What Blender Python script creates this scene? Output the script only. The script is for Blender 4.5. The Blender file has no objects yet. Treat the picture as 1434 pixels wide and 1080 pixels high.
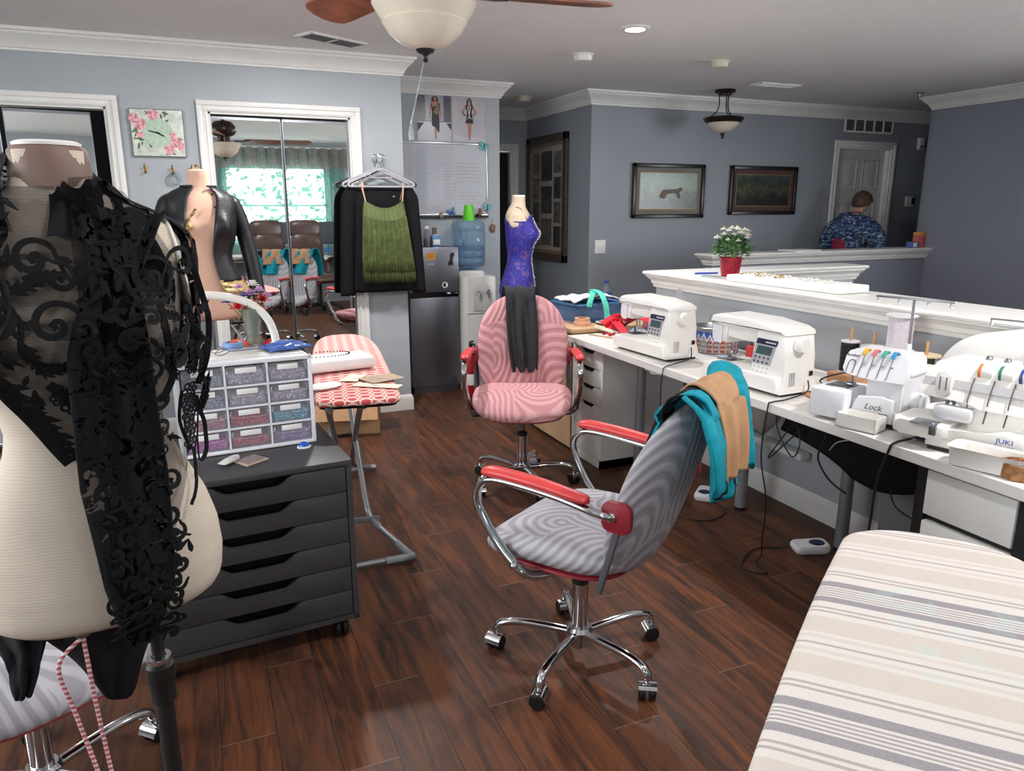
import bpy, bmesh, math, random
from mathutils import Vector, Matrix, Euler, noise as mnoise
V = Vector
PI = math.pi
sc = bpy.context.scene
COL = sc.collection
R = random.Random(7)

# ---------------------------------------------------------------- materials
def lin(c):
    r = []
    for v in c[:3]:
        v /= 255.0
        r.append(v / 12.92 if v <= 0.04045 else ((v + 0.055) / 1.055) ** 2.4)
    return (*r, 1.0)

class NT:
    """tiny helper for node trees"""
    def __init__(s, m):
        m.use_nodes = True
        s.m = m; s.t = m.node_tree
        s.b = s.t.nodes['Principled BSDF']
    def n(s, typ, **kw):
        nd = s.t.nodes.new(typ)
        for k, v in kw.items():
            if k.startswith('i_'):
                nd.inputs[k[2:].replace('_', ' ')].default_value = v
            else:
                setattr(nd, k, v)
        return nd
    def l(s, a, b): s.t.links.new(a, b)
    def obj(s, scale=(1, 1, 1), rot=(0, 0, 0), loc=(0, 0, 0), src='Object'):
        tc = s.n('ShaderNodeTexCoord'); mp = s.n('ShaderNodeMapping')
        mp.inputs['Scale'].default_value = scale; mp.inputs['Rotation'].default_value = rot; mp.inputs['Location'].default_value = loc
        s.l(tc.outputs[src], mp.inputs['Vector'])
        return mp.outputs['Vector']
    def noise(s, vec, scale, detail=3, rough=.5, dist=0):
        nd = s.n('ShaderNodeTexNoise'); nd.inputs['Scale'].default_value = scale; nd.inputs['Detail'].default_value = detail
        nd.inputs['Roughness'].default_value = rough; nd.inputs['Distortion'].default_value = dist
        s.l(vec, nd.inputs['Vector']); return nd.outputs['Fac']
    def ramp(s, fac, stops, interp='LINEAR'):
        nd = s.n('ShaderNodeValToRGB'); cr = nd.color_ramp; cr.interpolation = interp
        while len(cr.elements) < len(stops): cr.elements.new(.5)
        for e, (p, c) in zip(cr.elements, stops):
            e.position = p; e.color = lin(c) if len(c) == 3 else c
        s.l(fac, nd.inputs['Fac']); return nd.outputs['Color']
    def math(s, op, a, b=None, c=None):
        nd = s.n('ShaderNodeMath', operation=op)
        for i, v in enumerate((a, b, c)):
            if v is None: continue
            if isinstance(v, (int, float)): nd.inputs[i].default_value = v
            else: s.l(v, nd.inputs[i])
        return nd.outputs[0]
    def vmath(s, op, a, b=None):
        nd = s.n('ShaderNodeVectorMath', operation=op)
        for i, v in enumerate((a, b)):
            if v is None: continue
            if isinstance(v, tuple): nd.inputs[i].default_value = v
            else: s.l(v, nd.inputs[i])
        return nd
    def sep(s, v):
        nd = s.n('ShaderNodeSeparateXYZ'); s.l(v, nd.inputs[0]); return nd.outputs
    def comb(s, x=0, y=0, z=0):
        nd = s.n('ShaderNodeCombineXYZ')
        for i, v in enumerate((x, y, z)):
            if isinstance(v, (int, float)): nd.inputs[i].default_value = v
            else: s.l(v, nd.inputs[i])
        return nd.outputs[0]
    def mix(s, fac, a, b, blend='MIX'):
        nd = s.n('ShaderNodeMix', data_type='RGBA', blend_type=blend)
        for sock, v in ((nd.inputs[0], fac), (nd.inputs[6], a), (nd.inputs[7], b)):
            if isinstance(v, (int, float)): sock.default_value = v
            elif isinstance(v, tuple): sock.default_value = lin(v)
            else: s.l(v, sock)
        return nd.outputs[2]
    def bump(s, h, strength=.3, dist=.01):
        nd = s.n('ShaderNodeBump'); nd.inputs['Strength'].default_value = strength; nd.inputs['Distance'].default_value = dist
        s.l(h, nd.inputs['Height']); s.l(nd.outputs[0], s.b.inputs['Normal'])
    def col(s, c): s.l(c, s.b.inputs['Base Color'])

M = {}
def mat(name, c, rough=.5, metal=0, spec=.5, var=0.06, vs=8, bump=0, bs=60, bd=.002, sheen=0, coat=0, alpha=None, emit=None, es=1.0):
    if name in M: return M[name]
    m = bpy.data.materials.new(name); n = NT(m); b = n.b
    b.inputs['Roughness'].default_value = rough; b.inputs['Metallic'].default_value = metal
    b.inputs['Specular IOR Level'].default_value = spec
    if sheen: b.inputs['Sheen Weight'].default_value = sheen
    if coat: b.inputs['Coat Weight'].default_value = coat; b.inputs['Coat Roughness'].default_value = .1
    vec = n.obj()
    if var:
        f = n.noise(vec, vs, 3)
        k = lambda d: tuple(max(0, min(255, v * (1 + d))) for v in c)
        n.col(n.ramp(f, [(.3, k(-var)), (.7, k(var))]))
    else:
        b.inputs['Base Color'].default_value = lin(c)
    if bump: n.bump(n.noise(vec, bs, 4, .6), bump, bd)
    if emit:
        b.inputs['Emission Color'].default_value = lin(emit); b.inputs['Emission Strength'].default_value = es
    if alpha is not None:
        b.inputs['Alpha'].default_value = alpha
    M[name] = m; return m

def clear(name, tint=(235, 240, 242), fac=.25, rough=.05, spec_col=(255, 255, 255)):
    """thin clear plastic / glass: mostly see-through, with a glossy skin"""
    if name in M: return M[name]
    m = bpy.data.materials.new(name); n = NT(m); t = n.t
    t.nodes.remove(n.b)
    tr = n.n('ShaderNodeBsdfTransparent'); tr.inputs[0].default_value = lin(tint)
    gl = n.n('ShaderNodeBsdfGlossy'); gl.inputs['Roughness'].default_value = rough; gl.inputs[0].default_value = lin(spec_col)
    df = n.n('ShaderNodeBsdfDiffuse'); df.inputs[0].default_value = lin(tint)
    lw_ = n.n('ShaderNodeLayerWeight'); lw_.inputs[0].default_value = .5
    frs = n.math('ADD', n.math('MULTIPLY', n.math('POWER', lw_.outputs['Facing'], 4), .5), .03)
    m1 = n.n('ShaderNodeMixShader'); m1.inputs[0].default_value = fac
    n.l(tr.outputs[0], m1.inputs[1]); n.l(df.outputs[0], m1.inputs[2])
    m2 = n.n('ShaderNodeMixShader')
    n.l(frs, m2.inputs[0]); n.l(m1.outputs[0], m2.inputs[1]); n.l(gl.outputs[0], m2.inputs[2])
    n.l(m2.outputs[0], t.nodes['Material Output'].inputs[0])
    M[name] = m; return m

# ---------------------------------------------------------------- mesh builder
def catmull(pts, n=8, closed=False):
    P = [V(p) for p in pts]; out = []
    m = len(P); rng = m if closed else m - 1
    for i in range(rng):
        if closed: a, b, c, d = P[(i - 1) % m], P[i], P[(i + 1) % m], P[(i + 2) % m]
        else: a, b, c, d = P[max(i - 1, 0)], P[i], P[i + 1], P[min(i + 2, m - 1)]
        for k in range(n):
            t = k / n
            out.append(.5 * ((2 * b) + (c - a) * t + (2 * a - 5 * b + 4 * c - d) * t * t + (3 * b - a - 3 * c + d) * t ** 3))
    if not closed: out.append(P[-1])
    return out

class MB:
    def __init__(s): s.bm = bmesh.new(); s.mi = 0
    def _f(s, vs):
        try:
            f = s.bm.faces.new(vs); f.material_index = s.mi; return f
        except ValueError: return None
    def box(s, c, d, bev=0, rot=None, seg=2):
        ret = bmesh.ops.create_cube(s.bm, size=1)
        vs = ret['verts']
        mt = Matrix.Translation(c) @ ((rot.to_matrix() if isinstance(rot, Euler) else rot).to_4x4() if rot is not None else Matrix.Identity(4)) @ Matrix.Diagonal((*d, 1))
        bmesh.ops.transform(s.bm, matrix=mt, verts=vs)
        fs = {f for v in vs for f in v.link_faces}
        for f in fs: f.material_index = s.mi
        if bev > 0:
            es = list({e for v in vs for e in v.link_edges})
            r = bmesh.ops.bevel(s.bm, geom=es, offset=min(bev, min(d) * .49), segments=seg, affect='EDGES', profile=.5)
            for f in r['faces']: f.material_index = s.mi
        return s
    def bx(s, x0, x1, y0, y1, z0, z1, bev=0):
        return s.box(((x0 + x1) / 2, (y0 + y1) / 2, (z0 + z1) / 2), (abs(x1 - x0), abs(y1 - y0), abs(z1 - z0)), bev)
    def loft(s, rings, cap0=True, cap1=True, closed=False):
        n = len(rings[0]); vr = [[s.bm.verts.new(p) for p in r] for r in rings]
        m = len(vr)
        for i in range(m if closed else m - 1):
            a, b = vr[i], vr[(i + 1) % m]
            for j in range(n): s._f((a[j], a[(j + 1) % n], b[(j + 1) % n], b[j]))
        if not closed:
            if cap0: s._f(tuple(reversed(vr[0])))
            if cap1: s._f(tuple(vr[-1]))
        return s
    def tube(s, pts, r, seg=10, smooth=0, closed=False, flat=None):
        P = catmull(pts, smooth, closed) if smooth else [V(p) for p in pts]
        n = len(P)
        rr = r if callable(r) else (lambda t: r if not isinstance(r, (list, tuple)) else r[min(int(t * (len(r) - 1) + .5), len(r) - 1)])
        if isinstance(r, (list, tuple)):
            L = list(r)
            def rr(t):
                x = t * (len(L) - 1); i = min(int(x), len(L) - 2); f = x - i; a, b = L[i], L[i + 1]
                if isinstance(a, tuple): return tuple(p + (q - p) * f for p, q in zip(a, b))
                return a + (b - a) * f
        rings = []; up = None
        for i in range(n):
            if closed: tg = P[(i + 1) % n] - P[i - 1]
            else: tg = P[min(i + 1, n - 1)] - P[max(i - 1, 0)]
            if tg.length < 1e-9: tg = V((0, 0, 1))
            tg.normalize()
            if up is None:
                up = tg.orthogonal() if flat is None else V(flat)
            up = up - tg * up.dot(tg)
            if up.length < 1e-6: up = tg.orthogonal()
            up.normalize(); sd = tg.cross(up)
            q = rr(i / max(1, n - 1))
            qa, qb = q if isinstance(q, tuple) else (q, q)
            rings.append([P[i] + up * (qa * math.cos(2 * PI * k / seg)) + sd * (qb * math.sin(2 * PI * k / seg)) for k in range(seg)])
        return s.loft(rings, closed=closed)
    def cyl(s, p0, p1, r0, r1=None, seg=20):
        return s.tube([p0, p1], [r0, r0 if r1 is None else r1], seg)
    def lathe(s, prof, o=(0, 0, 0), seg=28, axis='z', cap=True):
        o = V(o); rings = []
        for r, z in prof:
            ring = []
            for k in range(seg):
                a = 2 * PI * k / seg; c, d = r * math.cos(a), r * math.sin(a)
                ring.append(o + (V((c, d, z)) if axis == 'z' else V((z, c, d)) if axis == 'x' else V((d, z, c))))
            rings.append(ring)
        return s.loft(rings, cap, cap)
    def prism(s, poly, h, mt=None, bev=0):
        """poly in xy, extruded along z by h, then transformed"""
        mt = mt or Matrix.Identity(4)
        a = [s.bm.verts.new(mt @ V((x, y, 0))) for x, y in poly]; b = [s.bm.verts.new(mt @ V((x, y, h))) for x, y in poly]
        n = len(poly)
        fs = [s._f(tuple(reversed(a))), s._f(tuple(b))]
        for i in range(n): fs.append(s._f((a[i], a[(i + 1) % n], b[(i + 1) % n], b[i])))
        if bev:
            es = [e for f in fs[:2] for e in f.edges]
            r = bmesh.ops.bevel(s.bm, geom=es, offset=bev, segments=2, affect='EDGES', profile=.5)
            for f in r['faces']: f.material_index = s.mi
        return s
    def ball(s, c, r, sub=2, sc_=(1, 1, 1)):
        ret = bmesh.ops.create_icosphere(s.bm, subdivisions=sub, radius=1)
        rr = (r, r, r) if isinstance(r, (int, float)) else r
        bmesh.ops.transform(s.bm, matrix=Matrix.Translation(c) @ Matrix.Diagonal((rr[0] * sc_[0], rr[1] * sc_[1], rr[2] * sc_[2], 1)), verts=ret['verts'])
        for f in {f for v in ret['verts'] for f in v.link_faces}: f.material_index = s.mi
        return s
    def grid(s, fn, nu, nv, th=0, closed_u=False):
        """surface fn(u,v) with u,v in 0..1; th = thickness"""
        cu = nu if closed_u else nu + 1
        P = [[V(fn(i / nu, j / nv)) for j in range(nv + 1)] for i in range(cu)]
        def layer(Q):
            g = [[s.bm.verts.new(p) for p in row] for row in Q]
            return g
        def idx(i): return i % cu if closed_u else i
        if th:
            N = []
            for i in range(cu):
                row = []
                for j in range(nv + 1):
                    a = P[idx(i + 1)][j] if (closed_u or i < nu) else P[i][j]; b = P[idx(i - 1)][j] if (closed_u or i > 0) else P[i][j]
                    c = P[i][min(j + 1, nv)]; d = P[i][max(j - 1, 0)]
                    nn = (a - b).cross(c - d)
                    row.append(nn.normalized() if nn.length > 1e-12 else V((0, 0, 1)))
                N.append(row)
            A = layer([[P[i][j] + N[i][j] * (th / 2) for j in range(nv + 1)] for i in range(cu)])
            B = layer([[P[i][j] - N[i][j] * (th / 2) for j in range(nv + 1)] for i in range(cu)])
        else: A = layer(P); B = None
        for i in range(nu):
            i2 = idx(i + 1)
            for j in range(nv):
                s._f((A[i][j], A[i2][j], A[i2][j + 1], A[i][j + 1]))
                if B: s._f((B[i][j + 1], B[i2][j + 1], B[i2][j], B[i][j]))
        if B:
            for i in range(nu):
                i2 = idx(i + 1)
                s._f((A[i][0], B[i][0], B[i2][0], A[i2][0])); s._f((A[i2][nv], B[i2][nv], B[i][nv], A[i][nv]))
            if not closed_u:
                for j in range(nv):
                    s._f((A[0][j + 1], B[0][j + 1], B[0][j], A[0][j])); s._f((A[nu][j], B[nu][j], B[nu][j + 1], A[nu][j + 1]))
        return s
    def pad(s, outline, T, fmap=lambda u, v, w: (u, v, w), nt=48, nr=8, pw=4, tb=None):
        """cushion: outline(theta)->(u,v) around (0,0), inflated by T above and tb below"""
        tb = T if tb is None else tb
        rs = [math.sin(PI / 2 * (i + 1) / nr) for i in range(nr)]
        top, bot = [], []
        ct = s.bm.verts.new(fmap(0, 0, T)); cb = s.bm.verts.new(fmap(0, 0, -tb))
        for r in rs[:-1]:
            h = (1 - r ** pw) ** .5
            top.append([s.bm.verts.new(fmap(*(c * r for c in outline(2 * PI * k / nt)), T * h)) for k in range(nt)])
            bot.append([s.bm.verts.new(fmap(*(c * r for c in outline(2 * PI * k / nt)), -tb * h)) for k in range(nt)])
        rim = [s.bm.verts.new(fmap(*outline(2 * PI * k / nt), 0)) for k in range(nt)]
        top.append(rim); bot.append(rim)
        for k in range(nt):
            k2 = (k + 1) % nt
            s._f((ct, top[0][k], top[0][k2])); s._f((cb, bot[0][k2], bot[0][k]))
            for i in range(nr - 1):
                s._f((top[i][k], top[i + 1][k], top[i + 1][k2], top[i][k2]))
                s._f((bot[i][k2], bot[i + 1][k2], bot[i + 1][k], bot[i][k]))
        return s
    def poly(s, pts):
        s._f([s.bm.verts.new(p) for p in pts]); return s
    def text(s, txt, size, mt, ext=.0006, align='CENTER', shear=0):
        cu = bpy.data.curves.new('t', 'FONT'); cu.body = txt; cu.size = size; cu.extrude = ext; cu.align_x = align; cu.align_y = 'CENTER'; cu.shear = shear
        cu.resolution_u = 3
        ob = bpy.data.objects.new('t', cu); COL.objects.link(ob)
        dg = bpy.context.evaluated_depsgraph_get()
        me = bpy.data.meshes.new_from_object(ob.evaluated_get(dg))
        me.transform(mt)
        k = len(s.bm.faces); s.bm.from_mesh(me); s.bm.faces.ensure_lookup_table()
        for f in s.bm.faces[k:]: f.material_index = s.mi
        bpy.data.objects.remove(ob); bpy.data.meshes.remove(me); bpy.data.curves.remove(cu)
        return s
    def xf(s, mt): bmesh.ops.transform(s.bm, matrix=mt, verts=s.bm.verts); return s
    def build(s, name, m, parent=None, smooth=40, loc=None):
        bm = s.bm
        bmesh.ops.remove_doubles(bm, verts=bm.verts, dist=1e-6)
        bmesh.ops.recalc_face_normals(bm, faces=bm.faces)
        me = bpy.data.meshes.new(name); bm.to_mesh(me); bm.free()
        for x in (m if isinstance(m, (list, tuple)) else [m]): me.materials.append(M[x] if isinstance(x, str) else x)
        if smooth:
            me.polygons.foreach_set('use_smooth', [True] * len(me.polygons))
            if smooth < 180: me.set_sharp_from_angle(angle=math.radians(smooth))
        o = bpy.data.objects.new(name, me); COL.objects.link(o)
        if parent is not None: o.parent = parent
        if loc is not None: o.location = loc
        return o

def thing(name, label, cat, loc=(0, 0, 0), rz=0, group=None, rot=None):
    o = bpy.data.objects.new(name, None); COL.objects.link(o)
    o.empty_display_size = .05
    o.location = loc; o.rotation_euler = rot if rot else (0, 0, rz)
    o['label'] = label; o['category'] = cat
    if group: o['group'] = group
    return o
def tag(o, label, cat, group=None, loc=None, rz=None, kind=None):
    o['label'] = label; o['category'] = cat
    if group: o['group'] = group
    if kind: o['kind'] = kind
    if loc is not None: o.location = loc
    if rz is not None: o.rotation_euler = (0, 0, rz)
    return o
def struct(name, mb, m, smooth=40, label=None):
    o = mb.build(name, m, None, smooth); o['kind'] = 'structure'
    if label: o['label'] = label
    return o
def kids(o): return [c for c in bpy.data.objects if c.parent is o]
def dup(o, loc, rz=0, label=None, group=None):
    def cp(a, par):
        c = a.copy(); COL.objects.link(c); c.parent = par
        for ch in kids(a): cp(ch, c)
        return c
    c = cp(o, None); c.location = loc; c.rotation_euler = (0, 0, rz)
    if label: c['label'] = label
    if group: c['group'] = group
    return c
def rad(a): return math.radians(a)
def rrect(w, h, r, n=6):
    """rounded rectangle polygon"""
    out = []
    for cx, cy, a0 in ((w / 2 - r, h / 2 - r, 0), (-w / 2 + r, h / 2 - r, 90), (-w / 2 + r, -h / 2 + r, 180), (w / 2 - r, -h / 2 + r, 270)):
        for k in range(n + 1):
            a = rad(a0 + 90 * k / n); out.append((cx + r * math.cos(a), cy + r * math.sin(a)))
    return out
def sup(a, b, p=4):
    """superellipse outline"""
    def f(t):
        c, s_ = math.cos(t), math.sin(t)
        return (a * math.copysign(abs(c) ** (2 / p), c), b * math.copysign(abs(s_) ** (2 / p), s_))
    return f
def frame(o, ex, ey):
    """matrix taking local xy plane to plane at o spanned by ex, ey"""
    ex = V(ex).normalized(); ey = V(ey); ez = ex.cross(ey).normalized(); ey = ez.cross(ex)
    return Matrix.Translation(o) @ Matrix((ex, ey, ez)).transposed().to_4x4()
def sweep(path, prof, side=1):
    """mitred sweep of profile [(out, z)] along a 2D path; out is to the right of travel"""
    mb = MB(); P = [V((x, y)) for x, y in path]; n = len(P); rings = []
    for i in range(n):
        d0 = (P[i] - P[i - 1]).normalized() if i else (P[1] - P[0]).normalized()
        d1 = (P[i + 1] - P[i]).normalized() if i < n - 1 else d0
        n0 = V((d0.y, -d0.x)); n1 = V((d1.y, -d1.x))
        m = (n0 + n1).normalized(); m = m / max(.2, m.dot(n0)) * side
        rings.append([V((P[i].x + m.x * o, P[i].y + m.y * o, z)) for o, z in prof])
    mb.loft(rings); return mb
# ---------------------------------------------------------------- camera, world, lamps
sc.view_settings.view_transform = 'Standard'; sc.view_settings.look = 'None'
sc.view_settings.gamma = 1; sc.view_settings.use_curve_mapping = False
sc.view_settings.exposure = 0.78
cam = bpy.data.cameras.new('camera'); cam.sensor_width = 36; cam.lens = 36 * 1031.67 / 1434; cam.clip_start = .02
co = bpy.data.objects.new('camera', cam); COL.objects.link(co); sc.camera = co
p_, y_ = rad(13.571), rad(-22.969)
fw = V((math.cos(y_) * math.cos(p_), math.sin(y_) * math.cos(p_), -math.sin(p_)))
q_ = fw.to_track_quat('-Z', 'Y').to_matrix().to_4x4() @ Matrix.Rotation(rad(-.091), 4, 'Z')
co.matrix_world = Matrix.Translation((0, 0, 1.47)) @ q_

w = bpy.data.worlds.new('world'); sc.world = w; w.use_nodes = True
w.node_tree.nodes['Background'].inputs[0].default_value = lin((228, 233, 236)); w.node_tree.nodes['Background'].inputs[1].default_value = 8.0
sc.cycles.max_bounces = 10; sc.cycles.diffuse_bounces = 5; sc.cycles.glossy_bounces = 4; sc.cycles.transparent_max_bounces = 24
sc.cycles.sample_clamp_indirect = 6
try: sc.cycles.caustics_reflective = False; sc.cycles.caustics_refractive = False
except Exception: pass

def area(name, loc, rot, size, power, col=(252, 250, 250), shape='DISK', sy=None, portal=False):
    l = bpy.data.lights.new(name, 'AREA'); l.shape = shape; l.size = size
    if sy: l.size_y = sy
    l.energy = power; l.color = lin(col)[:3]
    if portal: l.cycles.is_portal = True
    o = bpy.data.objects.new(name, l); COL.objects.link(o); o.location = loc; o.rotation_euler = rot
    return o

CE = 2.45
# ---------------------------------------------------------------- shell materials
def m_floor():
    m = bpy.data.materials.new('wood_plank_floor'); n = NT(m)
    v = n.obj(); x, y, z = n.sep(v)
    row = n.math('FLOOR', n.math('DIVIDE', n.math('ADD', y, .09), .15))
    off = n.math('MULTIPLY', n.math('FRACT', n.math('MULTIPLY', row, .37)), .9)
    xs = n.math('DIVIDE', n.math('ADD', n.math('SUBTRACT', x, .15), off), .9)
    colm = n.math('FLOOR', xs)
    fy = n.math('FRACT', n.math('DIVIDE', n.math('ADD', y, .09), .15)); fx = n.math('FRACT', xs)
    wn = n.n('ShaderNodeTexWhiteNoise', noise_dimensions='2D'); n.l(n.comb(row, colm), wn.inputs['Vector'])
    rnd = wn.outputs['Value']
    gv = n.comb(n.math('ADD', n.math('MULTIPLY', x, 1.5), n.math('MULTIPLY', rnd, 37)), n.math('ADD', n.math('MULTIPLY', y, 13), n.math('MULTIPLY', rnd, 11)), 0)
    g1 = n.noise(gv, 1.6, 5, .62, .9)
    gv2 = n.comb(n.math('ADD', n.math('MULTIPLY', x, 5), n.math('MULTIPLY', rnd, 17)), n.math('MULTIPLY', y, 95), 0)
    g2 = n.noise(gv2, 1.2, 4, .6)
    c1 = n.ramp(g1, [(.30, (36, 31, 30)), (.40, (66, 44, 35)), (.50, (92, 57, 40)), (.62, (116, 69, 43)), (.74, (138, 83, 50))])
    c2 = n.mix(n.math('MULTIPLY', rnd, .4), c1, (86, 60, 48))
    c3 = n.mix(n.math('MULTIPLY', n.ramp_fac(g2), .5), c2, (44, 36, 34))
    ly = n.math('LESS_THAN', n.math('ABSOLUTE', n.math('SUBTRACT', fy, .5)), .489)
    lx = n.math('LESS_THAN', n.math('ABSOLUTE', n.math('SUBTRACT', fx, .5)), .4982)
    c4 = n.mix(ly, (52, 42, 38), c3); c5 = n.mix(lx, (118, 98, 84), c4)
    n.col(c5)
    n.b.inputs['Specular IOR Level'].default_value = .2
    rr = n.math('ADD', n.math('MULTIPLY', g1, .2), .33); n.l(rr, n.b.inputs['Roughness'])
    n.bump(n.math('ADD', n.math('MULTIPLY', g2, .35), n.math('MULTIPLY', n.math('MULTIPLY', lx, ly), .6)), .25, .004)
    M['floor'] = m
def _rf(s, f):
    return s.math('MULTIPLY', s.math('SUBTRACT', f, .35), 1.6)
NT.ramp_fac = _rf
m_floor()
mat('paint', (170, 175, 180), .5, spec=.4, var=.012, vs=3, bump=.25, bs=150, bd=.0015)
mat('paint_far_shaded', (147, 152, 160), .5, spec=.4, var=.012, vs=3, bump=.25, bs=150, bd=.0015)  # the wall paint copied darker, with the far room's shade in the colour
mat('paint_stair_shaded', (136, 139, 151), .5, spec=.4, var=.012, vs=3, bump=.25, bs=150, bd=.0015)  # another darker copy of the wall paint, holding the stairwell shade
mat('ceil', (240, 238, 236), .9, spec=.1, var=.02, vs=90, bump=.7, bs=130, bd=.006)
mat('white_trim', (232, 230, 226), .38, var=.01)
mat('trim_offwhite', (214, 213, 210), .5, var=.01)  # off-white, a step greyer than the white trim
mat('white_door', (205, 205, 200), .45, var=.01)
mat('dark_in', (30, 31, 34), .9, var=0)  # near-black that puts the shade of closed interiors into the colour
mat('glass', (200, 220, 225), .05)
M['mirror'] = bpy.data.materials.new('mirror'); n = NT(M['mirror']); n.b.inputs['Metallic'].default_value = 1; n.b.inputs['Roughness'].default_value = .015; n.b.inputs['Base Color'].default_value = lin((232, 236, 234))
mat('chrome', (205, 205, 208), .08, 1, var=0)
mat('steel', (150, 153, 158), .32, 1, var=.03)
mat('brass', (170, 130, 60), .3, 1, var=.03)

# ---------------------------------------------------------------- room
struct('floor', MB().bx(-1.75, 8, -9, 2.8, -.1, 0), 'floor', 0)
struct('ceiling', MB().bx(-1.75, 8, -9, 2.8, CE, CE + .1), 'ceil', 0)
mb = MB()
X0 = 5.21
mb.bx(X0, X0 + .1, -1.39, -1.035, 0, CE); mb.bx(X0, X0 + .1, -1.035, -.155, 2.055, CE); mb.bx(X0, X0 + .1, -.155, .41, 0, CE)
mb.bx(X0, X0 + .1, .41, 1.6, 2.055, CE); mb.bx(X0, X0 + .1, 1.6, 2.7, 0, CE)
mb.bx(X0 + .1, 5.92, -1.39, -1.29, 0, CE)
struct('wall_closet', mb, 'paint', 0)
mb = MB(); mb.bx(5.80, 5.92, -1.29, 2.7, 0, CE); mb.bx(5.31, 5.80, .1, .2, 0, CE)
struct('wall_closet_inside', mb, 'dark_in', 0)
struct('wall_nook', MB().bx(5.92, 6.02, -2.40, -1.29, 0, CE).bx(6.02, 7.3, -2.40, -2.30, 0, CE), 'paint', 0)
struct('wall_hall_end', MB().bx(7.3, 7.4, -2.40, -2.34, 0, CE).bx(7.3, 7.4, -3.27, -3.10, 0, CE).bx(7.3, 7.4, -3.10, -2.34, 2.05, CE), 'paint', 0)
struct('wall_collage', MB().bx(5.94, 7.5, -3.37, -3.27, 0, CE), 'paint_far_shaded', 0)
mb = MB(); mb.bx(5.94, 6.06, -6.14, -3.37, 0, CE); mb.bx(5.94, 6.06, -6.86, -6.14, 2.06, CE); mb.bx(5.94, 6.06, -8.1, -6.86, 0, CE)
struct('wall_far', mb, 'paint_far_shaded', 0)
struct('wall_hall_right', MB().bx(5.08, 6.0, -8.2, -8.1, 0, CE).bx(5.08, 5.2, -8.1, -6.48, 0, CE), 'paint_stair_shaded', 0)
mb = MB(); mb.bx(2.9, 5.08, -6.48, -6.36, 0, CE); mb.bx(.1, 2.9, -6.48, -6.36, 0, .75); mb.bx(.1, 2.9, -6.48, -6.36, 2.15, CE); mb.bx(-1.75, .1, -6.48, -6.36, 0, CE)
struct('wall_right', mb, 'paint_stair_shaded', 0)
struct('wall_left', MB().bx(-1.75, .3, 2.6, 2.7, 0, CE).bx(2.9, 5.3, 2.6, 2.7, 0, CE).bx(.3, 2.9, 2.6, 2.7, 0, .9).bx(.3, 2.9, 2.6, 2.7, 2.15, CE), 'paint', 0)
XB = -1.6
mb = MB(); ops = [(-2.30, -1.38, .92, 2.1), (.6, 1.9, 1.45, 2.05)]  # the second opening is an unseen window added to brighten the closet wall
yy = -6.4
for a, b, c, d_ in ops:
    mb.bx(XB - .12, XB, yy, a, 0, CE); mb.bx(XB - .12, XB, a, b, 0, c); mb.bx(XB - .12, XB, a, b, d_, CE); yy = b
mb.bx(XB - .12, XB, yy, 2.7, 0, CE)
struct('wall_back', mb, 'paint', 0)
def winframe(x, y0, y1, z0, z1, axis):
    mb = MB(); t = .05
    def b(a0, a1, c0, c1):
        if axis == 'x': mb.bx(x - .07, x - .02, a0, a1, c0, c1, .004)
        else: mb.bx(a0, a1, x - .07, x - .02, c0, c1, .004)
    b(y0, y0 + t, z0, z1); b(y1 - t, y1, z0, z1); b(y0, y1, z0, z0 + t); b(y0, y1, z1 - t, z1); b(y0, y1, (z0 + z1) / 2 - .02, (z0 + z1) / 2 + .02)
    return mb
for k, (a, b, c, d_) in enumerate(ops):
    struct('window_%d' % (k + 1), winframe(XB, a, b, c, d_, 'x'), 'white_trim')
    area('window_portal', (XB - .1, (a + b) / 2, (c + d_) / 2), (0, rad(-90), 0), d_ - c, 1, shape='RECTANGLE', sy=b - a, portal=True)
struct('window_3', winframe(-6.36, .1, 2.9, .75, 2.15, 'y'), 'white_trim')  # unseen window, put in for cool light over the stairwell
area('window_portal', (1.5, -6.47, 1.45), (rad(90), 0, 0), 2.8, 1, shape='RECTANGLE', sy=1.4, portal=True)

struct('window_4', winframe(2.69, .3, 2.9, .9, 2.15, 'y'), 'white_trim')  # unseen window, added for side light on the half wall and chairs
area('window_portal', (1.6, 2.69, 1.52), (rad(-90), 0, 0), 2.6, 1, shape='RECTANGLE', sy=1.25, portal=True)

# half walls round the stairwell, with their moulded caps
mb = MB(); mb.bx(-1.6, 3.94, -2.88, -2.66, 0, .99); mb.bx(3.82, 3.94, -4.2, -2.88, 0, .99)
struct('wall_half_near', mb, 'paint', 0)
struct('wall_half_far', MB().bx(4.98, 5.08, -6.36, -3.9, 0, 1.0), 'paint_stair_shaded', 0)
def cap(zb, zt):
    h = zt - zb
    return [(0, zb), (.012, zb), (.016, zb + h * .18), (.022, zb + h * .22), (.026, zb + h * .42), (.038, zb + h * .52), (.044, zb + h * .62), (.05, zb + h * .66), (.05, zb + h * .74), (.062, zb + h * .78), (.066, zb + h * .88), (.062, zt - .002), (.055, zt), (0, zt)]
mb = sweep([(-1.6, -2.66), (3.94, -2.66), (3.94, -4.2), (3.82, -4.2), (3.82, -2.88), (-1.6, -2.88)], cap(.985, 1.082), -1)
mb.bx(-1.6, 3.94, -2.88, -2.66, 1.0, 1.082); mb.bx(3.82, 3.94, -4.2, -2.88, 1.0, 1.082)
struct('trim_half_near', mb, 'white_trim', 30)
mb = sweep([(5.08, -6.36), (5.08, -3.9), (4.98, -3.9), (4.98, -6.36)], cap(1.005, 1.1), 1)
mb2 = mb.bx(4.98, 5.08, -6.36, -3.9, 1.01, 1.1)
struct('trim_half_far', mb, 'white_trim', 30)
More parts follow.
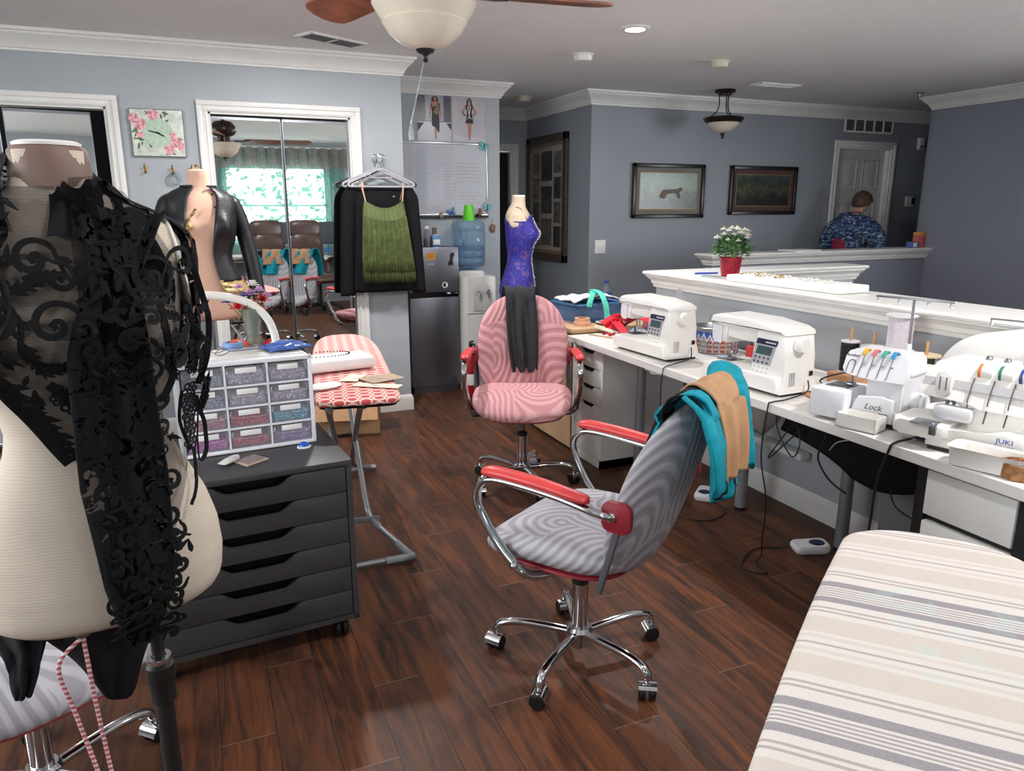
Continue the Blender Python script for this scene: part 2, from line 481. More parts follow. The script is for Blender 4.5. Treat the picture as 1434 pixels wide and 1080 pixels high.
# crown mouldings
cz = CE - .115
crown = [(0, cz), (.012, cz), (.014, cz + .012), (.022, cz + .016), (.026, cz + .03), (.04, cz + .05), (.062, cz + .072), (.074, cz + .082), (.078, cz + .094), (.09, cz + .097), (.094, CE - .001), (0, CE - .001)]
struct('trim_crown', sweep([(X0, 2.6), (X0, -1.39), (5.92, -1.39), (5.92, -2.40), (7.3, -2.40), (7.3, -3.27), (5.94, -3.27), (5.94, -8.1)], crown), 'white_trim', 30)
struct('trim_crown_right', sweep([(5.08, -8.1), (5.08, -6.36), (-1.6, -6.36)], crown), 'white_trim', 30)
base = [(0, .001), (.014, .001), (.014, .085), (.011, .098), (.006, .112), (0, .118)]
struct('baseboard_closet', sweep([(X0, -1.10), (X0, -1.39), (5.92, -1.39), (5.92, -2.40), (7.3, -2.40)], base), 'white_trim', 30)
struct('baseboard_middle', sweep([(X0, .345), (X0, -.09)], base), 'white_trim', 30)
struct('baseboard_far', sweep([(7.3, -3.27), (5.94, -3.27), (5.94, -6.07)], base), 'white_trim', 30)
struct('baseboard_near', sweep([(-1.6, -2.66), (3.94, -2.66), (3.94, -4.2)], base, -1), 'white_trim', 30)
struct('baseboard_right', sweep([(5.08, -6.36), (-1.6, -6.36)], base), 'white_trim', 30)

def casing(name, x, y0, y1, h, wd=.066):
    """moulded door casing on a wall of constant x, facing -x; opening y0..y1"""
    mb = MB()
    for d, t0, t1 in ((.012, 0, wd), (.02, wd * .1, wd * .28), (.024, wd * .55, wd)):
        mb.bx(x - d, x + .0, y0 - t1, y0 - t0, 0, h + t0, .003); mb.bx(x - d, x, y1 + t0, y1 + t1, 0, h + t0, .003); mb.bx(x - d, x, y0 - t1, y1 + t1, h + t0, h + t1, .003)
    mb.bx(x, x + .1, y0 - .001, y0 + .012, 0, h); mb.bx(x, x + .1, y1 - .012, y1 + .001, 0, h); mb.bx(x, x + .1, y0, y1, h - .012, h)
    return struct(name, mb, 'white_trim', 30)
casing('trim_1', X0, -1.035, -.155, 2.055)
casing('trim_2', X0, .41, 1.6, 2.055)
casing('trim_3', 5.94, -6.86, -6.14, 2.06, .07)
mb = MB(); 
casing('trim_4', 7.3, -3.09, -2.5, 2.03, .075)
# mirrored closet leaves
def leaf(name, y_hinge, wid, ang, x, h=2.0):
    """leaf runs from y_hinge towards +y, turned by ang about its hinge; bare mirror in a thin bright frame"""
    fr = MB().bx(-.012, .012, 0, .005, .03, h + .03).bx(-.012, .012, wid - .005, wid, .03, h + .03).bx(-.012, .012, 0, wid, h + .015, h + .03).bx(-.012, .012, 0, wid, .03, .045).bx(.002, .012, 0, wid, .03, h + .03)
    o = fr.build(name, 'steel', None, 0, (x, y_hinge, 0)); o.rotation_euler = (0, 0, rad(ang)); o['kind'] = 'structure'
    MB().bx(-.005, .001, .0045, wid - .0045, .044, h + .016).build('mirror', 'mirror', o, 0)
    return o
A1, A2 = 1.2, 3.7
leaf('door_1', -1.022, .426, A1, X0 + .045)
leaf('door_2', -.590, .426, A2, X0 + .045)
leaf('door_3', .505, .44, 8, X0 + .10)
leaf('door_4', .965, .6, -2, X0 + .05)
# six-panel door at the end of the hall and beside the person
def panel_door(name, x, y0, y1, h, ajar=0):
    mb = MB().bx(x, x + .035, y0, y1, .01, h)
    W = y1 - y0
    for a, b in ((.14, .45), (.55, .86)):
        for z0, z1 in ((.12, .75), (.87, 1.50), (1.62, 1.93)):
            yy0, yy1 = y0 + W * a, y0 + W * b; zz0, zz1 = z0 * h / 2.03, z1 * h / 2.03
            t = .018
            for q in ((yy0, yy1, zz0, zz0 + t), (yy0, yy1, zz1 - t, zz1), (yy0, yy0 + t, zz0, zz1), (yy1 - t, yy1, zz0, zz1)): mb.bx(x - .009, x, *q, .003)
            mb.bx(x - .007, x, yy0 + .04, yy1 - .04, zz0 + .04, zz1 - .04, .004)
    return struct(name, mb, 'white_door', 30)
d = panel_door('door_5', 5.985, -6.862, -6.138, 2.062)
k = MB().lathe([(.0, -.07), (.022, -.066), (.027, -.05), (.02, -.034), (.01, -.03), (.01, 0), (.026, 0), (.026, .006)], (5.979, -6.80, .95), 16, 'x').build('door_knob', 'brass', d)
struct('door_6', MB().bx(7.36, 7.39, -3.08, -2.5, .01, 2.02), 'dark_in', 0)
# ---------------------------------------------------------------- ceiling fittings
mat('white_plastic', (236, 235, 232), .35, var=.01)
mat('cream_plastic', (222, 214, 196), .45, var=.02)
mat('bronze', (62, 52, 46), .35, .8, var=.08)
mat('black_plastic', (26, 26, 28), .45, var=.05)
mat('black_gloss', (18, 18, 20), .15, var=0)
mat('led', (255, 255, 255), .5, var=0, emit=(255, 250, 242), es=14)
mat('opal', (226, 215, 196), .25, var=.03, spec=.5)
mat('blade_wood', (146, 86, 62), .35, var=.18, vs=14)
mat('grille', (120, 122, 122), .5, var=.05)
def downlight(x, y, label, power):
    t = thing('recessed_light', label, 'ceiling light', (x, y, CE), 0, 'recessed ceiling lights')
    MB().lathe([(.052, -.001), (.056, -.012), (.075, -.012), (.085, -.006), (.087, -.0005), (.08, 0)], seg=32, cap=False).build('trim_ring', 'white_plastic', t)
    MB().lathe([(.0, -.0085), (.056, -.0085), (.056, -.006), (0, -.006)], seg=32).build('diffuser', 'led', t)
    a = area('downlight_lamp', (x, y, CE - .02), (0, 0, 0), .12, power)
    return t
downlight(3.86, -2.39, 'round recessed ceiling light glowing beside the smoke detector', 14)
downlight(3.97, -.72, 'round recessed ceiling light glowing at the left end of the fan blade', 20)
downlight(.75, -2.4, 'round recessed ceiling light over the two sergers', 24)
downlight(.75, -.6, 'round recessed ceiling light over the lace draped dress form', 6)
def disc_detector(x, y, label, r, m, group):
    t = thing('smoke_detector', label, 'smoke detector', (x, y, CE), 0, group)
    MB().lathe([(r * 1.05, 0), (r * 1.05, -.008), (r * .98, -.01)], seg=28).build('mounting_plate', m, t)
    MB().lathe([(r * .96, -.01), (r * .95, -.03), (r * .8, -.042), (r * .3, -.046), (0, -.046)], seg=28).build('cover', m, t)
    return t
disc_detector(4.62, -2.47, 'white round smoke detector on the ceiling beside the glowing recessed light', .065, 'white_plastic', 'ceiling detectors')
disc_detector(4.46, -3.45, 'flat cream round cover plate on the ceiling above the hanging bowl lamp', .06, 'cream_plastic', 'ceiling detectors')
disc_detector(6.5, -2.88, 'smoke detector on the ceiling deep in the small hall', .065, 'cream_plastic', 'ceiling detectors')
def vent(x, y, w, h, rz, label, m='grille'):
    t = thing('ceiling_vent', label, 'air vent', (x, y, CE), rz)
    fr = MB().bx(-w / 2, w / 2, -h / 2, -h / 2 + .02, -.012, 0, .003).bx(-w / 2, w / 2, h / 2 - .02, h / 2, -.012, 0, .003).bx(-w / 2, -w / 2 + .02, -h / 2, h / 2, -.012, 0).bx(w / 2 - .02, w / 2, -h / 2, h / 2, -.012, 0).bx(-.008, .008, -h / 2, h / 2, -.012, 0)
    fr.build('frame', 'ceil' if m == 'grille' else m, t)
    mb = MB(); n = 9
    for i in range(n):
        yy = -h / 2 + .02 + (h - .04) * (i + .5) / n
        mb.box((0, yy, -.008), (w - .04, .012, .002), 0, Euler((rad(35), 0, 0)))
    mb.build('louvers', m, t)
    MB().bx(-w / 2 + .01, w / 2 - .01, -h / 2 + .01, h / 2 - .01, -.002, -.0005).build('backing', 'dark_in' if m == 'grille' else m, t)
    return t
vent(4.8, -.87, .42, .17, rad(-62), 'grey two bay air vent in the ceiling above the mirrored closet')
vent(5.1, -4.52, .42, .14, rad(-90), 'thin white air vent in the ceiling beside the hanging bowl lamp', 'white_plastic')
t = thing('sprinkler_head', 'small clear sprinkler head on the ceiling above the far doorway', 'sprinkler', (4.95, -6.0, CE))
MB().lathe([(.035, 0), (.035, -.006), (.012, -.01), (.01, -.035), (.022, -.038), (.022, -.042), (0, -.042)], seg=16).build('body', 'steel', t)

# ceiling fan with opal bowl
FX, FY = 2.42, -.73
t = thing('ceiling_fan', 'ceiling fan with brown blades and opal glass bowl light', 'ceiling fan', (FX, FY, 0))
MB().lathe([(0, CE), (.07, CE), (.075, CE - .03), (.05, CE - .06), (.014, CE - .065)], seg=24).cyl((0, 0, CE - .06), (0, 0, 2.26), .013).build('downrod', 'bronze', t)
MB().lathe([(.02, 2.30), (.08, 2.29), (.115, 2.25), (.12, 2.20), (.10, 2.165), (.06, 2.15), (.06, 2.10), (.1, 2.085), (.1, 2.07), (0, 2.07)], seg=32).build('motor_housing', 'bronze', t)
bw = MB().lathe([(.0, 1.955), (.03, 1.956), (.075, 1.972), (.112, 2.0), (.13, 2.028), (.134, 2.033), (.131, 2.037), (.145, 2.055), (.157, 2.075), (.163, 2.085), (.162, 2.09), (.152, 2.088), (.10, 2.085), (0, 2.085)], seg=48).build('bowl_shade', 'opal', t)
MB().lathe([(.0, 1.918), (.006, 1.919), (.009, 1.925), (.006, 1.931), (.006, 1.937), (.010, 1.941), (.026, 1.948), (.031, 1.956), (.029, 1.96), (0, 1.96)], seg=20).build('finial', 'black_plastic', bw)
for k in range(3):
    a = rad(-98 + 120 * k)
    mt = Matrix.Translation((0, 0, (2.118, 2.155, 2.14)[k])) @ Matrix.Rotation(a, 4, 'Z') @ Matrix.Rotation(rad((10, 15, 10)[k]), 4, 'X')
    out = [(.19, -.055), (.35, -.066), (.52, -.08), (.58, -.076), (.61, -.05), (.625, 0), (.61, .05), (.58, .076), (.52, .08), (.35, .066), (.19, .055)]
    b = MB().prism([tuple(p)[:2] for p in catmull([(x, y, 0) for x, y in out], 4)], .007, mt, .002).build('blade', 'blade_wood', t)
    MB().prism([(.10, -.02), (.17, -.018), (.24, -.04), (.27, 0), (.24, .04), (.17, .018), (.10, .02)], .006, mt @ Matrix.Translation((0, 0, -.006)), .002).build('blade_iron', 'bronze', b)
mb = MB()
p0 = V((.03, -.01, 1.958)); p1 = V((.035, .045, 1.735))
for i in range(60):
    mb.ball(p0.lerp(p1, i / 59), .0022, 1)
mb.cyl(p0, p1, .0008, seg=5)
ch = mb.build('pull_chain', 'steel', t)
MB().lathe([(0, -.055), (.008, -.05), (.010, -.03), (.006, -.012), (.003, 0), (0, 0)], (p1.x, p1.y, p1.z), 12).build('chain_pull', clear('clear_knob', (215, 220, 220), .4), ch)

# semi-flush lamp in the far room
t = thing('hanging_lamp', 'dark bronze semi-flush ceiling lamp with small glass bowl', 'ceiling light', (5.49, -4.32, 0))
MB().lathe([(0, CE), (.085, CE), (.09, CE - .02), (.06, CE - .03), (.055, CE - .045), (0, CE - .045)], seg=28).build('canopy', 'bronze', t)
mb = MB()
for k in range(3):
    a = rad(40 + 120 * k); c, s_ = math.cos(a), math.sin(a)
    mb.tube([(c * .05, s_ * .05, CE - .03), (c * .045, s_ * .045, CE - .12), (c * .07, s_ * .07, CE - .18), (c * .14, s_ * .14, CE - .23)], .005, 8, 6)
mb.build('arms', 'bronze', t)
MB().lathe([(.168, 2.225), (.175, 2.215), (.165, 2.20), (.145, 2.18), (.135, 2.182), (.15, 2.205), (.155, 2.225)], seg=36, cap=False).build('rim', 'bronze', t)
MB().lathe([(0, 2.10), (.04, 2.103), (.09, 2.125), (.125, 2.16), (.14, 2.185), (.13, 2.185), (0, 2.13)], seg=36).build('glass_bowl', 'opal', t)
MB().lathe([(0, 2.05), (.008, 2.052), (.012, 2.06), (.006, 2.07), (.018, 2.08), (.02, 2.095), (.008, 2.103), (0, 2.103)], seg=16).build('finial', 'bronze', t)

# ---------------------------------------------------------------- wall things
# rose clock on the closet wall
mat('clock_paint', (205, 212, 200), .5, var=.1, vs=30)
mat('petal_pink', (206, 128, 140), .6, var=.2, vs=60); mat('petal_light', (226, 176, 182), .6, var=.1, vs=60); mat('leaf_green', (84, 104, 70), .6, var=.25, vs=50)
mat('clock_face', (178, 198, 178), .5, var=.06, vs=40); mat('wood_edge', (110, 92, 78), .6, var=.15)
t = thing('wall_clock', 'square wall clock painted with pink roses', 'clock', (X0 - .002, .14, 1.915), 0)
MB().bx(-.022, 0, -.145, .145, -.135, .135, .004).build('board', ['clock_paint'], t)
MB().bx(-.019, -.001, -.148, .148, -.138, .138, .003).build('edge', 'wood_edge', t)
yz = frame((-.0225, 0, 0), (0, -1, 0), (0, 0, 1))   # local x to the viewer's right, y up
MB().prism([(.085 * math.cos(2 * PI * k / 32), .085 * math.sin(2 * PI * k / 32)) for k in range(32)], .0008, yz).build('dial', 'clock_face', t)
mb = MB(); rg = random.Random(3)
fl, lf, fl2 = MB(), MB(), MB()
for cx, cy, r in ((-.095, .05, .036), (-.02, .105, .033), (-.125, .085, .028), (.098, -.05, .032), (.055, -.095, .03), (.12, -.075, .024), (-.1, -.01, .02), (.08, -.01, .018)):
    for j in range(3):
        for k in range(7):
            a = 2 * PI * (k / 7 + j * .13); rr = r * (1 - j * .3); d = rr * .55
            q = [(cx + d * math.cos(a) + rr * .5 * math.cos(b), cy + d * math.sin(a) + rr * .45 * math.sin(b)) for b in [2 * PI * m / 8 for m in range(8)]]
            (fl if (j + k) % 2 else fl2).prism(q, .0004, yz @ Matrix.Translation((0, 0, .0006 + j * .0006 + k * .00005)))
for k in range(46):
    base_ = rg.choice(((-.09, .06), (-.02, .1), (.1, -.05), (.06, -.1), (-.1, -.02), (.02, .1), (-.06, -.06)))
    cx, cy = base_[0] + rg.gauss(0, .03), base_[1] + rg.gauss(0, .028); a = rg.uniform(0, 6.3); L_ = rg.uniform(.012, .024)
    cx = max(-.125, min(.125, cx)); cy = max(-.115, min(.115, cy))
    q = [(cx + math.cos(a) * L_ * u - math.sin(a) * L_ * .35 * v, cy + math.sin(a) * L_ * u + math.cos(a) * L_ * .35 * v) for u, v in ((-1, 0), (-.3, .8), (.4, .7), (1, 0), (.4, -.7), (-.3, -.8))]
    lf.prism(q, .0003, yz @ Matrix.Translation((0, 0, .0003 + k * .000004)))
fl.build('painted_pattern', 'petal_pink', t, 0); fl2.build('painted_pattern', 'petal_light', t, 0); lf.build('painted_pattern', 'leaf_green', t, 0)
mb = MB()
for a, L_, w_ in ((165, .06, .004), (-28, .045, .005)):
    mb.prism([(-.01, -w_), (L_ * .7, -w_ * .8), (L_, 0), (L_ * .7, w_ * .8), (-.01, w_)], .001, yz @ Matrix.Translation((0, 0, .004)) @ Matrix.Rotation(rad(a), 4, 'Z'))
mb.lathe([(0, .003), (.006, .003), (.006, .007), (0, .007)], seg=12).build('hands', 'bronze', t) if 0 else mb.build('hands', 'bronze', t)

def hook(y, z, label, m='brass'):
    t = thing('wall_hook', label, 'hook', (X0, y, z), 0, 'hooks on the closet wall')
    MB().bx(-.004, 0, -.009, .009, -.02, .02, .002).build('backplate', m, t)
    MB().tube([(-.003, 0, .008), (-.02, 0, .012), (-.032, 0, .02), (-.036, 0, .03)], .003, 8, 5).tube([(-.003, 0, -.005), (-.015, 0, -.018), (-.027, 0, -.02), (-.032, 0, -.008)], .003, 8, 5).ball((-.036, 0, .031), .005, 1).ball((-.032, 0, -.006), .005, 1).build('prongs', m, t)
    return t
hook(.235, 1.70, 'small brass wall hook, empty, under the left half of the rose clock')
hook(.08, 1.695, 'small brass wall hook holding clear rings under the rose clock')
hook(-.03, 1.70, 'small brass wall hook behind the neck of the peach dress form')
mat('ring_plastic', (150, 160, 168), .15, var=.05)
mb = MB()
for k, (dx, dz) in enumerate(((0, 0), (.006, -.006), (-.004, -.004))):
    mb.tube([(X0 - .02 - .004 * k, .075 + dx + .033 * math.cos(a), 1.655 + dz + .036 * math.sin(a)) for a in [2 * PI * i / 24 for i in range(24)]], .0025, 6, closed=True)
tag(mb.build('hanging_rings', 'ring_plastic'), 'clear plastic rings hanging from the middle brass hook under the clock', 'rings')

# posters above the whiteboard
NX = 5.918
yzn = lambda x, y, z: frame((x, y, z), (0, -1, 0), (0, 0, 1))
mat('poster_grey', (150, 150, 160), .25, var=.04, vs=6); mat('poster_dark', (72, 74, 88), .25, var=.1, vs=5); mat('poster_pale', (188, 184, 190), .25, var=.03); mat('poster_floor', (196, 194, 202), .25, var=.02)
mat('skin_print', (172, 122, 98), .4, var=.05); mat('hair_print', (48, 32, 26), .4, var=.1); mat('dress_print', (34, 32, 36), .4, var=.1); mat('gold_print', (140, 112, 76), .4, var=.15, vs=90); mat('silver_print', (190, 192, 198), .4, var=.1)
mat('black_print', (24, 24, 28), .35, var=0); mat('paper', (226, 224, 220), .6, var=.02)
def mirror_x(p): return p + [(-x, y) for x, y in reversed(p)]
def poster(y0, y1, z0, z1, label, kind):
    w_, h_ = y1 - y0, z1 - z0
    t = thing('poster', label, 'poster', (NX, (y0 + y1) / 2, z0), 0, 'fashion posters above the whiteboard')
    MB().bx(-.002, 0, -w_ / 2, w_ / 2, 0, h_).build('sheet', 'poster_pale', t)
    mt = lambda k: frame((-.0021 - .0004 * k, 0, 0), (0, -1, 0), (0, 0, 1))
    def P(name, pts, m, k): MB().prism([(x * w_ / 2, y * h_) for x, y in pts], .0003, mt(k)).build(name, m, t, 0)
    if kind == 0:
        P('backdrop', [(-.98, .42), (.98, .42), (.98, .985), (-.98, .985)], 'poster_dark', 0); P('runway', [(-.98, .01), (.98, .01), (.98, .42), (-.98, .42)], 'poster_floor', 0)
        P('side_panel', [(-.5, .44), (.55, .44), (.55, .985), (-.5, .985)], 'poster_grey', 1)
        P('seats', [(-.98, .2), (-.98, .4), (-.6, .4)], 'black_print', 1); P('seats', [(.98, .25), (.98, .4), (.7, .4)], 'black_print', 1)
        P('legs', [(-.02, .42), (.16, .42), (.12, .2), (.1, .05), (.03, .04), (.02, .2)], 'skin_print', 2); P('legs', [(.16, .42), (.3, .42), (.22, .25), (.2, .18), (.16, .22)], 'skin_print', 2)
        P('arms', [(-.2, .80), (-.12, .80), (-.18, .62), (-.26, .48), (-.3, .5), (-.26, .62)], 'skin_print', 2); P('arms', [(.28, .8), (.36, .78), (.42, .6), (.4, .48), (.34, .5), (.34, .62)], 'skin_print', 2)
        P('torso', [(-.2, .83), (0, .86), (.1, .86), (.32, .83), (.3, .7), (-.16, .7)], 'skin_print', 2)
        P('dress', [(.28, .84), (.34, .82), (.3, .66), (.28, .56), (.3, .45), (.28, .2), (.18, .22), (.1, .3), (-.14, .34), (-.16, .5), (-.12, .6), (-.14, .74), (.1, .76)], 'dress_print', 3)
        P('gold_trim', [(.2, .8), (.28, .8), (.26, .6), (.1, .58), (-.05, .64), (.06, .7)], 'gold_print', 4)
        P('hair', [(-.12, .93), (-.02, .97), (.1, .975), (.2, .95), (.26, .88), (.22, .84), (.14, .86), (-.02, .86), (-.1, .84), (-.16, .88)], 'hair_print', 3)
        P('face', [(0, .945), (.06, .955), (.13, .94), (.12, .885), (.06, .87), (0, .89)], 'skin_print', 4)
    else:
        P('floor', [(-.98, .01), (.98, .01), (.98, .1), (-.98, .16)], 'poster_floor', 0)
        P('legs', [(-.08, .42), (.06, .42), (.05, .22), (.04, .06), (-.02, .05), (-.04, .22)], 'skin_print', 1); P('legs', [(.07, .42), (.2, .42), (.14, .22), (.1, .06), (.05, .05), (.06, .22)], 'skin_print', 1)
        P('arms', [(-.2, .79), (-.1, .79), (-.3, .66), (-.18, .58), (-.14, .6), (-.26, .56), (-.44, .66)], 'skin_print', 1); P('arms', [(.2, .79), (.3, .79), (.5, .66), (.3, .56), (.2, .58), (.36, .66)], 'skin_print', 1)
        P('torso', [(-.18, .82), (0, .84), (.12, .84), (.28, .82), (.22, .7), (-.12, .7)], 'skin_print', 1)
        P('dress', [(-.2, .8), (-.08, .83), (.04, .74), (.16, .83), (.28, .8), (.2, .68), (.22, .56), (.3, .42), (-.2, .42), (-.12, .56), (-.1, .68)], 'dress_print', 2)
        P('silver_trim', [(-.08, .79), (-.02, .79), (.04, .66), (.1, .79), (.16, .79), (.06, .58), (.2, .5), (.04, .54), (-.12, .5), (.02, .58)], 'silver_print', 3)
        P('hair', [(-.1, .93), (0, .97), (.1, .97), (.18, .93), (.22, .82), (.14, .8), (.12, .87), (-.02, .87), (-.06, .8), (-.12, .82)], 'hair_print', 2)
        P('face', [(-.02, .935), (.04, .95), (.1, .935), (.09, .885), (.04, .87), (-.01, .89)], 'skin_print', 3)
    return t
poster(-1.985, -1.70, 1.985, 2.335, 'poster of a model walking a runway in a one-shoulder dress', 0)
poster(-2.272, -1.99, 1.985, 2.335, 'poster of a model in a short dress, hands on hips, on pale ground', 1)

# whiteboard
mat('board_white', (196, 198, 206), .15, var=.02, vs=4); mat('alu', (196, 198, 202), .3, .9, var=.02)
mat('ink_red', (176, 96, 112), .6, var=.1); mat('ink_blue', (124, 128, 162), .6, var=.1); mat('ink_grey', (140, 140, 150), .6, var=.1)
t = thing('whiteboard', 'wall whiteboard covered in columns of handwriting', 'whiteboard', (NX, -1.94, 1.42), 0)
MB().bx(-.012, 0, -.335, .40, 0, .55).build('panel', 'board_white', t)
MB().bx(-.018, 0, -.345, .40, .545, .562, .003).bx(-.018, 0, -.345, -.333, 0, .56, .003).bx(-.018, 0, -.345, .40, -.014, .002, .003).build('frame', 'alu', t)
MB().bx(-.03, 0, -.345, .40, -.03, -.014, .003).build('pen_tray', 'black_plastic', t)
MB().bx(-.0135, -.012, -.06, -.057, .005, .545).build('divider_line', 'alu', t)
rg = random.Random(5)
cols = [(.365, .285, .52, .30, 13, 'ink_red'), (.265, .16, .52, .06, 26, 'ink_blue'), (.145, .055, .52, .03, 27, 'ink_grey'), (.045, -.045, .52, .05, 24, 'ink_grey'), (-.075, -.29, .40, .26, 6, 'ink_red'), (-.09, -.28, .17, .09, 4, 'ink_red'), (.025, -.045, .34, .09, 11, 'ink_red')]
for y0, y1, z0, z1, nl, m in cols:
    mb = MB()
    for i in range(nl):
        z = z0 - (z0 - z1) * i / max(1, nl - 1); y = y0 - rg.uniform(0, .01); end = y1 + rg.uniform(-.0, .035)
        while y > end:
            L_ = rg.uniform(.012, .03); pts = []
            for k in range(9): pts.append((y - L_ * k / 8, z + rg.uniform(-.0045, .0045)))
            for a, b in zip(pts[:-1], pts[1:]):
                mb.poly([(-.0125, a[0], a[1] - .0012), (-.0125, b[0], b[1] - .0012), (-.0125, b[0], b[1] + .0012), (-.0125, a[0], a[1] + .0012)])
            y -= L_ + rg.uniform(.004, .009)
    mb.build('handwriting', m, t, 0)

mat('teal_wing', (88, 170, 178), .4, var=.2, vs=60); mat('blue_wing', (70, 110, 170), .4, var=.2, vs=60); mat('brown_orn', (126, 92, 72), .6, var=.2, vs=60); mat('tan_orn', (178, 160, 140), .6, var=.15, vs=60)
def butterfly(y, z, s, rot, m, label):
    t = thing('butterfly', label, 'butterfly ornament', (NX - .045, y, z), 0, 'butterflies round the whiteboard', rot=(rad(rot), 0, 0))
    body = MB().tube([(0, 0, -s * .35), (-.002, 0, 0), (0, 0, s * .35)], [.001, s * .05, .001], 8, 4).build('body', 'black_plastic', t)
    for sg in (1, -1):
        up = [(0, .02), (.35, .55), (.85, .8), (1, .55), (.8, .15), (.3, -.05)]; lo = [(0, -.02), (.3, -.06), (.62, -.2), (.6, -.6), (.35, -.75), (.12, -.4)]
        for w_ in (up, lo):
            q = [(x * s * .6, y_ * s * .6) for x, y_ in w_]
            mt = Matrix.Rotation(rad(25 * sg), 4, 'Z') @ frame((0, 0, 0), (0, -sg, 0), (0, 0, 1))
            MB().prism(q, .001, mt).build('wing', m, t, 0)
    return t
butterfly(-2.245, 1.955, .075, 20, 'teal_wing', 'teal butterfly ornament at the top right corner of the whiteboard')
butterfly(-1.96, 1.435, .07, -25, 'blue_wing', 'blue butterfly ornament left of the green cup')
butterfly(-2.27, 1.475, .07, 15, 'teal_wing', 'teal butterfly ornament right of the green cup')
def teddy(y, z, s, m, label, x=NX - .04):
    t = thing('bear_ornament', label, 'ornament', (x, y, z), 0, 'small ornaments by the whiteboard')
    MB().ball((0, 0, s * .45), (s * .28, s * .32, s * .4), 2).build('body', m, t)
    h = MB().ball((-s * .05, 0, s * 1.0), s * .27, 2).ball((-s * .28, 0, s * .93), s * .1, 1).build('head', m, t)
    for sg in (1, -1):
        MB().ball((0, sg * s * .22, s * 1.22), s * .1, 1).build('ear', m, h); MB().tube([(-.05 * s, sg * s * .25, s * .65), (-s * .25, sg * s * .4, s * .45)], [s * .1, s * .08], 8).ball((-s * .25, sg * s * .4, s * .45), s * .08, 1).build('arm', m, t)
        MB().tube([(-.05 * s, sg * s * .15, s * .12), (-s * .35, sg * s * .25, s * .1)], [s * .12, s * .1], 8).ball((-s * .35, sg * s * .25, s * .1), s * .1, 1).build('leg', m, t)
teddy(-2.205, 1.395, .055, 'brown_orn', 'small brown bear ornament at the bottom right corner of the whiteboard')
teddy(-1.87, 1.39, .04, 'tan_orn', 'tiny tan ornament at the bottom edge of the whiteboard')
o = MB().tube([(0, 0, .05), (0, .01, .02), (0, 0, 0)], [.002, .002, .002], 6, 4).ball((0, .005, -.03), (.012, .024, .036), 2).ball((-.002, -.006, -.01), (.01, .018, .015), 1).build('hanging_charm', 'brown_orn')
tag(o, 'brown charm hanging on a loop right of the water bottle', 'ornament', loc=(NX - .016, -2.33, 1.33))

# collage frame in the hall (wall Y = -3.27, seen at a slant)
mat('frame_dark', (70, 58, 50), .4, var=.15, vs=20); mat('frame_gilt', (128, 108, 86), .4, .2, var=.15, vs=30); mat('mat_board', (158, 152, 142), .7, var=.03); mat('photo_dark', (58, 56, 56), .3, var=.4, vs=18); mat('photo_mid', (92, 84, 80), .3, var=.4, vs=22)
t = thing('collage_frame', 'tall dark picture frame with many small photographs on the hall wall', 'picture frame', (6.80, -3.268, 1.555), 0)
W_, H_ = .90, 1.20
xz = lambda k: frame((0, k, 0), (-1, 0, 0), (0, 0, 1))    # faces +y
mb = MB()
for x0, x1, z0, z1 in ((-W_ / 2, W_ / 2, H_ / 2 - .075, H_ / 2), (-W_ / 2, W_ / 2, -H_ / 2, -H_ / 2 + .075), (-W_ / 2, -W_ / 2 + .075, -H_ / 2, H_ / 2), (W_ / 2 - .075, W_ / 2, -H_ / 2, H_ / 2)): mb.bx(x0, x1, 0, .03, z0, z1, .006)
mb.build('frame', 'frame_dark', t)
mb = MB()
for x0, x1, z0, z1 in ((-W_ / 2 + .07, W_ / 2 - .07, H_ / 2 - .105, H_ / 2 - .07), (-W_ / 2 + .07, W_ / 2 - .07, -H_ / 2 + .07, -H_ / 2 + .105), (-W_ / 2 + .07, -W_ / 2 + .105, -H_ / 2 + .07, H_ / 2 - .07), (W_ / 2 - .105, W_ / 2 - .07, -H_ / 2 + .07, H_ / 2 - .07)): mb.bx(x0, x1, 0, .022, z0, z1, .004)
mb.build('liner', 'frame_gilt', t)
MB().bx(-W_ / 2 + .1, W_ / 2 - .1, 0, .012, -H_ / 2 + .1, H_ / 2 - .1).build('mount', 'mat_board', t)
for i, (x, z, w_, h_) in enumerate(((-.24, .34, .15, .2), (0, .31, .24, .28), (.24, .34, .15, .2), (-.24, .1, .15, .2), (.24, .1, .15, .2), (0, -.01, .24, .26), (-.24, -.13, .15, .2), (.24, -.13, .15, .2), (0, -.32, .24, .26), (-.24, -.36, .15, .2), (.24, -.36, .15, .2))):
    MB().bx(x - w_ / 2, x + w_ / 2, .0, .014, z - h_ / 2, z + h_ / 2).build('photograph', 'photo_dark' if i % 2 else 'photo_mid', t)
# two framed pictures on the far wall
mat('frame_black', (30, 27, 27), .3, var=.1); mat('mount_grey', (116, 112, 102), .7, var=.03); mat('mount_brown', (78, 54, 46), .7, var=.05); mat('gilt_line', (130, 108, 78), .4, .4, var=.05)
def m_scene(name, stops, sc1, dis):
    m = bpy.data.materials.new(name); n = NT(m); v = n.obj(); x, y, z = n.sep(v)
    f = n.noise(n.comb(y, z, 0), sc1, 5, .6, dis)
    g = n.math('ADD', n.math('MULTIPLY', n.math('ADD', z, .13), 2.6), n.math('MULTIPLY', n.math('SUBTRACT', f, .5), .9))
    n.col(n.ramp(g, stops)); n.b.inputs['Roughness'].default_value = .25; M[name] = m
m_scene('picture_green', [(.1, (78, 88, 84)), (.35, (110, 124, 116)), (.55, (132, 146, 136)), (.9, (104, 128, 124))], 9, .5)
m_scene('picture_land', [(.1, (34, 32, 32)), (.3, (56, 58, 44)), (.36, (84, 78, 60)), (.5, (46, 54, 42)), (.7, (62, 74, 68)), (.9, (86, 98, 98))], 12, .8)
